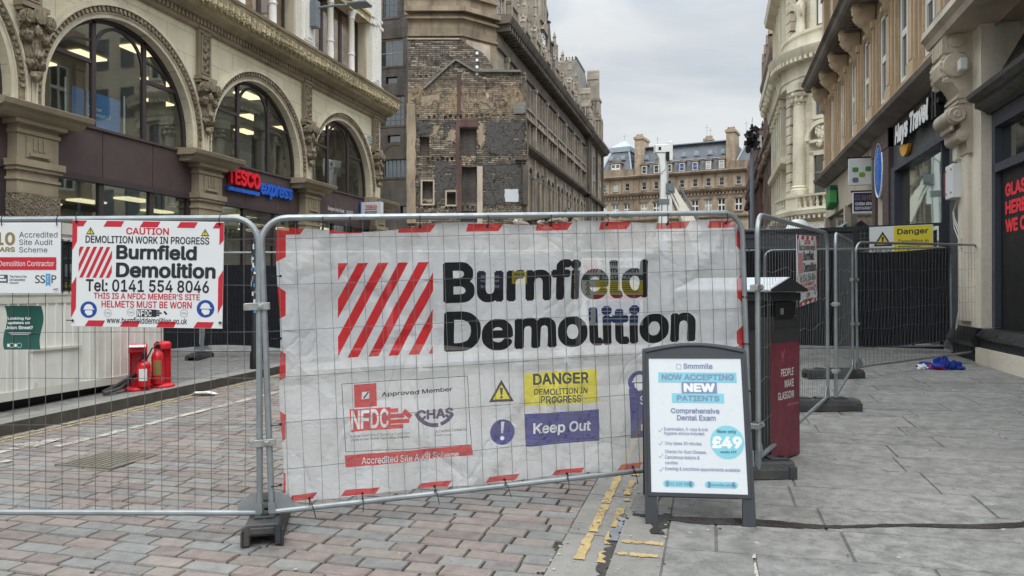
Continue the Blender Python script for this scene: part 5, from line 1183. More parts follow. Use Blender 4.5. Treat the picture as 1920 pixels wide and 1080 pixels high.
boxthing('junction_box', 'narrow pale box directly above the larger electrical box on the pier', 'junction box', -15.2, -.2, 3.9, .24, .14, .42, 'pilaster')
boxthing('alarm_box', 'small white box beside the big carved console', 'alarm box', -14.5, -.35, 5.35, .16, .12, .2, 'board')
cb = thing('cable_run', 'pale cables and conduit hanging below the electrical boxes', 'cable', MX @ Matrix.Translation((-15.2, -.22, 3.2)))
b = MB()
b.tube([(-.05, -.02, .05), (-.06, -.02, -1.0), (-.03, -.02, -1.6), (-.04, -.03, -2.0), (-.16, -.04, -2.3), (-.17, -.04, -2.6)], .022, 6); b.tube([(.04, -.02, .05), (.05, -.02, -.7), (.12, -.02, -.95), (.1, -.02, -1.15)], .018, 6)
for q, (s1, s2) in enumerate(((.22, .5), (.16, .42), (.26, .62))): b.tube([(-.1+q*.03, -.04, .03), (-.2-s1*.4, -.06, -.2), (-.16-s1*.3, -.06, -s2*.8), (.0, -.05, -s2-.12), (.05, -.03, -s2-.3)], .01, 5)
b.box(.08, .16, -.06, 0, -.9, -.72); b.build('conduit', M['cable'], cb)
# travel shop
b = MB(); b.box(-21.4, -15.75, -.03, .25, 4.72, 5.8); b.build('grey_fascia', M['charcoal'], SB)
b = MB(); b.box(-21.4, -20.95, -.1, .3, -.1, 4.7); b.box(-16.35, -15.5, -.1, .3, -.1, 4.7); b.box(-20.95, -16.35, -.1, .2, 4.58, 4.7); b.box(-20.95, -16.35, -.06, .2, -.1, .62); b.box(-17.2, -17.12, -.03, .18, .6, 4.6); b.build('shopfront_frame', M['charcoal2'], SB)
b = MB(); b.box(-20.95, -16.35, .08, .1, .6, 4.6); b.build('shop_window', M['shop_glass'], SB)
hs = thing('travel_shop_sign', 'raised white lettering over an orange disc on the dark grey fascia', 'sign', MX @ Matrix.Translation((-20.6, -.04, 4.9)))
b = MB()
for (x, z, r, a0, a1, m) in ((.75, .22, .34, 185, 350, 0), (2.35, .36, .36, 0, 178, 1)):
    pts = [(x+r*1.25*math.cos(R(a)), z+r*math.sin(R(a))) for a in range(a0, a1, 12)]; q = MB(); q.prism(pts, 'y', -.09, -.01); q.build('orange_disc' if m == 0 else 'pale_disc', M['amber'] if m == 0 else M['gold'] if False else paint('pale_orange_disc', C(238, 206, 150), .4, .04), hs)
raised(hs, 'black_lettering_side', 'Hays Travel', M['black_gloss'], .25, 3.2, .12, .7, .1, -.07, .04, .2); raised(hs, 'white_lettering', 'Hays Travel', M['white_letter'], .25, 3.2, .12, .7, .008, -.172, .04, .2)
b = MB(); b.box(3.28, 3.4, -.14, -.0, .2, .8); b.box(3.5, 3.62, -.14, -.0, .2, .8); b.box(3.2, 3.75, -.13, -.0, .46, .56); b.build('hash_mark', M['black_gloss'], hs)
boxthing('burglar_alarm', 'small maroon alarm box on the grey shopfront frame', 'alarm box', -16.3, -.1, 3.35, .2, .1, .5, 'bin_red')
# painted pier with the oval sign, brown posts
b = MB(); b.box(-23.5, -23.12, -.14, .3, -.1, 5.78); b.box(-22.15, -21.42, -.14, .3, -.1, 5.78); b.box(-23.5, -21.42, -.16, .3, 5.3, 5.779); b.build('brown_post', M['brown_panel'], SB)
b = MB(); b.box(-23.12, -22.15, -.06, .3, -.1, 5.3); b.box(-24.15, -23.5, -.02, .3, -.1, 5.78); b.build('pale_pier', M['console'], SB)
ov = thing('oval_sign', 'glossy bright blue oval sign on the pale pier between brown posts', 'sign', MX @ Matrix.Translation((-22.6, -.1, 4.85)))
b = MB(); b.lathe([(0, -.075), (.5, -.07), (.58, -.04), (.58, 0), (0, 0)], (0, 0, 0), 28, ax='y')
for i in range(len(b.v)): b.v[i] = (b.v[i][0]*.8, b.v[i][1], b.v[i][2]*1.25)
b.build('blue_oval', M['sign_blue'], ov, smooth=True)
b = MB(); b.tube([(.48*math.cos(PI*i/14), -.03, .74*math.sin(PI*i/14)) for i in range(28)], .035, 6, True); b.build('rim', M['white_letter'], ov)
# pharmacy shop
b = MB(); b.box(-33.4, -24.15, -.02, .2, 4.5, 5.78); b.box(-33.4, -33.0, -.1, .2, -.1, 4.5); b.box(-28.6, -28.3, -.1, .2, -.1, 4.5); b.box(-33.0, -24.2, -.05, .2, -.1, .6); b.build('pale_grey_fascia', M['console'], SB)
b = MB()
b.quad((-33.2, -.1, 3.9), (-27.5, -.1, 3.9), (-27.5, -.75, 3.3), (-33.2, -.75, 3.3)); b.box(-33.2, -27.5, -.76, -.7, 3.0, 3.3); b.build('grey_awning', M['grey_metal'], SB)
b = MB(); b.box(-33.0, -24.2, .1, .12, .6, 4.5); b.build('shop_window', M['dark_glass'], SB)
def flag(nm, lb, Y, zc, w_, h_, off=.08):     # projecting sign facing up and down the street
    o = thing(nm, lb, 'sign', Matrix.Translation((XR-off, Y, zc))); q = MB(); q.box(-w_, 0, -.05, .05, -h_/2, h_/2); q.build('sign_panel', M['board'], o, bevel=.01)
    q = MB(); q.box(-w_-.05, off+.05, -.03, .03, h_/2, h_/2+.05); q.build('bracket', M['black_metal'], o); return o
fs = flag('pharmacy_sign', 'white square projecting sign with green and grey rounded squares', 24.3, 5.08, .7, .8, -.06)
A = Art(fs, -.7, .4, .0070, -.054)
for x, y, m in ((15, 38, 'green'), (66, 36, 'green'), (41, 60, 'lime'), (15, 82, 'slate')):
    A.poly(m, [(x+a, y+b_) for a, b_ in ((4, 0), (20, 0), (24, 4), (24, 17), (20, 21), (4, 21), (0, 17), (0, 4))])
A.done(dict(green='green_square', lime='lime_square', slate='grey_square'), M)
fs = flag('restaurant_sign', 'navy projecting sign with gold Chinese characters below the white square sign', 24.2, 4.14, .58, .64, -.04)
A = Art(fs, -.58, .32, .0071, -.054); A.rect('navy', 3, 3, 79, 81); A.text('gold', '四海楼', 8, 12, 74, 36, .0, 1, False); A.text('white', 'CHINA SEA', 9, 43, 73, 56, .03, 1); A.text('white', 'RESTAURANT', 9, 62, 73, 74, .02, 1); A.done(dict(navy='navy_ground', gold='gold_lettering', white='white_lettering'), M)
gs = thing('green_shop_sign', 'tilted bright green box sign at the far end of the shop cornice', 'sign', MX @ Matrix.Translation((-30.6, -.06, 5.0)))
b = MB(); b.box(-.42, .42, -.3, 0, -.3, .2, 0, Matrix.Rotation(R(-14), 4, 'Y')); b.build('sign_box', M['green'], gs, bevel=.03)
b = MB(); b.box(-.4, .25, -.24, 0, .26, .5); b.build('dark_green_top', M['teal'], gs)

# ------------------------------------------------------------------ cream beaux-arts corner building with a bowed front
BC = Vector((8.1, 47.3, 0)); BR = 3.7
BX = thing('beaux_arts_building', 'cream carved stone building with a bowed corner, columns and a balustraded balcony', 'building', Matrix.Translation(BC))
a0, a1 = R(-190), R(-40)
w = MB(); w.lathe([(BR, -.3), (BR, 13.2)], (0, 0, 0), 40, a0, a1); w.lathe([(BR-.3, 13.2), (BR-.3, 26)], (0, 0, 0), 40, a0, a1); w.build('bowed_wall', M['beaux'], BX, smooth=True)
def ring(name, prof, mt, n=48): k = MB(); k.lathe(prof, (0, 0, 0), n, a0, a1); return k.build(name, M[mt], BX, smooth=30)
ring('balcony', [(BR, 5.3), (BR+.3, 5.35), (BR+.35, 5.55), (BR+.75, 5.75), (BR+.8, 5.95), (BR, 5.98)], 'beaux_plain')
ring('balcony_rail', [(BR+.45, 6.72), (BR+.72, 6.72), (BR+.74, 6.84), (BR+.42, 6.88)], 'beaux_plain'); ring('balcony_rail', [(BR+.45, 5.98), (BR+.72, 5.98), (BR+.7, 6.12), (BR+.45, 6.14)], 'beaux_plain')
ring('entablature', [(BR+.42, 13.2), (BR+.42, 13.5), (BR+.48, 13.52), (BR+.48, 14.3), (BR+.6, 14.36), (BR+.95, 14.5), (BR+1.1, 14.75), (BR+1.15, 14.95), (BR+1.0, 15.0), (BR, 15.05)], 'beaux_plain'); ring('soffit', [(BR, 13.2), (BR+.42, 13.2)], 'beaux_plain')
ring('upper_parapet', [(BR+.3, 15.0), (BR+.3, 15.9), (BR+.4, 15.95), (BR+.4, 16.1), (BR-.3, 16.15)], 'beaux_plain'); ring('upper_cornice', [(BR-.3, 20.4), (BR+.2, 20.6), (BR+.4, 21.0), (BR-.3, 21.1)], 'beaux_plain')
def PA(deg, r=BR, z=0): return Matrix.Translation((r*math.cos(R(deg)), r*math.sin(R(deg)), z)) @ Matrix.Rotation(R(deg+90), 4, 'Z')   # local -y faces outwards
bal = MB(); bal.lathe([(.1, 6.14), (.1, 6.18), (.06, 6.22), (.11, 6.34), (.05, 6.56), (.1, 6.66), (.1, 6.72)], (0, 0, 0), 8); bo = None
for dg in range(-176, -60, 5):
    m = Matrix.Translation(((BR+.58)*math.cos(R(dg)), (BR+.58)*math.sin(R(dg)), 0))
    if bo is None: bo = bal.build('baluster', M['beaux_plain'], BX, M=m, smooth=True)
    else: link('baluster', bo.data, BX, M=m)
d = MB()
for dg in range(-188, -44, 4): d.box(-.09, .09, -.3, .1, 0, .2, 0, PA(dg, BR+.72, 14.28)); d.box(-.07, .07, -.2, .1, 0, .2, 0, PA(dg, BR+.5, 5.5))
d.build('dentil_course', M['beaux_plain'], BX)
col = MB(); col.lathe([(.52, 0), (.52, .2), (.44, .28), (.47, .36), (.38, .45), (.37, 2.2), (.33, 5.0), (.36, 5.05), (.32, 5.1), (.36, 5.4), (.5, 5.75), (.4, 5.8)], (0, 0, 7.0), 18); col.box(-.5, .5, -.5, .5, 12.8, 13.2); col.box(-.55, .55, -.55, .55, 6.0, 7.0)
for i in range(8): an = PI*i/4; col.blob((.42*math.cos(an), .42*math.sin(an), 12.6), (.14, .14, .14), i, .2, 7, 5); col.blob((.37*math.cos(an+.4), .37*math.sin(an+.4), 12.3), (.12, .12, .16), i, .3, 7, 5)
co_ = None
for dg in (-149, -99, -62):
    if co_ is None: co_ = col.build('column', M['beaux_plain'], BX, M=PA(dg, BR+.12), smooth=30)
    else: link('column', co_.data, BX, M=PA(dg, BR+.12))
for dg in (-123, -80):
    m = PA(dg, BR-.05); k = MB()
    for q in ((-.85, -.62, 6.1, 9.2), (.62, .85, 6.1, 9.2), (-.7, -.5, 11.2, 13.2), (.5, .7, 11.2, 13.2), (-.85, .85, 9.0, 9.25), (-.85, .85, 13.0, 13.2)): k.box(q[0], q[1], -.28, .2, q[2], q[3])
    arcband(k, 0, 9.9, .8, 1.02, -.5, .2, n=16, leg=.1); k.box(-1.05, 1.05, -.4, .1, 9.7, 9.85); k.box(-.75, .75, -.35, .2, 11.0, 11.2)
    for i in range(16): r = random.Random(i); k.blob((r.uniform(-.5, .5), -.3, 9.5+r.uniform(0, 1.1)), (.16, .14, .2), i, .35, 7, 6)
    k.blob((0, -.32, 10.4), (.16, .16, .22), 3, .1); k.blob((0, -.3, 10.05), (.26, .18, .3), 4, .2); k.build('window_surround', M['beaux_plain'], BX, M=m)
    g0 = MB(); g0.box(-.62, .62, -.12, -.06, 6.1, 9.0); g0.box(-.5, .5, -.12, -.06, 11.2, 13.0); o = g0.build('tall_window', M['dark_glass'], BX, M=m)
    g1 = MB(); g1.box(-.62, .62, -.18, -.1, 8.0, 8.1); g1.box(-.5, .5, -.18, -.1, 12.25, 12.35); g1.box(-.04, .04, -.17, -.1, 6.1, 8.0)
    for q in ((-.5, 11.2), (.44, 11.2)): g1.box(q[0], q[0]+.06, -.17, -.1, 11.2, 13)
    g1.build('window_frame', M['grey_metal'], o)
    k = MB(); m2 = PA(dg, BR-.35); 
    for q in ((-.95, -.65, 16.2, 18.4), (.65, .95, 16.2, 18.4)): k.box(q[0], q[1], -.25, .1, q[2], q[3])
    k.box(-1.05, 1.05, -.35, .1, 18.4, 18.75); k.prism([(-1.2, 18.75), (1.2, 18.75), (0, 19.7)], 'y', -.45, .1); k.prism([(-.8, 18.9), (.8, 18.9), (0, 19.45)], 'y', -.3, .1); k.build('pedimented_surround', M['beaux_plain'], BX, M=m2)
    g0 = MB(); g0.box(-.65, .65, -.1, -.05, 16.3, 18.4); o = g0.build('attic_window', M['dark_glass'], BX, M=m2); g1 = MB(); g1.box(-.05, .05, -.15, -.05, 16.3, 18.4); g1.box(-.55, -.05, -.14, -.06, 16.4, 17.9); g1.build('casement', M['white_frame'], o)
# statue on its pedestal, carved figure in one skin
st = MB()
for z, rx_, ry_ in ((16.1, .3, .3),): st.box(-.3, .3, -.3, .3, 15.1, 16.1); st.box(-.36, .36, -.36, .36, 16.1, 16.2)
st.lathe([(.26, 16.2), (.28, 16.5), (.22, 17.0), (.24, 17.4), (.27, 17.7), (.24, 17.95), (.1, 18.08), (.09, 18.15), (.15, 18.25), (.15, 18.4), (.08, 18.5), (0, 18.52)], (0, 0, 0), 12); st.blob((-.25, -.1, 17.6), (.1, .14, .32), 2, .2); st.blob((.25, -.12, 17.5), (.1, .14, .36), 5, .2)
st.build('statue', M['beaux_plain'], BX, M=PA(-150, BR+.0), smooth=40)
q = MB()
for i in range(26): q.box(-.4, .4 if i % 2 else .28, -.16, .2, 6.2+i*.55, 6.68+i*.55, 0, PA(-168, BR))
q.build('quoin_strip', M['beaux'], BX)
# its street front
hx = [48.4+1.5*i for i in range(6)]; MX2 = frame((4.45, 0, 0), (0, -1, 0)); inv = BX.matrix_world.inverted() if False else Matrix.Translation(-BC)
hl = [(-(y+.8), -y, a, b) for y in hx for a, b in ((6.6, 8.8), (9.8, 12.8), (15.8, 17.8))]
w = MB(); wall(w, -57.3, -47.2, -.3, 21, hl, 0, .3); w.build('street_wall', M['beaux'], BX, M=inv @ MX2)
for y in hx:
    k = MB()
    for a, b in ((6.6, 8.8), (9.8, 12.8), (15.8, 17.8)): k.box(-(y+.8), -y, .16, .2, a, b)
    o = k.build('side_window', M['dark_glass'], BX, M=inv @ MX2)
k = MB(); course(k, -57.3, -47.0, [(0, 13.4), (-.5, 13.5), (-.6, 14.2), (-1.1, 14.6), (-1.15, 14.95), (0, 15.05)]); course(k, -57.3, -47, [(0, 9.0), (-.5, 9.1), (-.55, 9.4), (0, 9.5)]); course(k, -57.3, -47, [(0, 5.5), (-.7, 5.7), (-.75, 5.95), (0, 6)]); course(k, -57.3, -47, [(0, 20.3), (-.7, 20.6), (-.8, 21), (0, 21.1)])
for y in hx: k.box(-(y+1.25), -(y+.95), -.3, 0, 6, 13.4); k.box(-(y+1.2), -(y+1.0), -.2, 0, 15.2, 20.3); k.box(-(y+1.3), -(y+.9), -.4, 0, 12.9, 13.4); k.blob((-(y+1.1), -.8, 14.3), (.2, .3, .3), int(y), .2, 6, 5)
for y in hx: k.box(-(y+.9), -(y-.1), -.1, 0, 9.62, 9.78); k.box(-(y+.9), -(y-.1), -.12, 0, 12.85, 12.95)
k.build('street_order', M['beaux_plain'], BX, M=inv @ MX2)
k = MB(); k.box(2.5, 24, -2.4, 10, -.3, 22); k.build('side_wing', M['beaux'], BX)
for x in range(9):
    for z in (2, 6.6, 10.2, 14, 17.6): window(BX, 4.2+x*2.2, z, 1.2, 2.2, -2.45, M['grey_metal'], M['dark_glass'], 1, 2, .08, 'wing_window')
gr = thing('bakery_sign', 'white bakery fascia lettering below the bowed balcony', 'sign', Matrix.Translation(BC) @ PA(-128, BR+.35, 4.9))
b = MB(); b.box(-1.3, 1.5, -.06, .25, -.15, .42); b.build('pale_fascia', M['beaux_plain'], gr)
raised(gr, 'white_lettering', 'GREGGS', M['white_letter'], -.85, .9, .02, .3, .03, -.065, .03)
b = MB()
for x, z in ((-1.15, .02), (-1.0, .02), (-1.15, .17), (-1.0, .17)): b.box(x, x+.12, -.1, -.06, z, z+.12)
b.build('gold_square', M['amber'], gr)
# brown and red sandstone buildings further on
def terrace(nm, lb, y0, y1, H, mt, cz, seed, ex=.0, turret=False):
    o = thing(nm, lb, 'building', frame((XR-.15-ex, 0, 0), (0, -1, 0))); hs_ = []; n = int((y1-y0)/1.8)
    rows = [(z, z+1.9) for z in (4.2, 7.2, 10.2)]+[(z, z+1.8) for z in (14.3, 17.4) if z+2.2 < H]
    ys = [y0+.7+i*(y1-y0-1)/n for i in range(n)]
    for y in ys:
        for a, b in rows: hs_.append((-(y+.9), -y, a, b))
    k = MB(); wall(k, -y1, -y0, -.3, H, hs_, 0, .3); k.quad((-y1, 0, -.3), (-y1, 9, -.3), (-y1, 9, H), (-y1, 0, H)); k.quad((-y0, 0, -.3), (-y0, 9, -.3), (-y0, 9, H), (-y0, 0, H)); k.quad((-y1, 0, H), (-y0, 0, H), (-y0, 9, H), (-y1, 9, H)); k.build('wall', M[mt], o)
    for y in ys:
        for a, b in rows: window(o, -(y+.45), a, .9, b-a, .15, M['grey_metal'], M['dark_glass'], 1, 2, .07)
    k = MB(); course(k, -y1-.3, -y0, [(0, cz-.9), (-.4, cz-.8), (-.4, cz-.2), (-.6, cz), (-.65, cz+.3), (0, cz+.4)]); course(k, -y1-.3, -y0, [(0, H-.9), (-.3, H-.7), (-.5, H-.3), (-.5, H), (0, H+.1)])
    course(k, -y1, -y0, [(0, 6.5), (-.3, 6.6), (-.35, 6.8), (0, 6.9)])
    for y in ys: k.box(-(y+1.25), -(y+1.0), -.25, 0, 3.8, H-.8); k.box(-(y+1.3), -(y+.95), -.4, 0, cz-.7, cz-.1); k.blob((-(y+1.1), -.5, cz-1.2), (.2, .3, .35), int(y), .3, 6, 5)
    for i in range(int((y1-y0)/.55)): k.box(-y1+i*.55, -y1+i*.55+.25, -.4, 0, H-.95, H-.7)
    k.build('cornice', M[mt], o)
    k = MB(); r = random.Random(seed)
    for i, y in enumerate([y0+1.2+j*2.4 for j in range(int((y1-y0)/2.4))]):
        k.box(-(y+.5), -(y-.5), -.5, .8, H, H+.9+r.uniform(0, .6)); k.prism([(-(y+.6), H+1.2), (-(y-.6), H+1.2), (-y, H+2.1)], 'y', -.5, .8); k.lathe([(.16, 0), (.2, .1), (.08, .3), (.14, .5), (0, .9)], (-y, 0, H+1.9), 7)
    k.build('attic_gable', M[mt], o); return o
terrace('brown_terrace', 'brown sandstone building with heavy projecting cornices beyond the cream bow', 57.4, 68.5, 19.2, 'brownstone', 13.0, 3, -.1)
terrace('red_terrace', 'dark red sandstone building at the far end of the right side', 68.6, 92, 13.8, 'redstone', 12.2, 4, .1)
# ------------------------------------------------------------------ site fencing
SN, CS = math.sin(R(15)), math.cos(R(15))
def cp(xc, d, z=None):            # a spot given as metres right of and in front of where the photographer stood
    x, y = xc*CS-d*SN, xc*SN+d*CS
    return Vector((x, y, z if z is not None else (PZ(x, y) if x > KR else GZ(y)+(.125 if x < KL else 0))))
def panel_path(Lg, H=2.0, r=.16, z0=.04, n=7):
    p = [(0, 0, z0), (0, 0, H-r)]
    p += [(r-r*math.cos(PI/2*i/n), 0, H-r+r*math.sin(PI/2*i/n)) for i in range(1, n+1)]
    p += [(Lg-r+r*math.sin(PI/2*i/n), 0, H-r+r*math.cos(PI/2*i/n)) for i in range(0, n+1)]
    return p+[(Lg, 0, z0)]
def heras(name, label, a, b, group, sag=.004, H=2.0, mesh=True, seed=0, vs=.105, wr=.0019):
    root = thing(name, label, 'fence panel', frame(a, b-a), group); Lg = (b-a).length; r = random.Random(seed)
    k = MB(); k.tube(panel_path(Lg, H), .0195, 10); k.tube([(.005, 0, .16), (Lg*.5, 0, .16), (Lg-.005, 0, .16)], .0185, 10)
    for x in (0, Lg): k.box(x-.021, x+.021, -.02, .02, .1, .22)
    for sx, x0 in ((1, .02), (-1, Lg-.02)): k.prism([(x0, .165), (x0+sx*.125, .165), (x0+sx*.116, .205), (x0+sx*.085, .252), (x0+sx*.035, .28), (x0, .285)], 'y', -.004, .004)
    k.build('tube_frame', M['galv'], root, smooth=30)
    if mesh:
        w = MB(); x = .1
        while x < Lg-.06:
            j = r.uniform(-.006, .006); w.tube([(x, 0, .15), (x+j, r.uniform(-.004, .004), .7), (x-j*.5, r.uniform(-.004, .004), 1.3), (x, 0, H)], wr, 4); x += vs
        z = .42
        while z < H-.1:
            n = 12; w.tube([(Lg*i/n, .004, z+sag*math.sin(i*1.7+z*9)*r.uniform(.4, 1.3)*(0 < i < n)) for i in range(n+1)], wr*1.15, 4); z += .29
        w.build('wire_mesh', M['wire'], root)
    return root
def clamp(root, x, z, y=-.0):
    k = MB(); k.box(x-.075, x+.075, -.03, -.022, z-.022, z+.022); k.box(x-.075, x+.075, .022, .03, z-.022, z+.022); k.tube([(x+.02, -.05, z), (x+.02, .05, z)], .007, 6); k.box(x+.005, x+.035, -.044, -.03, z-.014, z+.014); k.box(x-.08, x-.07, -.03, .03, z-.02, z+.02)
    k.build('clamp', M['clamp'], root, bevel=.002)
GF = 'wire mesh site fence panels'
pl_a, pl_b = cp(-5.02, 4.74), cp(-1.572, 4.66)
FP1 = heras('site_fence', 'wire mesh fence panel at far left carrying two white demolition notices', pl_a, pl_b, GF, .003, seed=1)
c_a, c_b = cp(-1.497, 4.68), cp(1.79, 5.6); c_b.z = .13
FP2 = heras('site_fence', 'wire mesh fence panel in the middle backed by the wide white banner', c_a, c_b, GF, .003, seed=2)
a_a, a_b = cp(1.858, 5.63), cp(3.56, 8.42)
FP3 = heras('site_fence', 'wire mesh fence panel receding beside the maroon litter bin', a_a, a_b, GF, .03, seed=3)
b_a, b_b = cp(3.66, 8.44), cp(5.02, 11.0)
FP4 = heras('site_fence', 'wire mesh fence panel seen nearly edge on between the two black feet on the paving', b_a, b_b, GF, .02, seed=4)
d_a, d_b = cp(5.1, 11.02), cp(8.12, 12.97)
FP5 = heras('site_fence', 'wire mesh fence panel across the paving behind the blue cloth, ending at the stone pier', d_a, d_b, GF, .02, seed=5)
clamp(FP2, -.04, 1.45); clamp(FP2, -.035, .6); clamp(FP3, -.03, 1.45); clamp(FP3, -.03, .42); clamp(FP4, -.04, 1.2); clamp(FP4, -.04, .45); clamp(FP5, -.04, 1.45); clamp(FP5, -.04, .8)
def foot(label, c, ang, ln=.72):
    root = thing('fence_block', label, 'fence block', Matrix.Translation(c) @ Matrix.Rotation(ang, 4, 'Z'), 'black rubber feet under the fence panels'); k = MB(); l = ln/2
    k.prism([(-.115, 0), (-.115, .07), (-.1, .125), (-.085, .135), (.085, .135), (.1, .125), (.115, .07), (.115, 0), (.072, 0), (.072, .06), (-.072, .06), (-.072, 0)], 'x', -l, l)
    k.build('rubber_block', M['black_plastic'], root, bevel=.008)
    k = MB()
    for sx in (-1, 1): k.box(sx*(l+.006)-.008, sx*(l+.006)+.008, -.07, .07, .075, .115); k.box(sx*(l-.02)-.03, sx*(l-.02)+.03, .112, .124, 0.0, .1); k.box(sx*(l-.02)-.03, sx*(l-.02)+.03, -.124, -.112, 0.0, .1)
    for x in (-.2, .0, .2): k.box(x-.07, x+.07, -.06, .06, .134, .15)
    k.build('moulded_rib', M['black_plastic'], root, bevel=.004)
    k = MB()
    for x in (-.23, -.08, .08, .23): k.lathe([(0, 0), (.026, 0), (.026, .004), (0, .004)], (x, 0, .151), 10)
    k.build('post_socket', M['tie'], root); return root
ft = cp(-1.535, 4.68); foot('black rubber fence foot on the setts under the two joined panel posts', Vector((ft.x-.09, ft.y+.16, GZ(ft.y+.16)+.004)), R(117), .74)
ft = cp(1.83, 5.72); foot('black rubber fence foot on the paving beside the dental sandwich board', Vector((ft.x, ft.y, PZ(ft.x, ft.y))), R(18), .6)
ft = cp(3.5, 8.45); foot('black rubber fence foot lying crosswise beyond the maroon litter bin', Vector((ft.x, ft.y, PZ(ft.x, ft.y))), R(14), .8)
ft = cp(4.75, 11.05); foot('farthest black rubber fence foot, crosswise where three panels meet', Vector((ft.x, ft.y, PZ(ft.x, ft.y))), R(14), .82)

# ------------------------------------------------------------------ the printed mesh banner, one sheet with its printing
BM = frame((c_a.x, c_a.y, 0), Vector((c_b.x-c_a.x, c_b.y-c_a.y, 0)))
BN = thing('demolition_banner', 'wide white mesh banner with big black company lettering tied to the middle fence', 'banner', BM)
class Print(Art):
    def __init__(s): s.it = []; s.ed = []
    def q(s, m, a, b, c, d, l=0): s.put(l, m, [a, b, c, d])
    def put(s, l, m, pts): n = len(pts); s.it.append((l, m, pts)); s.ed.append((l, m, pts, [(i, (i+1) % n) for i in range(n)]))
    def poly(s, m, pts, l=0): s.put(l, m, [(x, -y) for x, y in pts])
    def text(s, m, t, x0, y0, x1, y1, ofs=.02, l=0, font=True, shear=0, tilt=0, sp=1, base=True):
        vs, fs = text_geo(t, ofs, font, shear, sp); P = [(x0+(x1-x0)*u, -(y1+(y0-y1)*v+tilt*u)) for u, v in vs]
        for f in fs: s.it.append((l, m, [P[i] for i in f]))
        s.ed.append((l, m, P, outline(fs)))
P = Print()
# red edge flashes
for a, b in ((.02, .2), (.354, .583), (.796, 1.036), (1.254, 1.506), (1.75, 2.004), (2.222, 2.455), (2.664, 2.931), (3.084, 3.33)):
    za, zb = 1.955+.036*a, 1.955+.036*b; P.q('b_red', (a-.015, za-.055), (b-.04, zb-.055), (b, zb), (a, za))
for a, b in ((.085, .272), (.414, .665), (.901, 1.144), (1.372, 1.62), (1.851, 2.096), (2.339, 2.546), (2.8, 3.05)):
    za, zb = .206+.0251*a, .206+.0251*b; P.q('b_red', (a, za), (b-.03, zb), (b, zb+.04), (a+.03, za+.04))
for z1, z0 in ((1.945, 1.73), (1.582, 1.36), (1.19, .969), (.802, .574), (.43, .24)): P.q('b_red', (.015, z0), (.075, z0+.03), (.075, z1-.04), (.015, z1))
for z1, z0 in ((2.07, 1.83), (1.679, 1.447), (1.292, 1.1), (.929, .75), (.5, .33)): P.q('b_red', (3.315, z0+.05), (3.37, z0), (3.37, z1), (3.315, z1-.05))
for k in range(-4, 5):
    a = .096+.2125*k; pl = clip([((a)*.62+.398, 0), ((a+.108)*.62+.398, 0), ((a+.638)*.62+.398, 1), ((a+.53)*.62+.398, 1)], .398, 1.014)
    if len(pl) > 2: P.put(0, 'b_red', [(x, 1.113+t*.612+(x-.4)*.022) for x, t in pl])
P.text('b_black', 'Burnfield', 1.083, -1.747, 2.584, -1.459, .034, tilt=-.036); P.text('b_black', 'Demolition', 1.09, -1.413, 2.961, -1.132, .034, tilt=-.04)
bx = [(.421, .946), (1.25, .971), (1.276, .507), (.448, .502)]; P.line('b_black', [(x, -z) for x, z in bx]+[(.421, -.946)], .004)
P.q('b_red', (.503, .785), (.648, .79), (.643, .942), (.498, .939)); P.q('b_white', (.548, .84), (.597, .842), (.597, .89), (.55, .888), 1); P.line('b_black', [(.562, -.845), (.592, -.888)], .01, 2)
P.text('b_black', 'Approved Member', .678, -.88, 1.148, -.842, .025, tilt=-.022)
P.q('b_red', (.481, .631), (.735, .64), (.735, .781), (.471, .776))
for i, ch_ in enumerate('NFDC'): P.text('b_white', ch_, .482+i*.061, -.768-.002*i, .537+i*.061, -.645-.002*i, .02, 1)
for x, z, w_ in ((.735, .745, .05), (.735, .71, .09), (.735, .675, .12), (.735, .642, .08)): P.q('b_red', (x, z), (x+w_, z+.002), (x+w_, z+.029), (x, z+.027))
P.q('b_red', (.81, .745), (.855, .7), (.875, .725), (.83, .77))
P.text('b_black', 'National Federation of Demolition Contractors', .474, -.613, .859, -.592, .0, tilt=-.008); P.text('b_black', 'Voice of the Global Demolition Industry', .478, -.586, .859, -.566, .015, tilt=-.009)
P.text('b_purple', 'CHAS', .901, -.757, 1.155, -.69, .04, tilt=-.006); P.arc('b_purple', 1.03, -.79, .125, .15, 30, 75); P.arc('b_purple', 1.03, -.79, .125, .152, 82, 158)
P.text('b_black', 'Accredited Contractor', 1.029, -.62, 1.246, -.6, .005, tilt=-.003); P.text('b_black', 'CHAS.co.uk', 1.03, -.592, 1.14, -.576, .005)
P.q('b_red', (.448, .399), (1.287, .438), (1.276, .507), (.441, .479)); P.text('b_white', 'Accredited Site Audit Scheme', .549, -.462, 1.188, -.415, .012, 1, tilt=-.012)
def tri(x, z, r): P.sign3(x, -z, r, 0, 'b_yellow', 'b_black')
tri(1.487, .94, .088)
P.q('b_yellow', (1.65, .75), (2.201, .756), (2.188, .99), (1.65, .977)); P.text('b_black', 'DANGER', 1.712, -.973, 2.12, -.893, .03, 1, tilt=-.003); P.text('b_black', 'DEMOLITION IN', 1.723, -.867, 2.112, -.824, .02, 1); P.text('b_black', 'PROGRESS', 1.769, -.816, 2.064, -.764, .02, 1)
P.circ('b_blue', 1.498, -.578, .088); P.poly('b_white', [(1.485, -.65), (1.511, -.65), (1.505, -.568), (1.491, -.568)], 1); P.circ('b_white', 1.498, -.535, .014, 1, 12)
P.q('b_blue', (1.664, .467), (2.21, .481), (2.201, .707), (1.654, .695)); P.text('b_white', 'Keep Out', 1.719, -.629, 2.144, -.535, .02, 1, tilt=-.002)
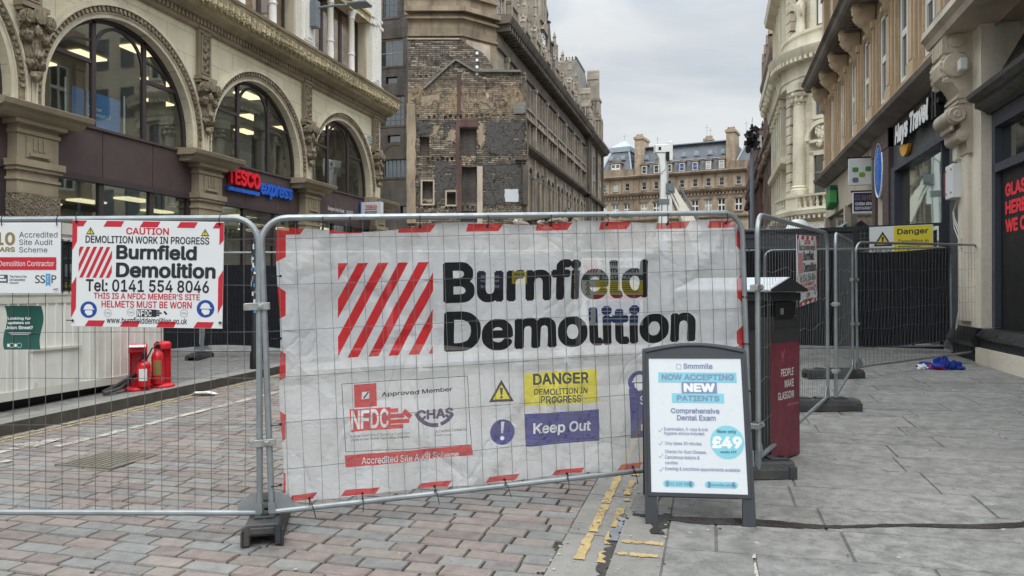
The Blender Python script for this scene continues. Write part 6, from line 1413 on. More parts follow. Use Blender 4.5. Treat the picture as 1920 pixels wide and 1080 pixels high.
P.helmet(2.52, -.885, .085, 0, 'b_blue', 'b_white'); P.q('b_blue', (2.438, .49), (3.0, .505), (2.99, .84), (2.438, .842)); P.text('b_white', 'Safety helmets', 2.52, -.79, 2.93, -.71, .02, 1); P.text('b_white', 'must be worn', 2.52, -.6, 2.93, -.54, .02, 1)
P.circ('b_blue', 3.13, -.66, .09)
TLc, TRc, BRc, BLc = (.02, 1.955), (3.36, 2.075), (3.375, .29), (.06, .208)
def bl(u, v):
    ed = .012*math.sin(u*PI*7)*(v > .999)-.008*math.sin(u*PI*6)*(v < .001)-.05*(v > .99)*max(0, .16-abs(u-.13))/.16
    x = (BLc[0]*(1-u)+BRc[0]*u)*(1-v)+(TLc[0]*(1-u)+TRc[0]*u)*v+.008*math.sin(v*PI*4)*((u < .001)-(u > .999)); z = (BLc[1]*(1-u)+BRc[1]*u)*(1-v)+(TLc[1]*(1-u)+TRc[1]*u)*v+ed
    return (x, z)
CREASE = [(random.Random(i).uniform(.1, 3.3), random.Random(i+50).uniform(.3, 1.9), random.Random(i+90).choice((-.9, -.6, .5, .8, 1.2, 1.5, .1)), random.Random(i+130).uniform(.025, .06), random.Random(i+170).uniform(-.026, .028)) for i in range(46)]
CREASE += [(x, 1.86+.036*x, R(90+a), .03, .016) for x, a in ((.3, 20), (.92, -25), (1.38, 15), (1.83, -10), (2.25, 25), (2.72, -20), (3.2, 15))]+[(x, .3+.025*x, R(90+a), .03, .015) for x, a in ((.22, 25), (.55, -20), (1.02, 15), (1.5, -25), (1.95, 20))]
def bwave(x, z):
    f = .016*math.sin(x*4.1+z*1.3)*math.sin(z*3.1+.5)+.011*math.sin(x*9.7-z*6.1)*math.sin(x*1.7+z)+.007*math.sin(z*13+x*4+math.sin(x*5))
    f += .04*math.exp(-((x-.42+(z-1.2)*.32)/.1)**2)*max(0, min(1, (z-.9)/.5))-.026*math.exp(-((z-1.02-.03*x+.012*math.sin(x*8))/.045)**2)
    for cx, cz, an, wd, am in CREASE:
        dx, dz = x-cx, z-cz; u, v = dx*math.cos(an)+dz*math.sin(an), -dx*math.sin(an)+dz*math.cos(an); f += am*math.exp(-(v/wd)**2)*math.exp(-(u/(wd*9))**2)
    return .03+f*.8
vs = []; fs = []; N, Mz = 68, 38
for j in range(Mz+1):
    for i in range(N+1): vs.append(Vector(bl(i/N, j/Mz)))
for j in range(Mz):
    for i in range(N): fs.append([j*(N+1)+i, j*(N+1)+i+1, (j+1)*(N+1)+i+1, (j+1)*(N+1)+i])
ed = [e for f in fs for e in zip(f, f[1:]+f[:1])]; Hh = Hit(.012); bm_names = ['banner', 'b_red', 'b_black', 'b_yellow', 'b_blue', 'b_white', 'b_purple']
tl_ = {}
for l, m, pts in P.it:
    Hh.add(pts, (l, bm_names.index(m)))
for l, m, vv, ee in P.ed: k0 = len(vs); vs += [Vector(p) for p in vv]; ed += [(a+k0, b+k0) for a, b in ee]
V, E_, F, *_r = delaunay_2d_cdt(vs, ed, [], 0, 1e-6)
k = MB(); k.v = [(p.x, bwave(p.x, p.y), p.y) for p in V]; Hs = Hit(.05)
for i in range(0, N): Hs.add([tuple(bl(i/N, 0)), tuple(bl((i+1)/N, 0)), tuple(bl((i+1)/N, 1)), tuple(bl(i/N, 1))], 1)
for f in F:
    c = sum((V[i] for i in f), Vector((0, 0)))/len(f)
    if not Hs.at(c.x, c.y): continue
    h = Hh.at(c.x, c.y); k.f.append(list(f)); k.mi.append(h[1] if h else 0); k.at.append(0)
k.build('mesh_sheet', [M[n] for n in bm_names], BN)
def tie(root, p, q, tail):
    k = MB(); p, q = Vector(p), Vector(q); m = (p+q)/2
    k.tube([p, p+(q-p)*.3+Vector((0, -.03, 0)), q+Vector((0, -.025, 0)), q+Vector((0, .02, 0))], .0032, 5); k.box(p.x-.007, p.x+.007, p.y-.012, p.y-.0, p.z-.007, p.z+.007); k.tube([p+Vector((0, -.008, 0)), p+Vector(tail)*.5+Vector((.004, -.01, 0)), p+Vector(tail)], .0028, 5)
    k.build('cable_tie', M['tie'], root)
for x in (.3, .47, .92, 1.38, 1.83, 2.25, 2.72, 3.2): z = 1.955+.036*x-.025; tie(BN, (x, .0, z), (x, -.0, z+.075), (.004, -.015, .02))
for x in (.22, .55, 1.02, 1.5, 1.95, 2.45): z = .206+.0251*x+.02; tie(BN, (x, .0, z), (x, 0, z-.035), (.02+.02*math.sin(x*9), -.05, -.11))
for z in (1.64, 1.25, .71, .33): tie(BN, (.045, 0, z), (-.01, 0, z-.004), (-.05, -.02, -.004))
for z in (1.86, 1.5, 1.15, .8, .5): tie(BN, (3.345, 0, z), (3.40, 0, z-.004), (.06, -.03, .006))

# ------------------------------------------------------------------ notices on the left panel
def camsign(name, label, cat, xc, d, z, w_, h_, t=.005, mat='board', roll=0):
    o = cp(xc, d, z); r = thing(name, label, cat, frame(o, CAMX) @ Matrix.Rotation(R(roll), 4, 'Y')); k = MB(); k.box(0, w_, 0, t, -h_, 0); k.build('sign_board', M[mat], r, bevel=.0015); return r
KS_ = 4.6/1400
def caution(r, kx=KS_, ky=None):
    A = Art(r, 0, 0, KS_, -.0012, 0, None, .0012)
    for x in (58, 126, 196): A.poly('red', [(x+7, 1), (x+39, 1), (x+33, 12), (x, 12)])
    A.poly('red', [(0, 1), (27, 1), (20, 12), (9, 12), (9, 40), (0, 58)]); A.poly('red', [(270, 1), (284, 1), (284, 34), (276, 44), (276, 12), (263, 12)])
    A.poly('red', [(0, 122), (9, 106), (9, 166), (0, 184)]); A.poly('red', [(284, 90), (275, 105), (275, 172), (284, 154)])
    for x in (26, 92, 160, 230): A.poly('red', [(x+7, 188), (x+38, 188), (x+33, 199), (x, 199)])
    A.text('red', 'CAUTION', 101, 13, 181, 26, .022); A.text('black', 'DEMOLITION WORK IN PROGRESS', 25, 29, 257, 43, .018)
    A.text('black', 'Burnfield', 83, 45, 234, 73, .034); A.text('black', 'Demolition', 83, 78, 270, 107, .034); A.text('black', 'Tel: 0141 554 8046', 27, 110.5, 258, 134, .02)
    A.text('red', "THIS IS A NFDC MEMBER'S SITE", 42, 136, 241, 147.5, .018); A.text('red', 'HELMETS MUST BE WORN', 57, 150.5, 226, 163.5, .018); A.text('black', 'www.burnfielddemolition.co.uk', 67, 181, 218, 193, .012)
    A.stripes('red', 13, 50, 75, 108, .2, .105, .45, .02); A.helmet(33, 168, 15.5); A.helmet(252, 163, 16.5)
    for x in (34, 249): A.sign3(x, 13, 8)
    A.rect('black', 123, 166, 160, 180)
    for i, c_ in enumerate('NFDC'): A.text('white', c_, 124.5+i*7, 167, 130+i*7, 179, .02, 1)
    for x, y in ((160, 167), (160, 171), (160, 175)): A.rect('black', x, y, x+10-abs(y-171), y+3)
    A.poly('black', [(173, 170), (176, 168), (181, 174), (178, 176)])
    for x, y in ((69, 174), (112, 172), (212, 172)): A.arc('grey', x, y, 6.5, 7.2, 0, 360, 0, 20); A.text('grey', 'CDA', x-4.5, y-2, x+4.5, y+2, .01)
    A.done(dict(red='red_print', black='black_print', blue='blue_print', white='white_print', yellow='yellow_print', grey='grey_print'), M)
    k = MB()
    for x, z, dx, dz in ((8*KS_, -.012, .0, .06), (276*KS_, -.012, 0, .06), (4*KS_, -.62, -.05, 0), (280*KS_, -.62, .05, 0)): k.tube([(x, -.008, z), (x+dx*.6, -.012, z+dz*.6), (x+dx, .012, z+dz)], .003, 5); k.blob((x, -.006, z), (.008, .006, .008), 1, 0, 6, 5)
    k.build('cable_tie', M['tie'], r)
cs = camsign('caution_sign', 'white caution board with red flashes, company name and telephone number on the left fence panel', 'sign', -824*KS_, 4.6, 1.555+131*KS_, 284*KS_, 200*KS_, .005, 'board', .9); caution(cs)
k = MB(); k.box(.03, .9, .006, .018, -.03, -.02)
ac = camsign('accreditation_sign', 'white accreditation board with a red contractor bar, cut by the left edge of the picture', 'sign', (-960-160)*KS_, 4.62, 1.555+126*KS_, 270*KS_, 133*KS_, .005, 'board', 0)
A = Art(ac, 160*KS_, 0, KS_, -.0012, 0, None, .0012)
A.text('gold', '10', -14, 18, 24, 42.5, .03); A.text('gold', 'YEARS', -24, 46, 24, 55, .03); A.text('ink', 'Accredited', 32, 17, 104, 28, .0); A.text('ink', 'Site Audit', 32, 31.5, 95, 42, .0); A.text('ink', 'Scheme', 32, 46, 85, 56, .0)
A.rect('red', -150, 65, 102, 89); A.text('white', 'Demolition Contractor', -6, 72, 98, 82, .0, 1)
for i, t_ in enumerate(('The Voice of the', 'UK Demolition', 'Industry')): A.text('ink', t_, 14, 99+i*6.2, 14+(32, 29, 17)[i], 103.6+i*6.2, .012)
A.rect('ink', -10, 98, 10, 113); A.rect('board', -8, 100, 4, 104, 1); A.rect('board', -8, 106, 8, 110, 1); A.rect('ink', 10, 99, 10.6, 114)
for t_, x in (('S', 62), ('S', 72), ('P', 93)): A.text('black', t_, x, 99, x+9, 114, -.005, 0, False)
A.poly('sky', [(82, 96), (91, 96), (91, 120), (86.5, 116.5), (82, 120)]); A.text('white', 'I', 85.5, 100, 87.5, 112, .01, 1)
A.done(dict(gold='gold_print', ink='grey_print', red='red_print', white='white_print', board='white_print', black='black_print', sky='blue_ribbon'), M)
k = MB()
for x in (104, 0, -100): k.tube([(160*KS_+x*KS_, -.008, -.02), (160*KS_+x*KS_, -.01, .03), (160*KS_+x*KS_, .015, .05)], .003, 5)
k.tube([(266*KS_, -.008, -.41), (258*KS_, -.01, -.412)], .003, 5); k.build('cable_tie', M['tie'], ac)
po = thing('green_poster', 'dark green street updates poster curling behind the left fence wires', 'poster', frame(cp(-971*KS_, 4.69, 1.555-31*KS_), CAMX)); k = MB(); n = 12
def pw(x, z): return .012*math.sin(z*9+.4)+.006*math.sin(x*14)
g = [[(x*70*KS_/6+.012*math.sin(j*.5), pw(x*.04, j*.022), -j*84*KS_/n) for x in range(7)] for j in range(n+1)]
k.add([p for r_ in g for p in r_], [(j*7+i, j*7+i+1, j*7+i+8, j*7+i+7) for j in range(n) for i in range(6)]); k.add([(x, y+.0015, z) for r_ in g for x, y, z in r_], [(j*7+i, j*7+i+1, j*7+i+8, j*7+i+7) for j in range(n) for i in range(6)])
k.build('poster_sheet', M['teal'], po)
A = Art(po, 0, 0, KS_, -.024, 0, None, .001)
for i, (t_, a, b) in enumerate((('Looking for', 12, 56), ('updates on', 12, 54), ('Union Street?', 7, 60))): A.text('white', t_, a, 21+i*8.5, b, 27.5+i*8.5, .02)
A.rect('white', 14, 51, 56, 52); A.rect('white', 18, 54, 52, 54.7); A.arc('white', 20, 75, 4, 4.6, 0, 360, 0, 16); A.rect('white', 11, 72, 16, 78); A.arc('white', 34, 75, 4, 4.6, 0, 360, 0, 16); A.rect('white', 25, 72, 29, 78); A.done(dict(white='white_print'), M)
# caution board hung on the receding panel
pm = frame(a_a, a_b-a_a); cs2 = thing('caution_sign', 'white caution board seen at a steep angle on the receding panel near the litter bin', 'sign', pm @ Matrix.Translation((1.36, -.03, 1.9)) @ Matrix.Rotation(R(-1.5), 4, 'Y') @ Matrix.Diagonal((1.12, 1, 1, 1)))
k = MB(); k.box(0, 284*KS_, 0, .005, -200*KS_, 0); k.build('sign_board', M['board'], cs2); caution(cs2)

# ------------------------------------------------------------------ sandwich board
av, bv = Vector((-.403, 4.729, 0)), Vector((.262, 4.802, 0)); av.z = PZ(av.x, av.y)+.002
AB = thing('sandwich_board', 'grey plastic sandwich board advertising dental exams, standing on the wet paving', 'sandwich board', frame(av, Vector((bv.x-av.x, bv.y-av.y, .008))))
def leaf(m, name, back=False):
    fr = MB(); Wd = .669; yb, yf = .0, .034
    arch = [(Wd*i/16, 1.095+.045*math.sin(PI*i/16)) for i in range(17)]
    outer = [(0, .0)]+[(0, .3)]+arch+[(Wd, .3), (Wd, 0)]
    fr.prism([(0, 0), (0, 1.095), (.038, 1.068), (.038, .19), (.072, .172), (.082, 0)], 'y', yb, yf); fr.prism([(Wd, 0), (Wd, 1.095), (Wd-.038, 1.068), (Wd-.038, .19), (Wd-.072, .172), (Wd-.082, 0)], 'y', yb, yf)
    fr.prism([(.038, .19), (Wd-.038, .19), (Wd-.072, .172), (Wd-.088, .162), (.088, .162), (.072, .172)], 'y', yb, yf)
    fr.prism(arch[::-1]+[(.038, 1.068), (Wd-.038, 1.068)], 'y', yb, yf); fr.prism([(.02+.629*i/16, 1.083+.045*math.sin(PI*i/16)) for i in range(17)]+[(.02+.629*i/16, 1.094+.046*math.sin(PI*i/16)) for i in range(16, -1, -1)], 'y', -.012, .01)
    fr.prism([(.072, .0), (.088, .162), (.108, .165), (.084, .13), (.078, 0)], 'y', yb, yf)
    o = fr.build(name, M['ab_grey'], AB, M=m, bevel=.004); return o
M['ab_grey'] = paint('dark_grey_plastic', C(50, 53, 58), .42, .08, 5, .06, 90)
m1 = Matrix.Rotation(R(-16), 4, 'X'); hgt = 1.1*math.cos(R(16)); off = 2*1.1*math.sin(R(16))+.03
lf = leaf(m1, 'front_leaf'); leaf(Matrix.Translation((0, off, 0)) @ Matrix.Rotation(R(16), 4, 'X'), 'rear_leaf')
k = MB(); k.box(.02, .649, -.008, .004, .165, .19); k.box(.02, .649, -.008, .004, 1.045, 1.07); k.box(.02, .04, -.008, .004, .19, 1.045); k.box(.629, .649, -.008, .004, .19, 1.045); k.build('snap_frame', M['ab_grey'], lf, bevel=.002)
k = MB(); k.box(.038, .631, .004, .03, .188, 1.047); k.box(.04, .629, -.003, .004, .19, 1.045); k.build('poster_panel', M['poster_paper'], lf)
k = MB(); k.box(.02, .05, .03, .05, 1.02, 1.06); k.box(.62, .65, .03, .05, 1.02, 1.06); k.build('hinge', M['black_metal'], lf)
A = Art(lf, 0, 0, .001, -.0045, 0, None, .0012)
def T(m, t_, x0, z1, x1, z0, ofs=.02, l=1): A.text(m, t_, x0, -z1, x1, -z0, ofs, l)
A.line('inkblue', [(219, -1006), (247, -1006), (247, -975), (219, -975), (219, -1006)], 2, 0); T('inkblue', 'Smmmile', 263, 1012, 449, 976, .02)
A.rect('aqua', 100, -952, 597, -886, 0); T('inkblue', 'NOW ACCEPTING', 121, 941, 581, 901, .03); A.rect('inkblue', 247, -890, 471, -816, 1); T('white', 'NEW', 260, 881, 458, 824, .05, 2); A.rect('aqua', 184, -815, 512, -754, 0); T('inkblue', 'PATIENTS', 214, 802, 483, 765, .03)
T('inkblue', 'Comprehensive', 175, 720, 480, 678, .025); T('inkblue', 'Dental Exam', 212, 675, 455, 641, .025)
for t_, x0, z1, x1, z0 in (('Examination, X-rays & oral', 129, 596, 403, 570), ('hygiene advice included', 129, 569, 379, 543), ('Only takes 30 minutes', 132, 506, 361, 480), ('Checks for Gum Disease,', 131, 454, 389, 428), ('Cancerous lesions &', 130, 420, 345, 397), ('cavities', 130, 384, 209, 364), ('Evening & lunchtime appointments available', 129, 348, 590, 321)): T('inkblue', t_, x0, z1, x1, z0, .008)
for z in (574, 492, 412, 328): A.line('inkblue', [(92, -z), (101, -z+9), (119, -z-16)], 3, 0)
A.circ('aqua', 519, -508, 104, 0, 40); T('ink', 'Now only', 460, 585, 577, 558, .02); T('white', '£49', 424, 545, 610, 468, .05); T('ink', 'usually £99', 472, 455, 572, 436, .015)
for a, b, t_, c_, d_ in ((115, 308, '0141 225 0000', 128, 297), (371, 571, 'smmmile.store', 386, 558)):
    A.rect('aqua', a+18, -264, b-18, -225, 0); A.circ('aqua', a+19, -244.5, 19.4, 0, 20); A.circ('aqua', b-19, -244.5, 19.4, 0, 20); T('inkblue', t_, c_, 254, d_, 235, .025)
A.done(dict(inkblue='slate_blue_print', aqua='turquoise_print', white='white_print', ink='grey_print'), M)

# ------------------------------------------------------------------ litter bin
bo = Vector((.43, 6.33, 0)); bo.z = PZ(bo.x, bo.y)
LB = thing('litter_bin', 'tall black litter bin with pitched pale lid and a maroon city poster on its side', 'litter bin', frame(bo, (.29, .49, 0)))
k = MB(); k.box(0, .57, 0, .78, .02, 1.2); k.box(.04, .53, .04, .74, 1.2, 1.38); k.box(-.01, .58, -.01, .79, 1.33, 1.4)
for x in (.02, .55): k.box(x-.02, x+.02, -.006, .0, 0.02, 1.33)
k.build('bin_body', M['bin_black'], LB, bevel=.012)
k = MB(); k.box(.12, .45, -.012, .0, 1.19, 1.32); k.box(-.012, 0, .1, .68, 1.1, 1.3); k.build('bin_opening', M['tie'], LB)
k = MB(); k.prism([(-.05, 1.405), (.62, 1.405), (.62, 1.43), (.285, 1.53), (-.05, 1.43)], 'y', -.05, .83); k.build('pitched_lid', M['bin_lid'], LB, bevel=.006)
k = MB(); k.prism([(-.045, 1.408), (.615, 1.408), (.615, 1.428), (.285, 1.525), (-.045, 1.428)], 'y', -.056, -.05); k.build('lid_end', M['bin_black'], LB)
k = MB(); k.box(.03, .54, -.014, .0, .03, 1.1); k.build('maroon_poster', M['bin_red'], LB)
k = MB(); k.box(.03, .54, -.016, -.013, .99, 1.1); k.build('poster_band', M['bin_black'], LB)
A = Art(LB, .03, 1.1, .001, -.0155, 0, None, .001)
for t_, x0, x1, y in (('PEOPLE', 175, 400, 330), ('MAKE', 240, 405, 425), ('GLASGOW', 120, 410, 520)): A.text('white', t_, x0, y, x1, y+62, .0)
A.text('pink', 'glasgow.gov', 290, 620, 500, 650, .0); A.line('pink', [(170, 180), (205, 230), (240, 170)], 6); A.line('pink', [(205, 230), (205, 270)], 6); A.done(dict(white='white_print', pink='pink_print'), M)
k = MB(); k.box(.2, .24, -.02, -.012, 1.22, 1.27); k.box(.3, .33, -.01, 0, 1.0, 1.03); k.build('lock_plate', M['clamp'], LB)
rg = thing('rubber_ring', 'small black rubber ring lying on the paving by the litter bin', 'ring', Matrix.Translation((.49, 6.1, PZ(.49, 6.1)))); k = MB(); k.tube([(.05*math.cos(PI*i/8), .05*math.sin(PI*i/8), .022) for i in range(16)], .02, 8, True); k.box(-.04, .04, -.04, .04, 0, .012); k.build('ring', M['black_plastic'], rg, smooth=True)

# ------------------------------------------------------------------ black clad hoarding across the street
HE = cp(8.25, 14.0); HL = 3.52
for i in range(5):
    xc1 = 8.25-i*HL; a, b = cp(xc1-HL+.04, 14.0), cp(xc1, 14.0)
    lab = ['black clad fence panel beside the travel shop window, farthest right', 'black clad fence panel behind the litter bin and its pale lid', 'black clad fence panel behind the right half of the banner carrying safety boards', 'black clad fence panel behind the left half of the banner', 'black clad fence panel beside the red fire extinguishers'][i]
    a.z = PZ(a.x, a.y) if a.x > KR else GZ(a.y)+.1; b.z = PZ(b.x, b.y) if b.x > KR else GZ(b.y)+.1
    r = heras('clad_fence', lab, a, b, 'black clad fence panels across the street', mesh=False); Lg = (b-a).length
    k = MB(); n = 116; top = 1.96 if i < 3 else 1.74; vs = []
    for j in range(n+1):
        x = .03+(Lg-.06)*j/n; sl_ = .03*math.sin(x*3)+.0; lean = -.22 if i == 0 else .0
        for q in range(6): z = .22+(top-.22)*q/5; vs.append((min(Lg-.02, max(.02, x+lean*(1-q/5)**2*.5+.012*math.sin(x*2.3+q))), -.04+(.028 if j % 2 else 0)+.03*math.sin(x*1.9+q*.7), z+(.03*math.sin(x*2.2) if q == 5 else .05*math.sin(x*1.7+1) if q == 0 else 0)))
    k.add(vs, [(j*6+q, j*6+6+q, j*6+7+q, j*6+1+q) for j in range(n) for q in range(5)]); k.build('black_cladding', M['scrim_black'], r)
    c = cp(xc1-HL+.02, 13.9); foot('black rubber foot at the base of the black hoarding, '+['by the two blue cloth pieces', 'behind the litter bin', 'behind the banner', 'left of centre behind the banner', 'by the fire extinguishers'][i], Vector((c.x, c.y, a.z)), R(15 if i in (4,) else 105), .7)
def hsign(name, label, xc, z1, w_, h_, mt): return camsign(name, label, 'sign', xc, 13.86, z1, w_, h_, .01, mt)
hb = hsign('safety_board', 'tall site safety rules board on the hoarding, seen faintly through the banner', 1.29, 2.14, 1.14, 1.25, 'board')
A = Art(hb, 0, 0, .01, -.003); A.stripes('red', 4, 3, 30, 27, .2, .105, .45, .02); A.text('black', 'Burnfield', 36, 4, 88, 14, .03); A.text('black', 'Demolition', 36, 17, 106, 27, .03); A.rect('teal', 0, 31, 114, 41); A.text('white', 'SITE SAFETY RULES', 14, 33, 104, 39, .02, 1); A.rect('yellow', 26, 42, 114, 66); A.rect('red', 22, 68, 114, 77); A.rect('blue', 26, 80, 108, 120)
for i in range(5): A.rect('black', 34, 46+i*4, 106, 47+i*4, 1); A.rect('white', 30, 84+i*7, 104, 85.5+i*7, 1)
for q in range(3): A.sign3(12, 42+q*9, 5)
for q in range(4): A.circ('blue', 13, 83+q*10, 4.5)
A.done(dict(red='red_print', black='black_print', teal='teal_print', white='white_print', yellow='yellow_print', blue='blue_print'), M)
hn = hsign('visitor_notice', 'small navy visitor notice on the hoarding, seen faintly through the banner', -.66, 1.88, .5, .33, 'navy'); A = Art(hn, 0, 0, .01, -.003)
for i, t_ in enumerate(('All visitors', 'must report', 'to site office')): A.text('white', t_, 8, 5+i*9, 42, 11+i*9, .01)
A.done(dict(white='white_print'), M)
hy = hsign('warning_notice', 'small yellow warning notice on the hoarding beside the navy notice', .0, 1.9, .28, .24, 'yellow'); A = Art(hy, 0, 0, .01, -.003); A.text('black', 'Warning', 4, 4, 24, 9, .02); A.rect('black', 4, 13, 24, 14); A.rect('black', 4, 17, 24, 18); A.done(dict(black='black_print'), M)
# tall black gate behind the hoarding, with its danger sign
ga, gb = cp(5.3, 16.2), cp(8.36, 14.45); Hg = 2.5; GT = thing('mesh_gate', 'tall black framed mesh gate standing behind the black hoarding', 'gate', frame(ga, gb-ga)); Lg = (gb-ga).length
k = MB(); k.box(0, Lg, -.03, .03, Hg-.06, Hg); k.box(0, Lg, -.03, .03, 0.05, .11)
for x in (0, Lg*.55, Lg-.07): k.box(x, x+.07, -.03, .03, .05, Hg-.061)
k.build('gate_frame', M['black_metal'], GT)
k = MB()
for i in range(44): k.tube([(.08+i*(Lg-.15)/44, 0, .1), (.08+i*(Lg-.15)/44, 0, Hg-.05)], .004, 4)
for i in range(24): k.tube([(.05, .004, .15+i*.1), (Lg-.05, .004, .15+i*.1)], .004, 4)
k.build('gate_mesh', M['wire'], GT)
k = MB(); k.box(Lg-.55, Lg-.5, .1, .15, .1, Hg-.1); k.prism([(Lg-.5, Hg-.75), (Lg-.5, Hg-.3), (Lg-.1, Hg-.12), (Lg-.1, Hg-.8)], 'y', .06, .085); k.build('folded_leaf', M['black_metal'], GT)
k = MB(); k.box(-2.6, 0, -.02, .02, Hg-.2, Hg-.15); k.box(-2.6, 0, -.02, .02, 2.1, 2.14); k.build('top_rail', M['black_metal'], GT)
ds = thing('danger_sign', 'yellow and white danger sign with a warning triangle on the black mesh gate', 'sign', frame(ga, gb-ga) @ Matrix.Translation((2.24, -.05, 2.47))); k = MB(); k.box(0, 1.12, 0, .01, -.62, 0); k.build('sign_board', M['board'], ds)
A = Art(ds, 0, 0, .01, -.002); A.rect('yellow', 44, 1, 111, 61); A.text('black', 'Danger', 50, 6, 104, 20, .02, 1); A.sign3(24, 10, 17); A.text('black', 'Demolition in', 52, 27, 104, 36, .01, 1); A.text('black', 'progress', 52, 40, 90, 49, .01, 1); A.text('black', 'Keep out', 4, 45, 40, 53, .01); A.done(dict(yellow='yellow_print', black='black_print'), M)
wv = thing('site_skip_lorry', 'dark site vehicle parked beyond the hoarding with a white tank on its back', 'lorry', Matrix.Translation((2.0, 20.5, PZ(2, 20.5))) @ Matrix.Rotation(R(8), 4, 'Z'))
k = MB(); k.box(-2.2, 1.2, -1, 1, .6, 2.55); k.box(-2.3, 1.3, -1.05, 1.05, 2.55, 2.65); k.box(-2.2, 1.2, -1.02, 1.02, 2.1, 2.2); k.build('dark_body', M['charcoal'], wv, bevel=.03)
k = MB(); k.lathe([(0, 0), (.3, .02), (.34, .2), (.34, .75), (.2, .95), (.12, 1.0), (0, 1.0)], (.0, -.6, 1.9), 14); k.lathe([(0, 0), (.16, 0), (.14, .12), (.05, .2), (0, .2)], (-1.6, -.8, 2.65), 12); k.box(-1.75, -1.45, -.95, -.65, 2.6, 2.68); k.build('white_tank', M['board'], wv, smooth=30)
for x in (-1.6, .6):
    for y in (-.95, .95):
        k = MB(); k.lathe([(.2, -.12), (.48, -.12), (.5, 0), (.48, .12), (.2, .12)], (x, y, .5), 16, ax='y'); k.build('wheel', M['black_plastic'], wv, smooth=True)
# blue cloth heap
jk = thing('dropped_jacket', 'royal blue and red jacket dropped in a heap on the paving by the fence', 'jacket', Matrix.Translation((3.5, 13.2, PZ(3.5, 13.2))) @ Matrix.Scale(.82, 4)); r = random.Random(2)
for nm, mt, pos in (('blue_cloth', 'jacket_blue', [(-.05, .0, .24, .12, .08), (.16, .03, .2, .11, .06), (-.2, .03, .14, .08, .05), (.05, .1, .16, .08, .11), (.22, -.03, .1, .05, .1), (-.02, -.04, .09, .05, .12), (.1, -.02, .06, .09, .1)]), ('red_cloth', 'jacket_red', [(-.04, -.08, .13, .06, .055), (-.12, -.04, .08, .05, .05)]), ('white_lining', 'white_letter', [(-.32, -.02, .08, .05, .05), (-.06, .14, .05, .03, .1)])):
    k = MB()
    for i, (x, y, a, b_, c_) in enumerate(pos): k.blob((x, y, c_*.55), (a, b_, c_), i*7+len(nm), .55, 26, 16)
    k.build(nm, M[mt], jk, smooth=True)

# ------------------------------------------------------------------ site cabin, extinguishers, stickered post on the left pavement
cz = .15; CBN = thing('site_cabin', 'off white ribbed site cabin on the left pavement behind the fence', 'cabin', Matrix.Translation((-7.72, 9.15, GZ(7.8)+.125)) @ Matrix.Rotation(R(.5), 4, 'Z') @ Matrix((( 0, -1, 0, 0), (1, 0, 0, 0), (0, 0, 1, 0), (0, 0, 0, 1))))
H = 2.16; k = MB(); wall(k, -6, 0, .1, H, [(-2.75, -1.36, 1.3, 2.0)], 0, .08); k.quad((0, 0, .1), (0, 2.4, .1), (0, 2.4, H), (0, 0, H)); k.quad((-6, 0, .1), (-6, 2.4, .1), (-6, 2.4, H), (-6, 0, H)); k.quad((-6, 2.4, .1), (0, 2.4, .1), (0, 2.4, H), (-6, 2.4, H)); k.quad((-6, 0, H), (0, 0, H), (0, 2.4, H), (-6, 2.4, H))
i = 0
for x in [-.13*j for j in range(46)]: k.box(x-.012, x+.012, -.012, .0, .2, 1.27 if -2.85 < x < -1.25 else H-.12) if not (-2.85 < x < -1.25) else k.box(x-.012, x+.012, -.012, 0, .2, 1.2)
k.build('ribbed_wall', M['cabin'], CBN)
k = MB(); k.box(-6.02, .02, -.03, .0, H-.12, H+.02); k.box(-6, .01, -.022, 0, .1, .2); k.box(-6, 0, -.016, 0, 1.2, 1.26); k.box(-.06, .015, -.022, 0, .2, H-.12); k.build('trim', M['cabin_trim'], CBN)
k = MB(); k.box(-6, -.05, .1, 2.3, -.06, .098); k.build('base_gap_shade', M['tie'], CBN)  # solid black box paints the shade of the gap under the cabin
k = MB()
for q in ((-2.75, -1.36, 1.3, 1.34), (-2.75, -1.36, 1.96, 2.0), (-2.75, -2.71, 1.34, 1.96), (-1.4, -1.36, 1.34, 1.96), (-2.07, -2.03, 1.34, 1.96)): k.box(q[0], q[1], -.02, .05, q[2], q[3])
wf = k.build('cabin_window', M['board'], CBN); k = MB(); k.box(-2.71, -1.4, .03, .04, 1.34, 1.96); k.build('pane', M['dark_glass'], wf)
k = MB()
for i in range(14): k.box(-2.7+i*.095, -2.69+i*.095, -.03, -.022, 1.32, 1.98)
for z in (1.36, 1.5): k.box(-2.72, -1.38, -.034, -.03, z, z+.02)
k.build('security_bar', M['black_metal'], wf)
k = MB(); k.box(-2.16, -1.5, -.02, 0, .18, .66); ht = k.build('service_hatch', M['cabin'], CBN); k = MB(); k.box(-2.18, -1.48, -.05, -.0, .64, .67)
for x in (-2.12, -1.54): k.box(x-.015, x+.015, -.026, -.02, .22, .27)
k.build('drip_rail', M['cabin_trim'], ht)
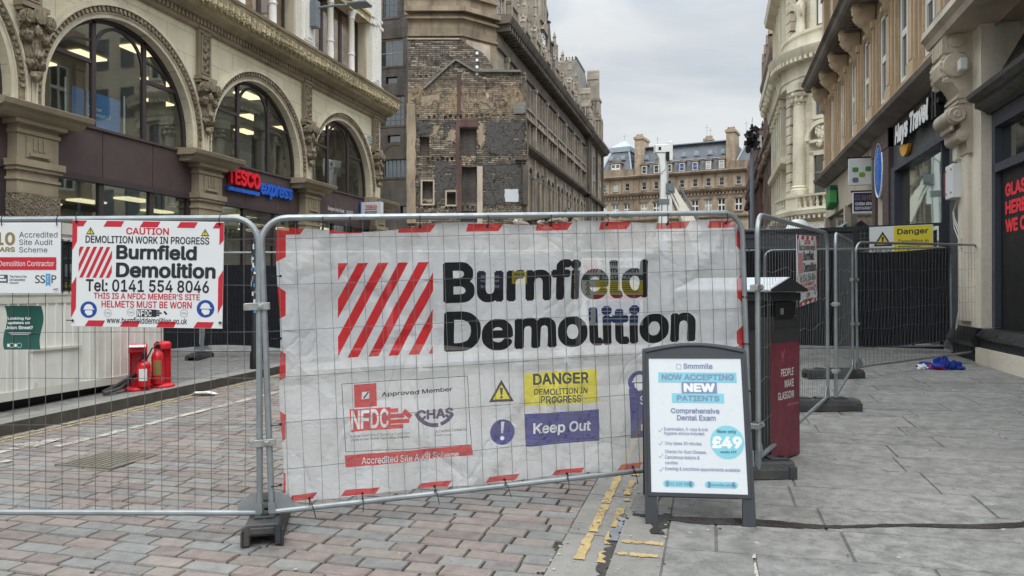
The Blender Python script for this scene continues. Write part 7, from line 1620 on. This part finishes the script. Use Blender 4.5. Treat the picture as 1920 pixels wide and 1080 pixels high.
def extinguisher(label, x, y, h, r_, lab, g_='red fire extinguishers by the cabin'):
    z = GZ(y)+.131; E = thing('fire_extinguisher', label, 'fire extinguisher', Matrix.Translation((x, y, z)) @ Matrix.Rotation(R(38), 4, 'Z'), g_)
    k = MB(); k.lathe([(0, .05), (r_*.9, .05), (r_, .07), (r_, h*.78), (r_*.85, h*.87), (r_*.4, h*.93), (r_*.3, h), (0, h)], (0, 0, 0), 20); k.build('cylinder', M['ext_red'], E, smooth=40)
    k = MB(); k.box(-.03, .03, -.03, .03, h, h+.04); k.box(-.02, .02, -.13, .02, h+.04, h+.055); k.box(-.02, .02, -.12, .0, h+.075, h+.09); k.build('valve', M['black_metal'], E)
    k = MB(); k.tube([(0, .0, h+.03), (-.07, -.06, h+.0), (-r_-.05, -.04, h*.75), (-r_-.07, -.02, h*.4), (-r_-.03, -.02, h*.22)], .011, 6); k.build('hose', M['black_plastic'], E)
    k = MB(); k.lathe([(r_+.002, h*.32), (r_+.002, h*.7)], (0, 0, 0), 14, R(-130), R(-60)); k.build('instruction_label', M[lab], E)
    return E
extinguisher('smaller front red fire extinguisher with a white label', -7.33, 8.36, .42, .085, 'board'); extinguisher('taller rear red fire extinguisher with a tan label', -7.33, 8.62, .54, .082, 'gold')
def stand(label, x, y, h, box):
    S_ = thing('extinguisher_stand', label, 'stand', Matrix.Translation((x, y, GZ(y)+.128)) @ Matrix.Rotation(R(38), 4, 'Z')); k = MB()
    k.lathe([(0, 0), (.16, 0), (.165, .02), (.14, .045), (.1, .05), (0, .05)], (0, 0, 0), 22); k.prism([(-.1, .04), (.1, .04), (.1, h-.06), (.07, h), (-.07, h), (-.1, h-.06)], 'y', .09, .13)
    if box: k.prism([(.09, h-.1), (-.1, h-.07), (-.1, h), (.0, h+.04), (.13, h+.03)], 'x', -.11, .11)
    else: k.lathe([(.11, 0), (.115, .07), (.09, .1), (0, .11)], (0, .06, h-.1), 18)
    for sx in (-1, 1): k.box(sx*.1-.008, sx*.1+.008, .04, .13, .05, h-.05)
    k.build('moulded_stand', M['ext_stand'], S_, bevel=.008, smooth=40)
    if box: k = MB(); k.box(-.1, .1, -.06, .06, h+.02, h+.028, 0, Matrix.Rotation(R(10), 4, 'X')); k.build('notice_plate', M['board'], S_)
stand('red plastic stand with a flat notice on top behind the smaller extinguisher', -7.46, 8.4, .58, True); stand('red plastic stand with a rounded hood behind the taller extinguisher', -7.34, 8.72, .62, False)
hs_ = thing('black_hose', 'black pipe ends lying against the foot of the cabin', 'pipe', Matrix.Translation((-7.5, 8.2, GZ(8.2)+.13))); k = MB(); k.tube([(.05, .15, .22), (-.02, -.1, .1), (-.06, -.3, .03)], .022, 8); k.tube([(.0, .2, .2), (.03, -.1, .06), (.02, -.36, .025)], .025, 8); k.build('pipe', M['black_plastic'], hs_, smooth=True)
pp = cp(-4.24, 12.3); SP = thing('stickered_post', 'slim black post plastered with torn stickers at the left kerb', 'post', Matrix.Translation((pp.x, pp.y, GZ(pp.y)+.125)))
k = MB(); k.lathe([(.075, 0), (.075, .25), (.055, .3), (.055, 2.15), (.03, 2.2), (0, 2.2)], (0, 0, 0), 14); k.build('post', M['black_metal'], SP, smooth=40)
k = MB(); r = random.Random(6)
for i in range(46):
    z = r.uniform(.9, 2.1); a = R(r.uniform(-170, -10)); da = r.uniform(.25, .6); h = r.uniform(.03, .09); k.lathe([(.0563+i*.00003, 0), (.0563+i*.00003, h)], (0, 0, z), 4, a, a+da, r.choice((0, 0, 0, 1, 2, 0, 3)))
k.build('sticker', [M['board'], M['sky'], M['grey'], M['ink']], SP)
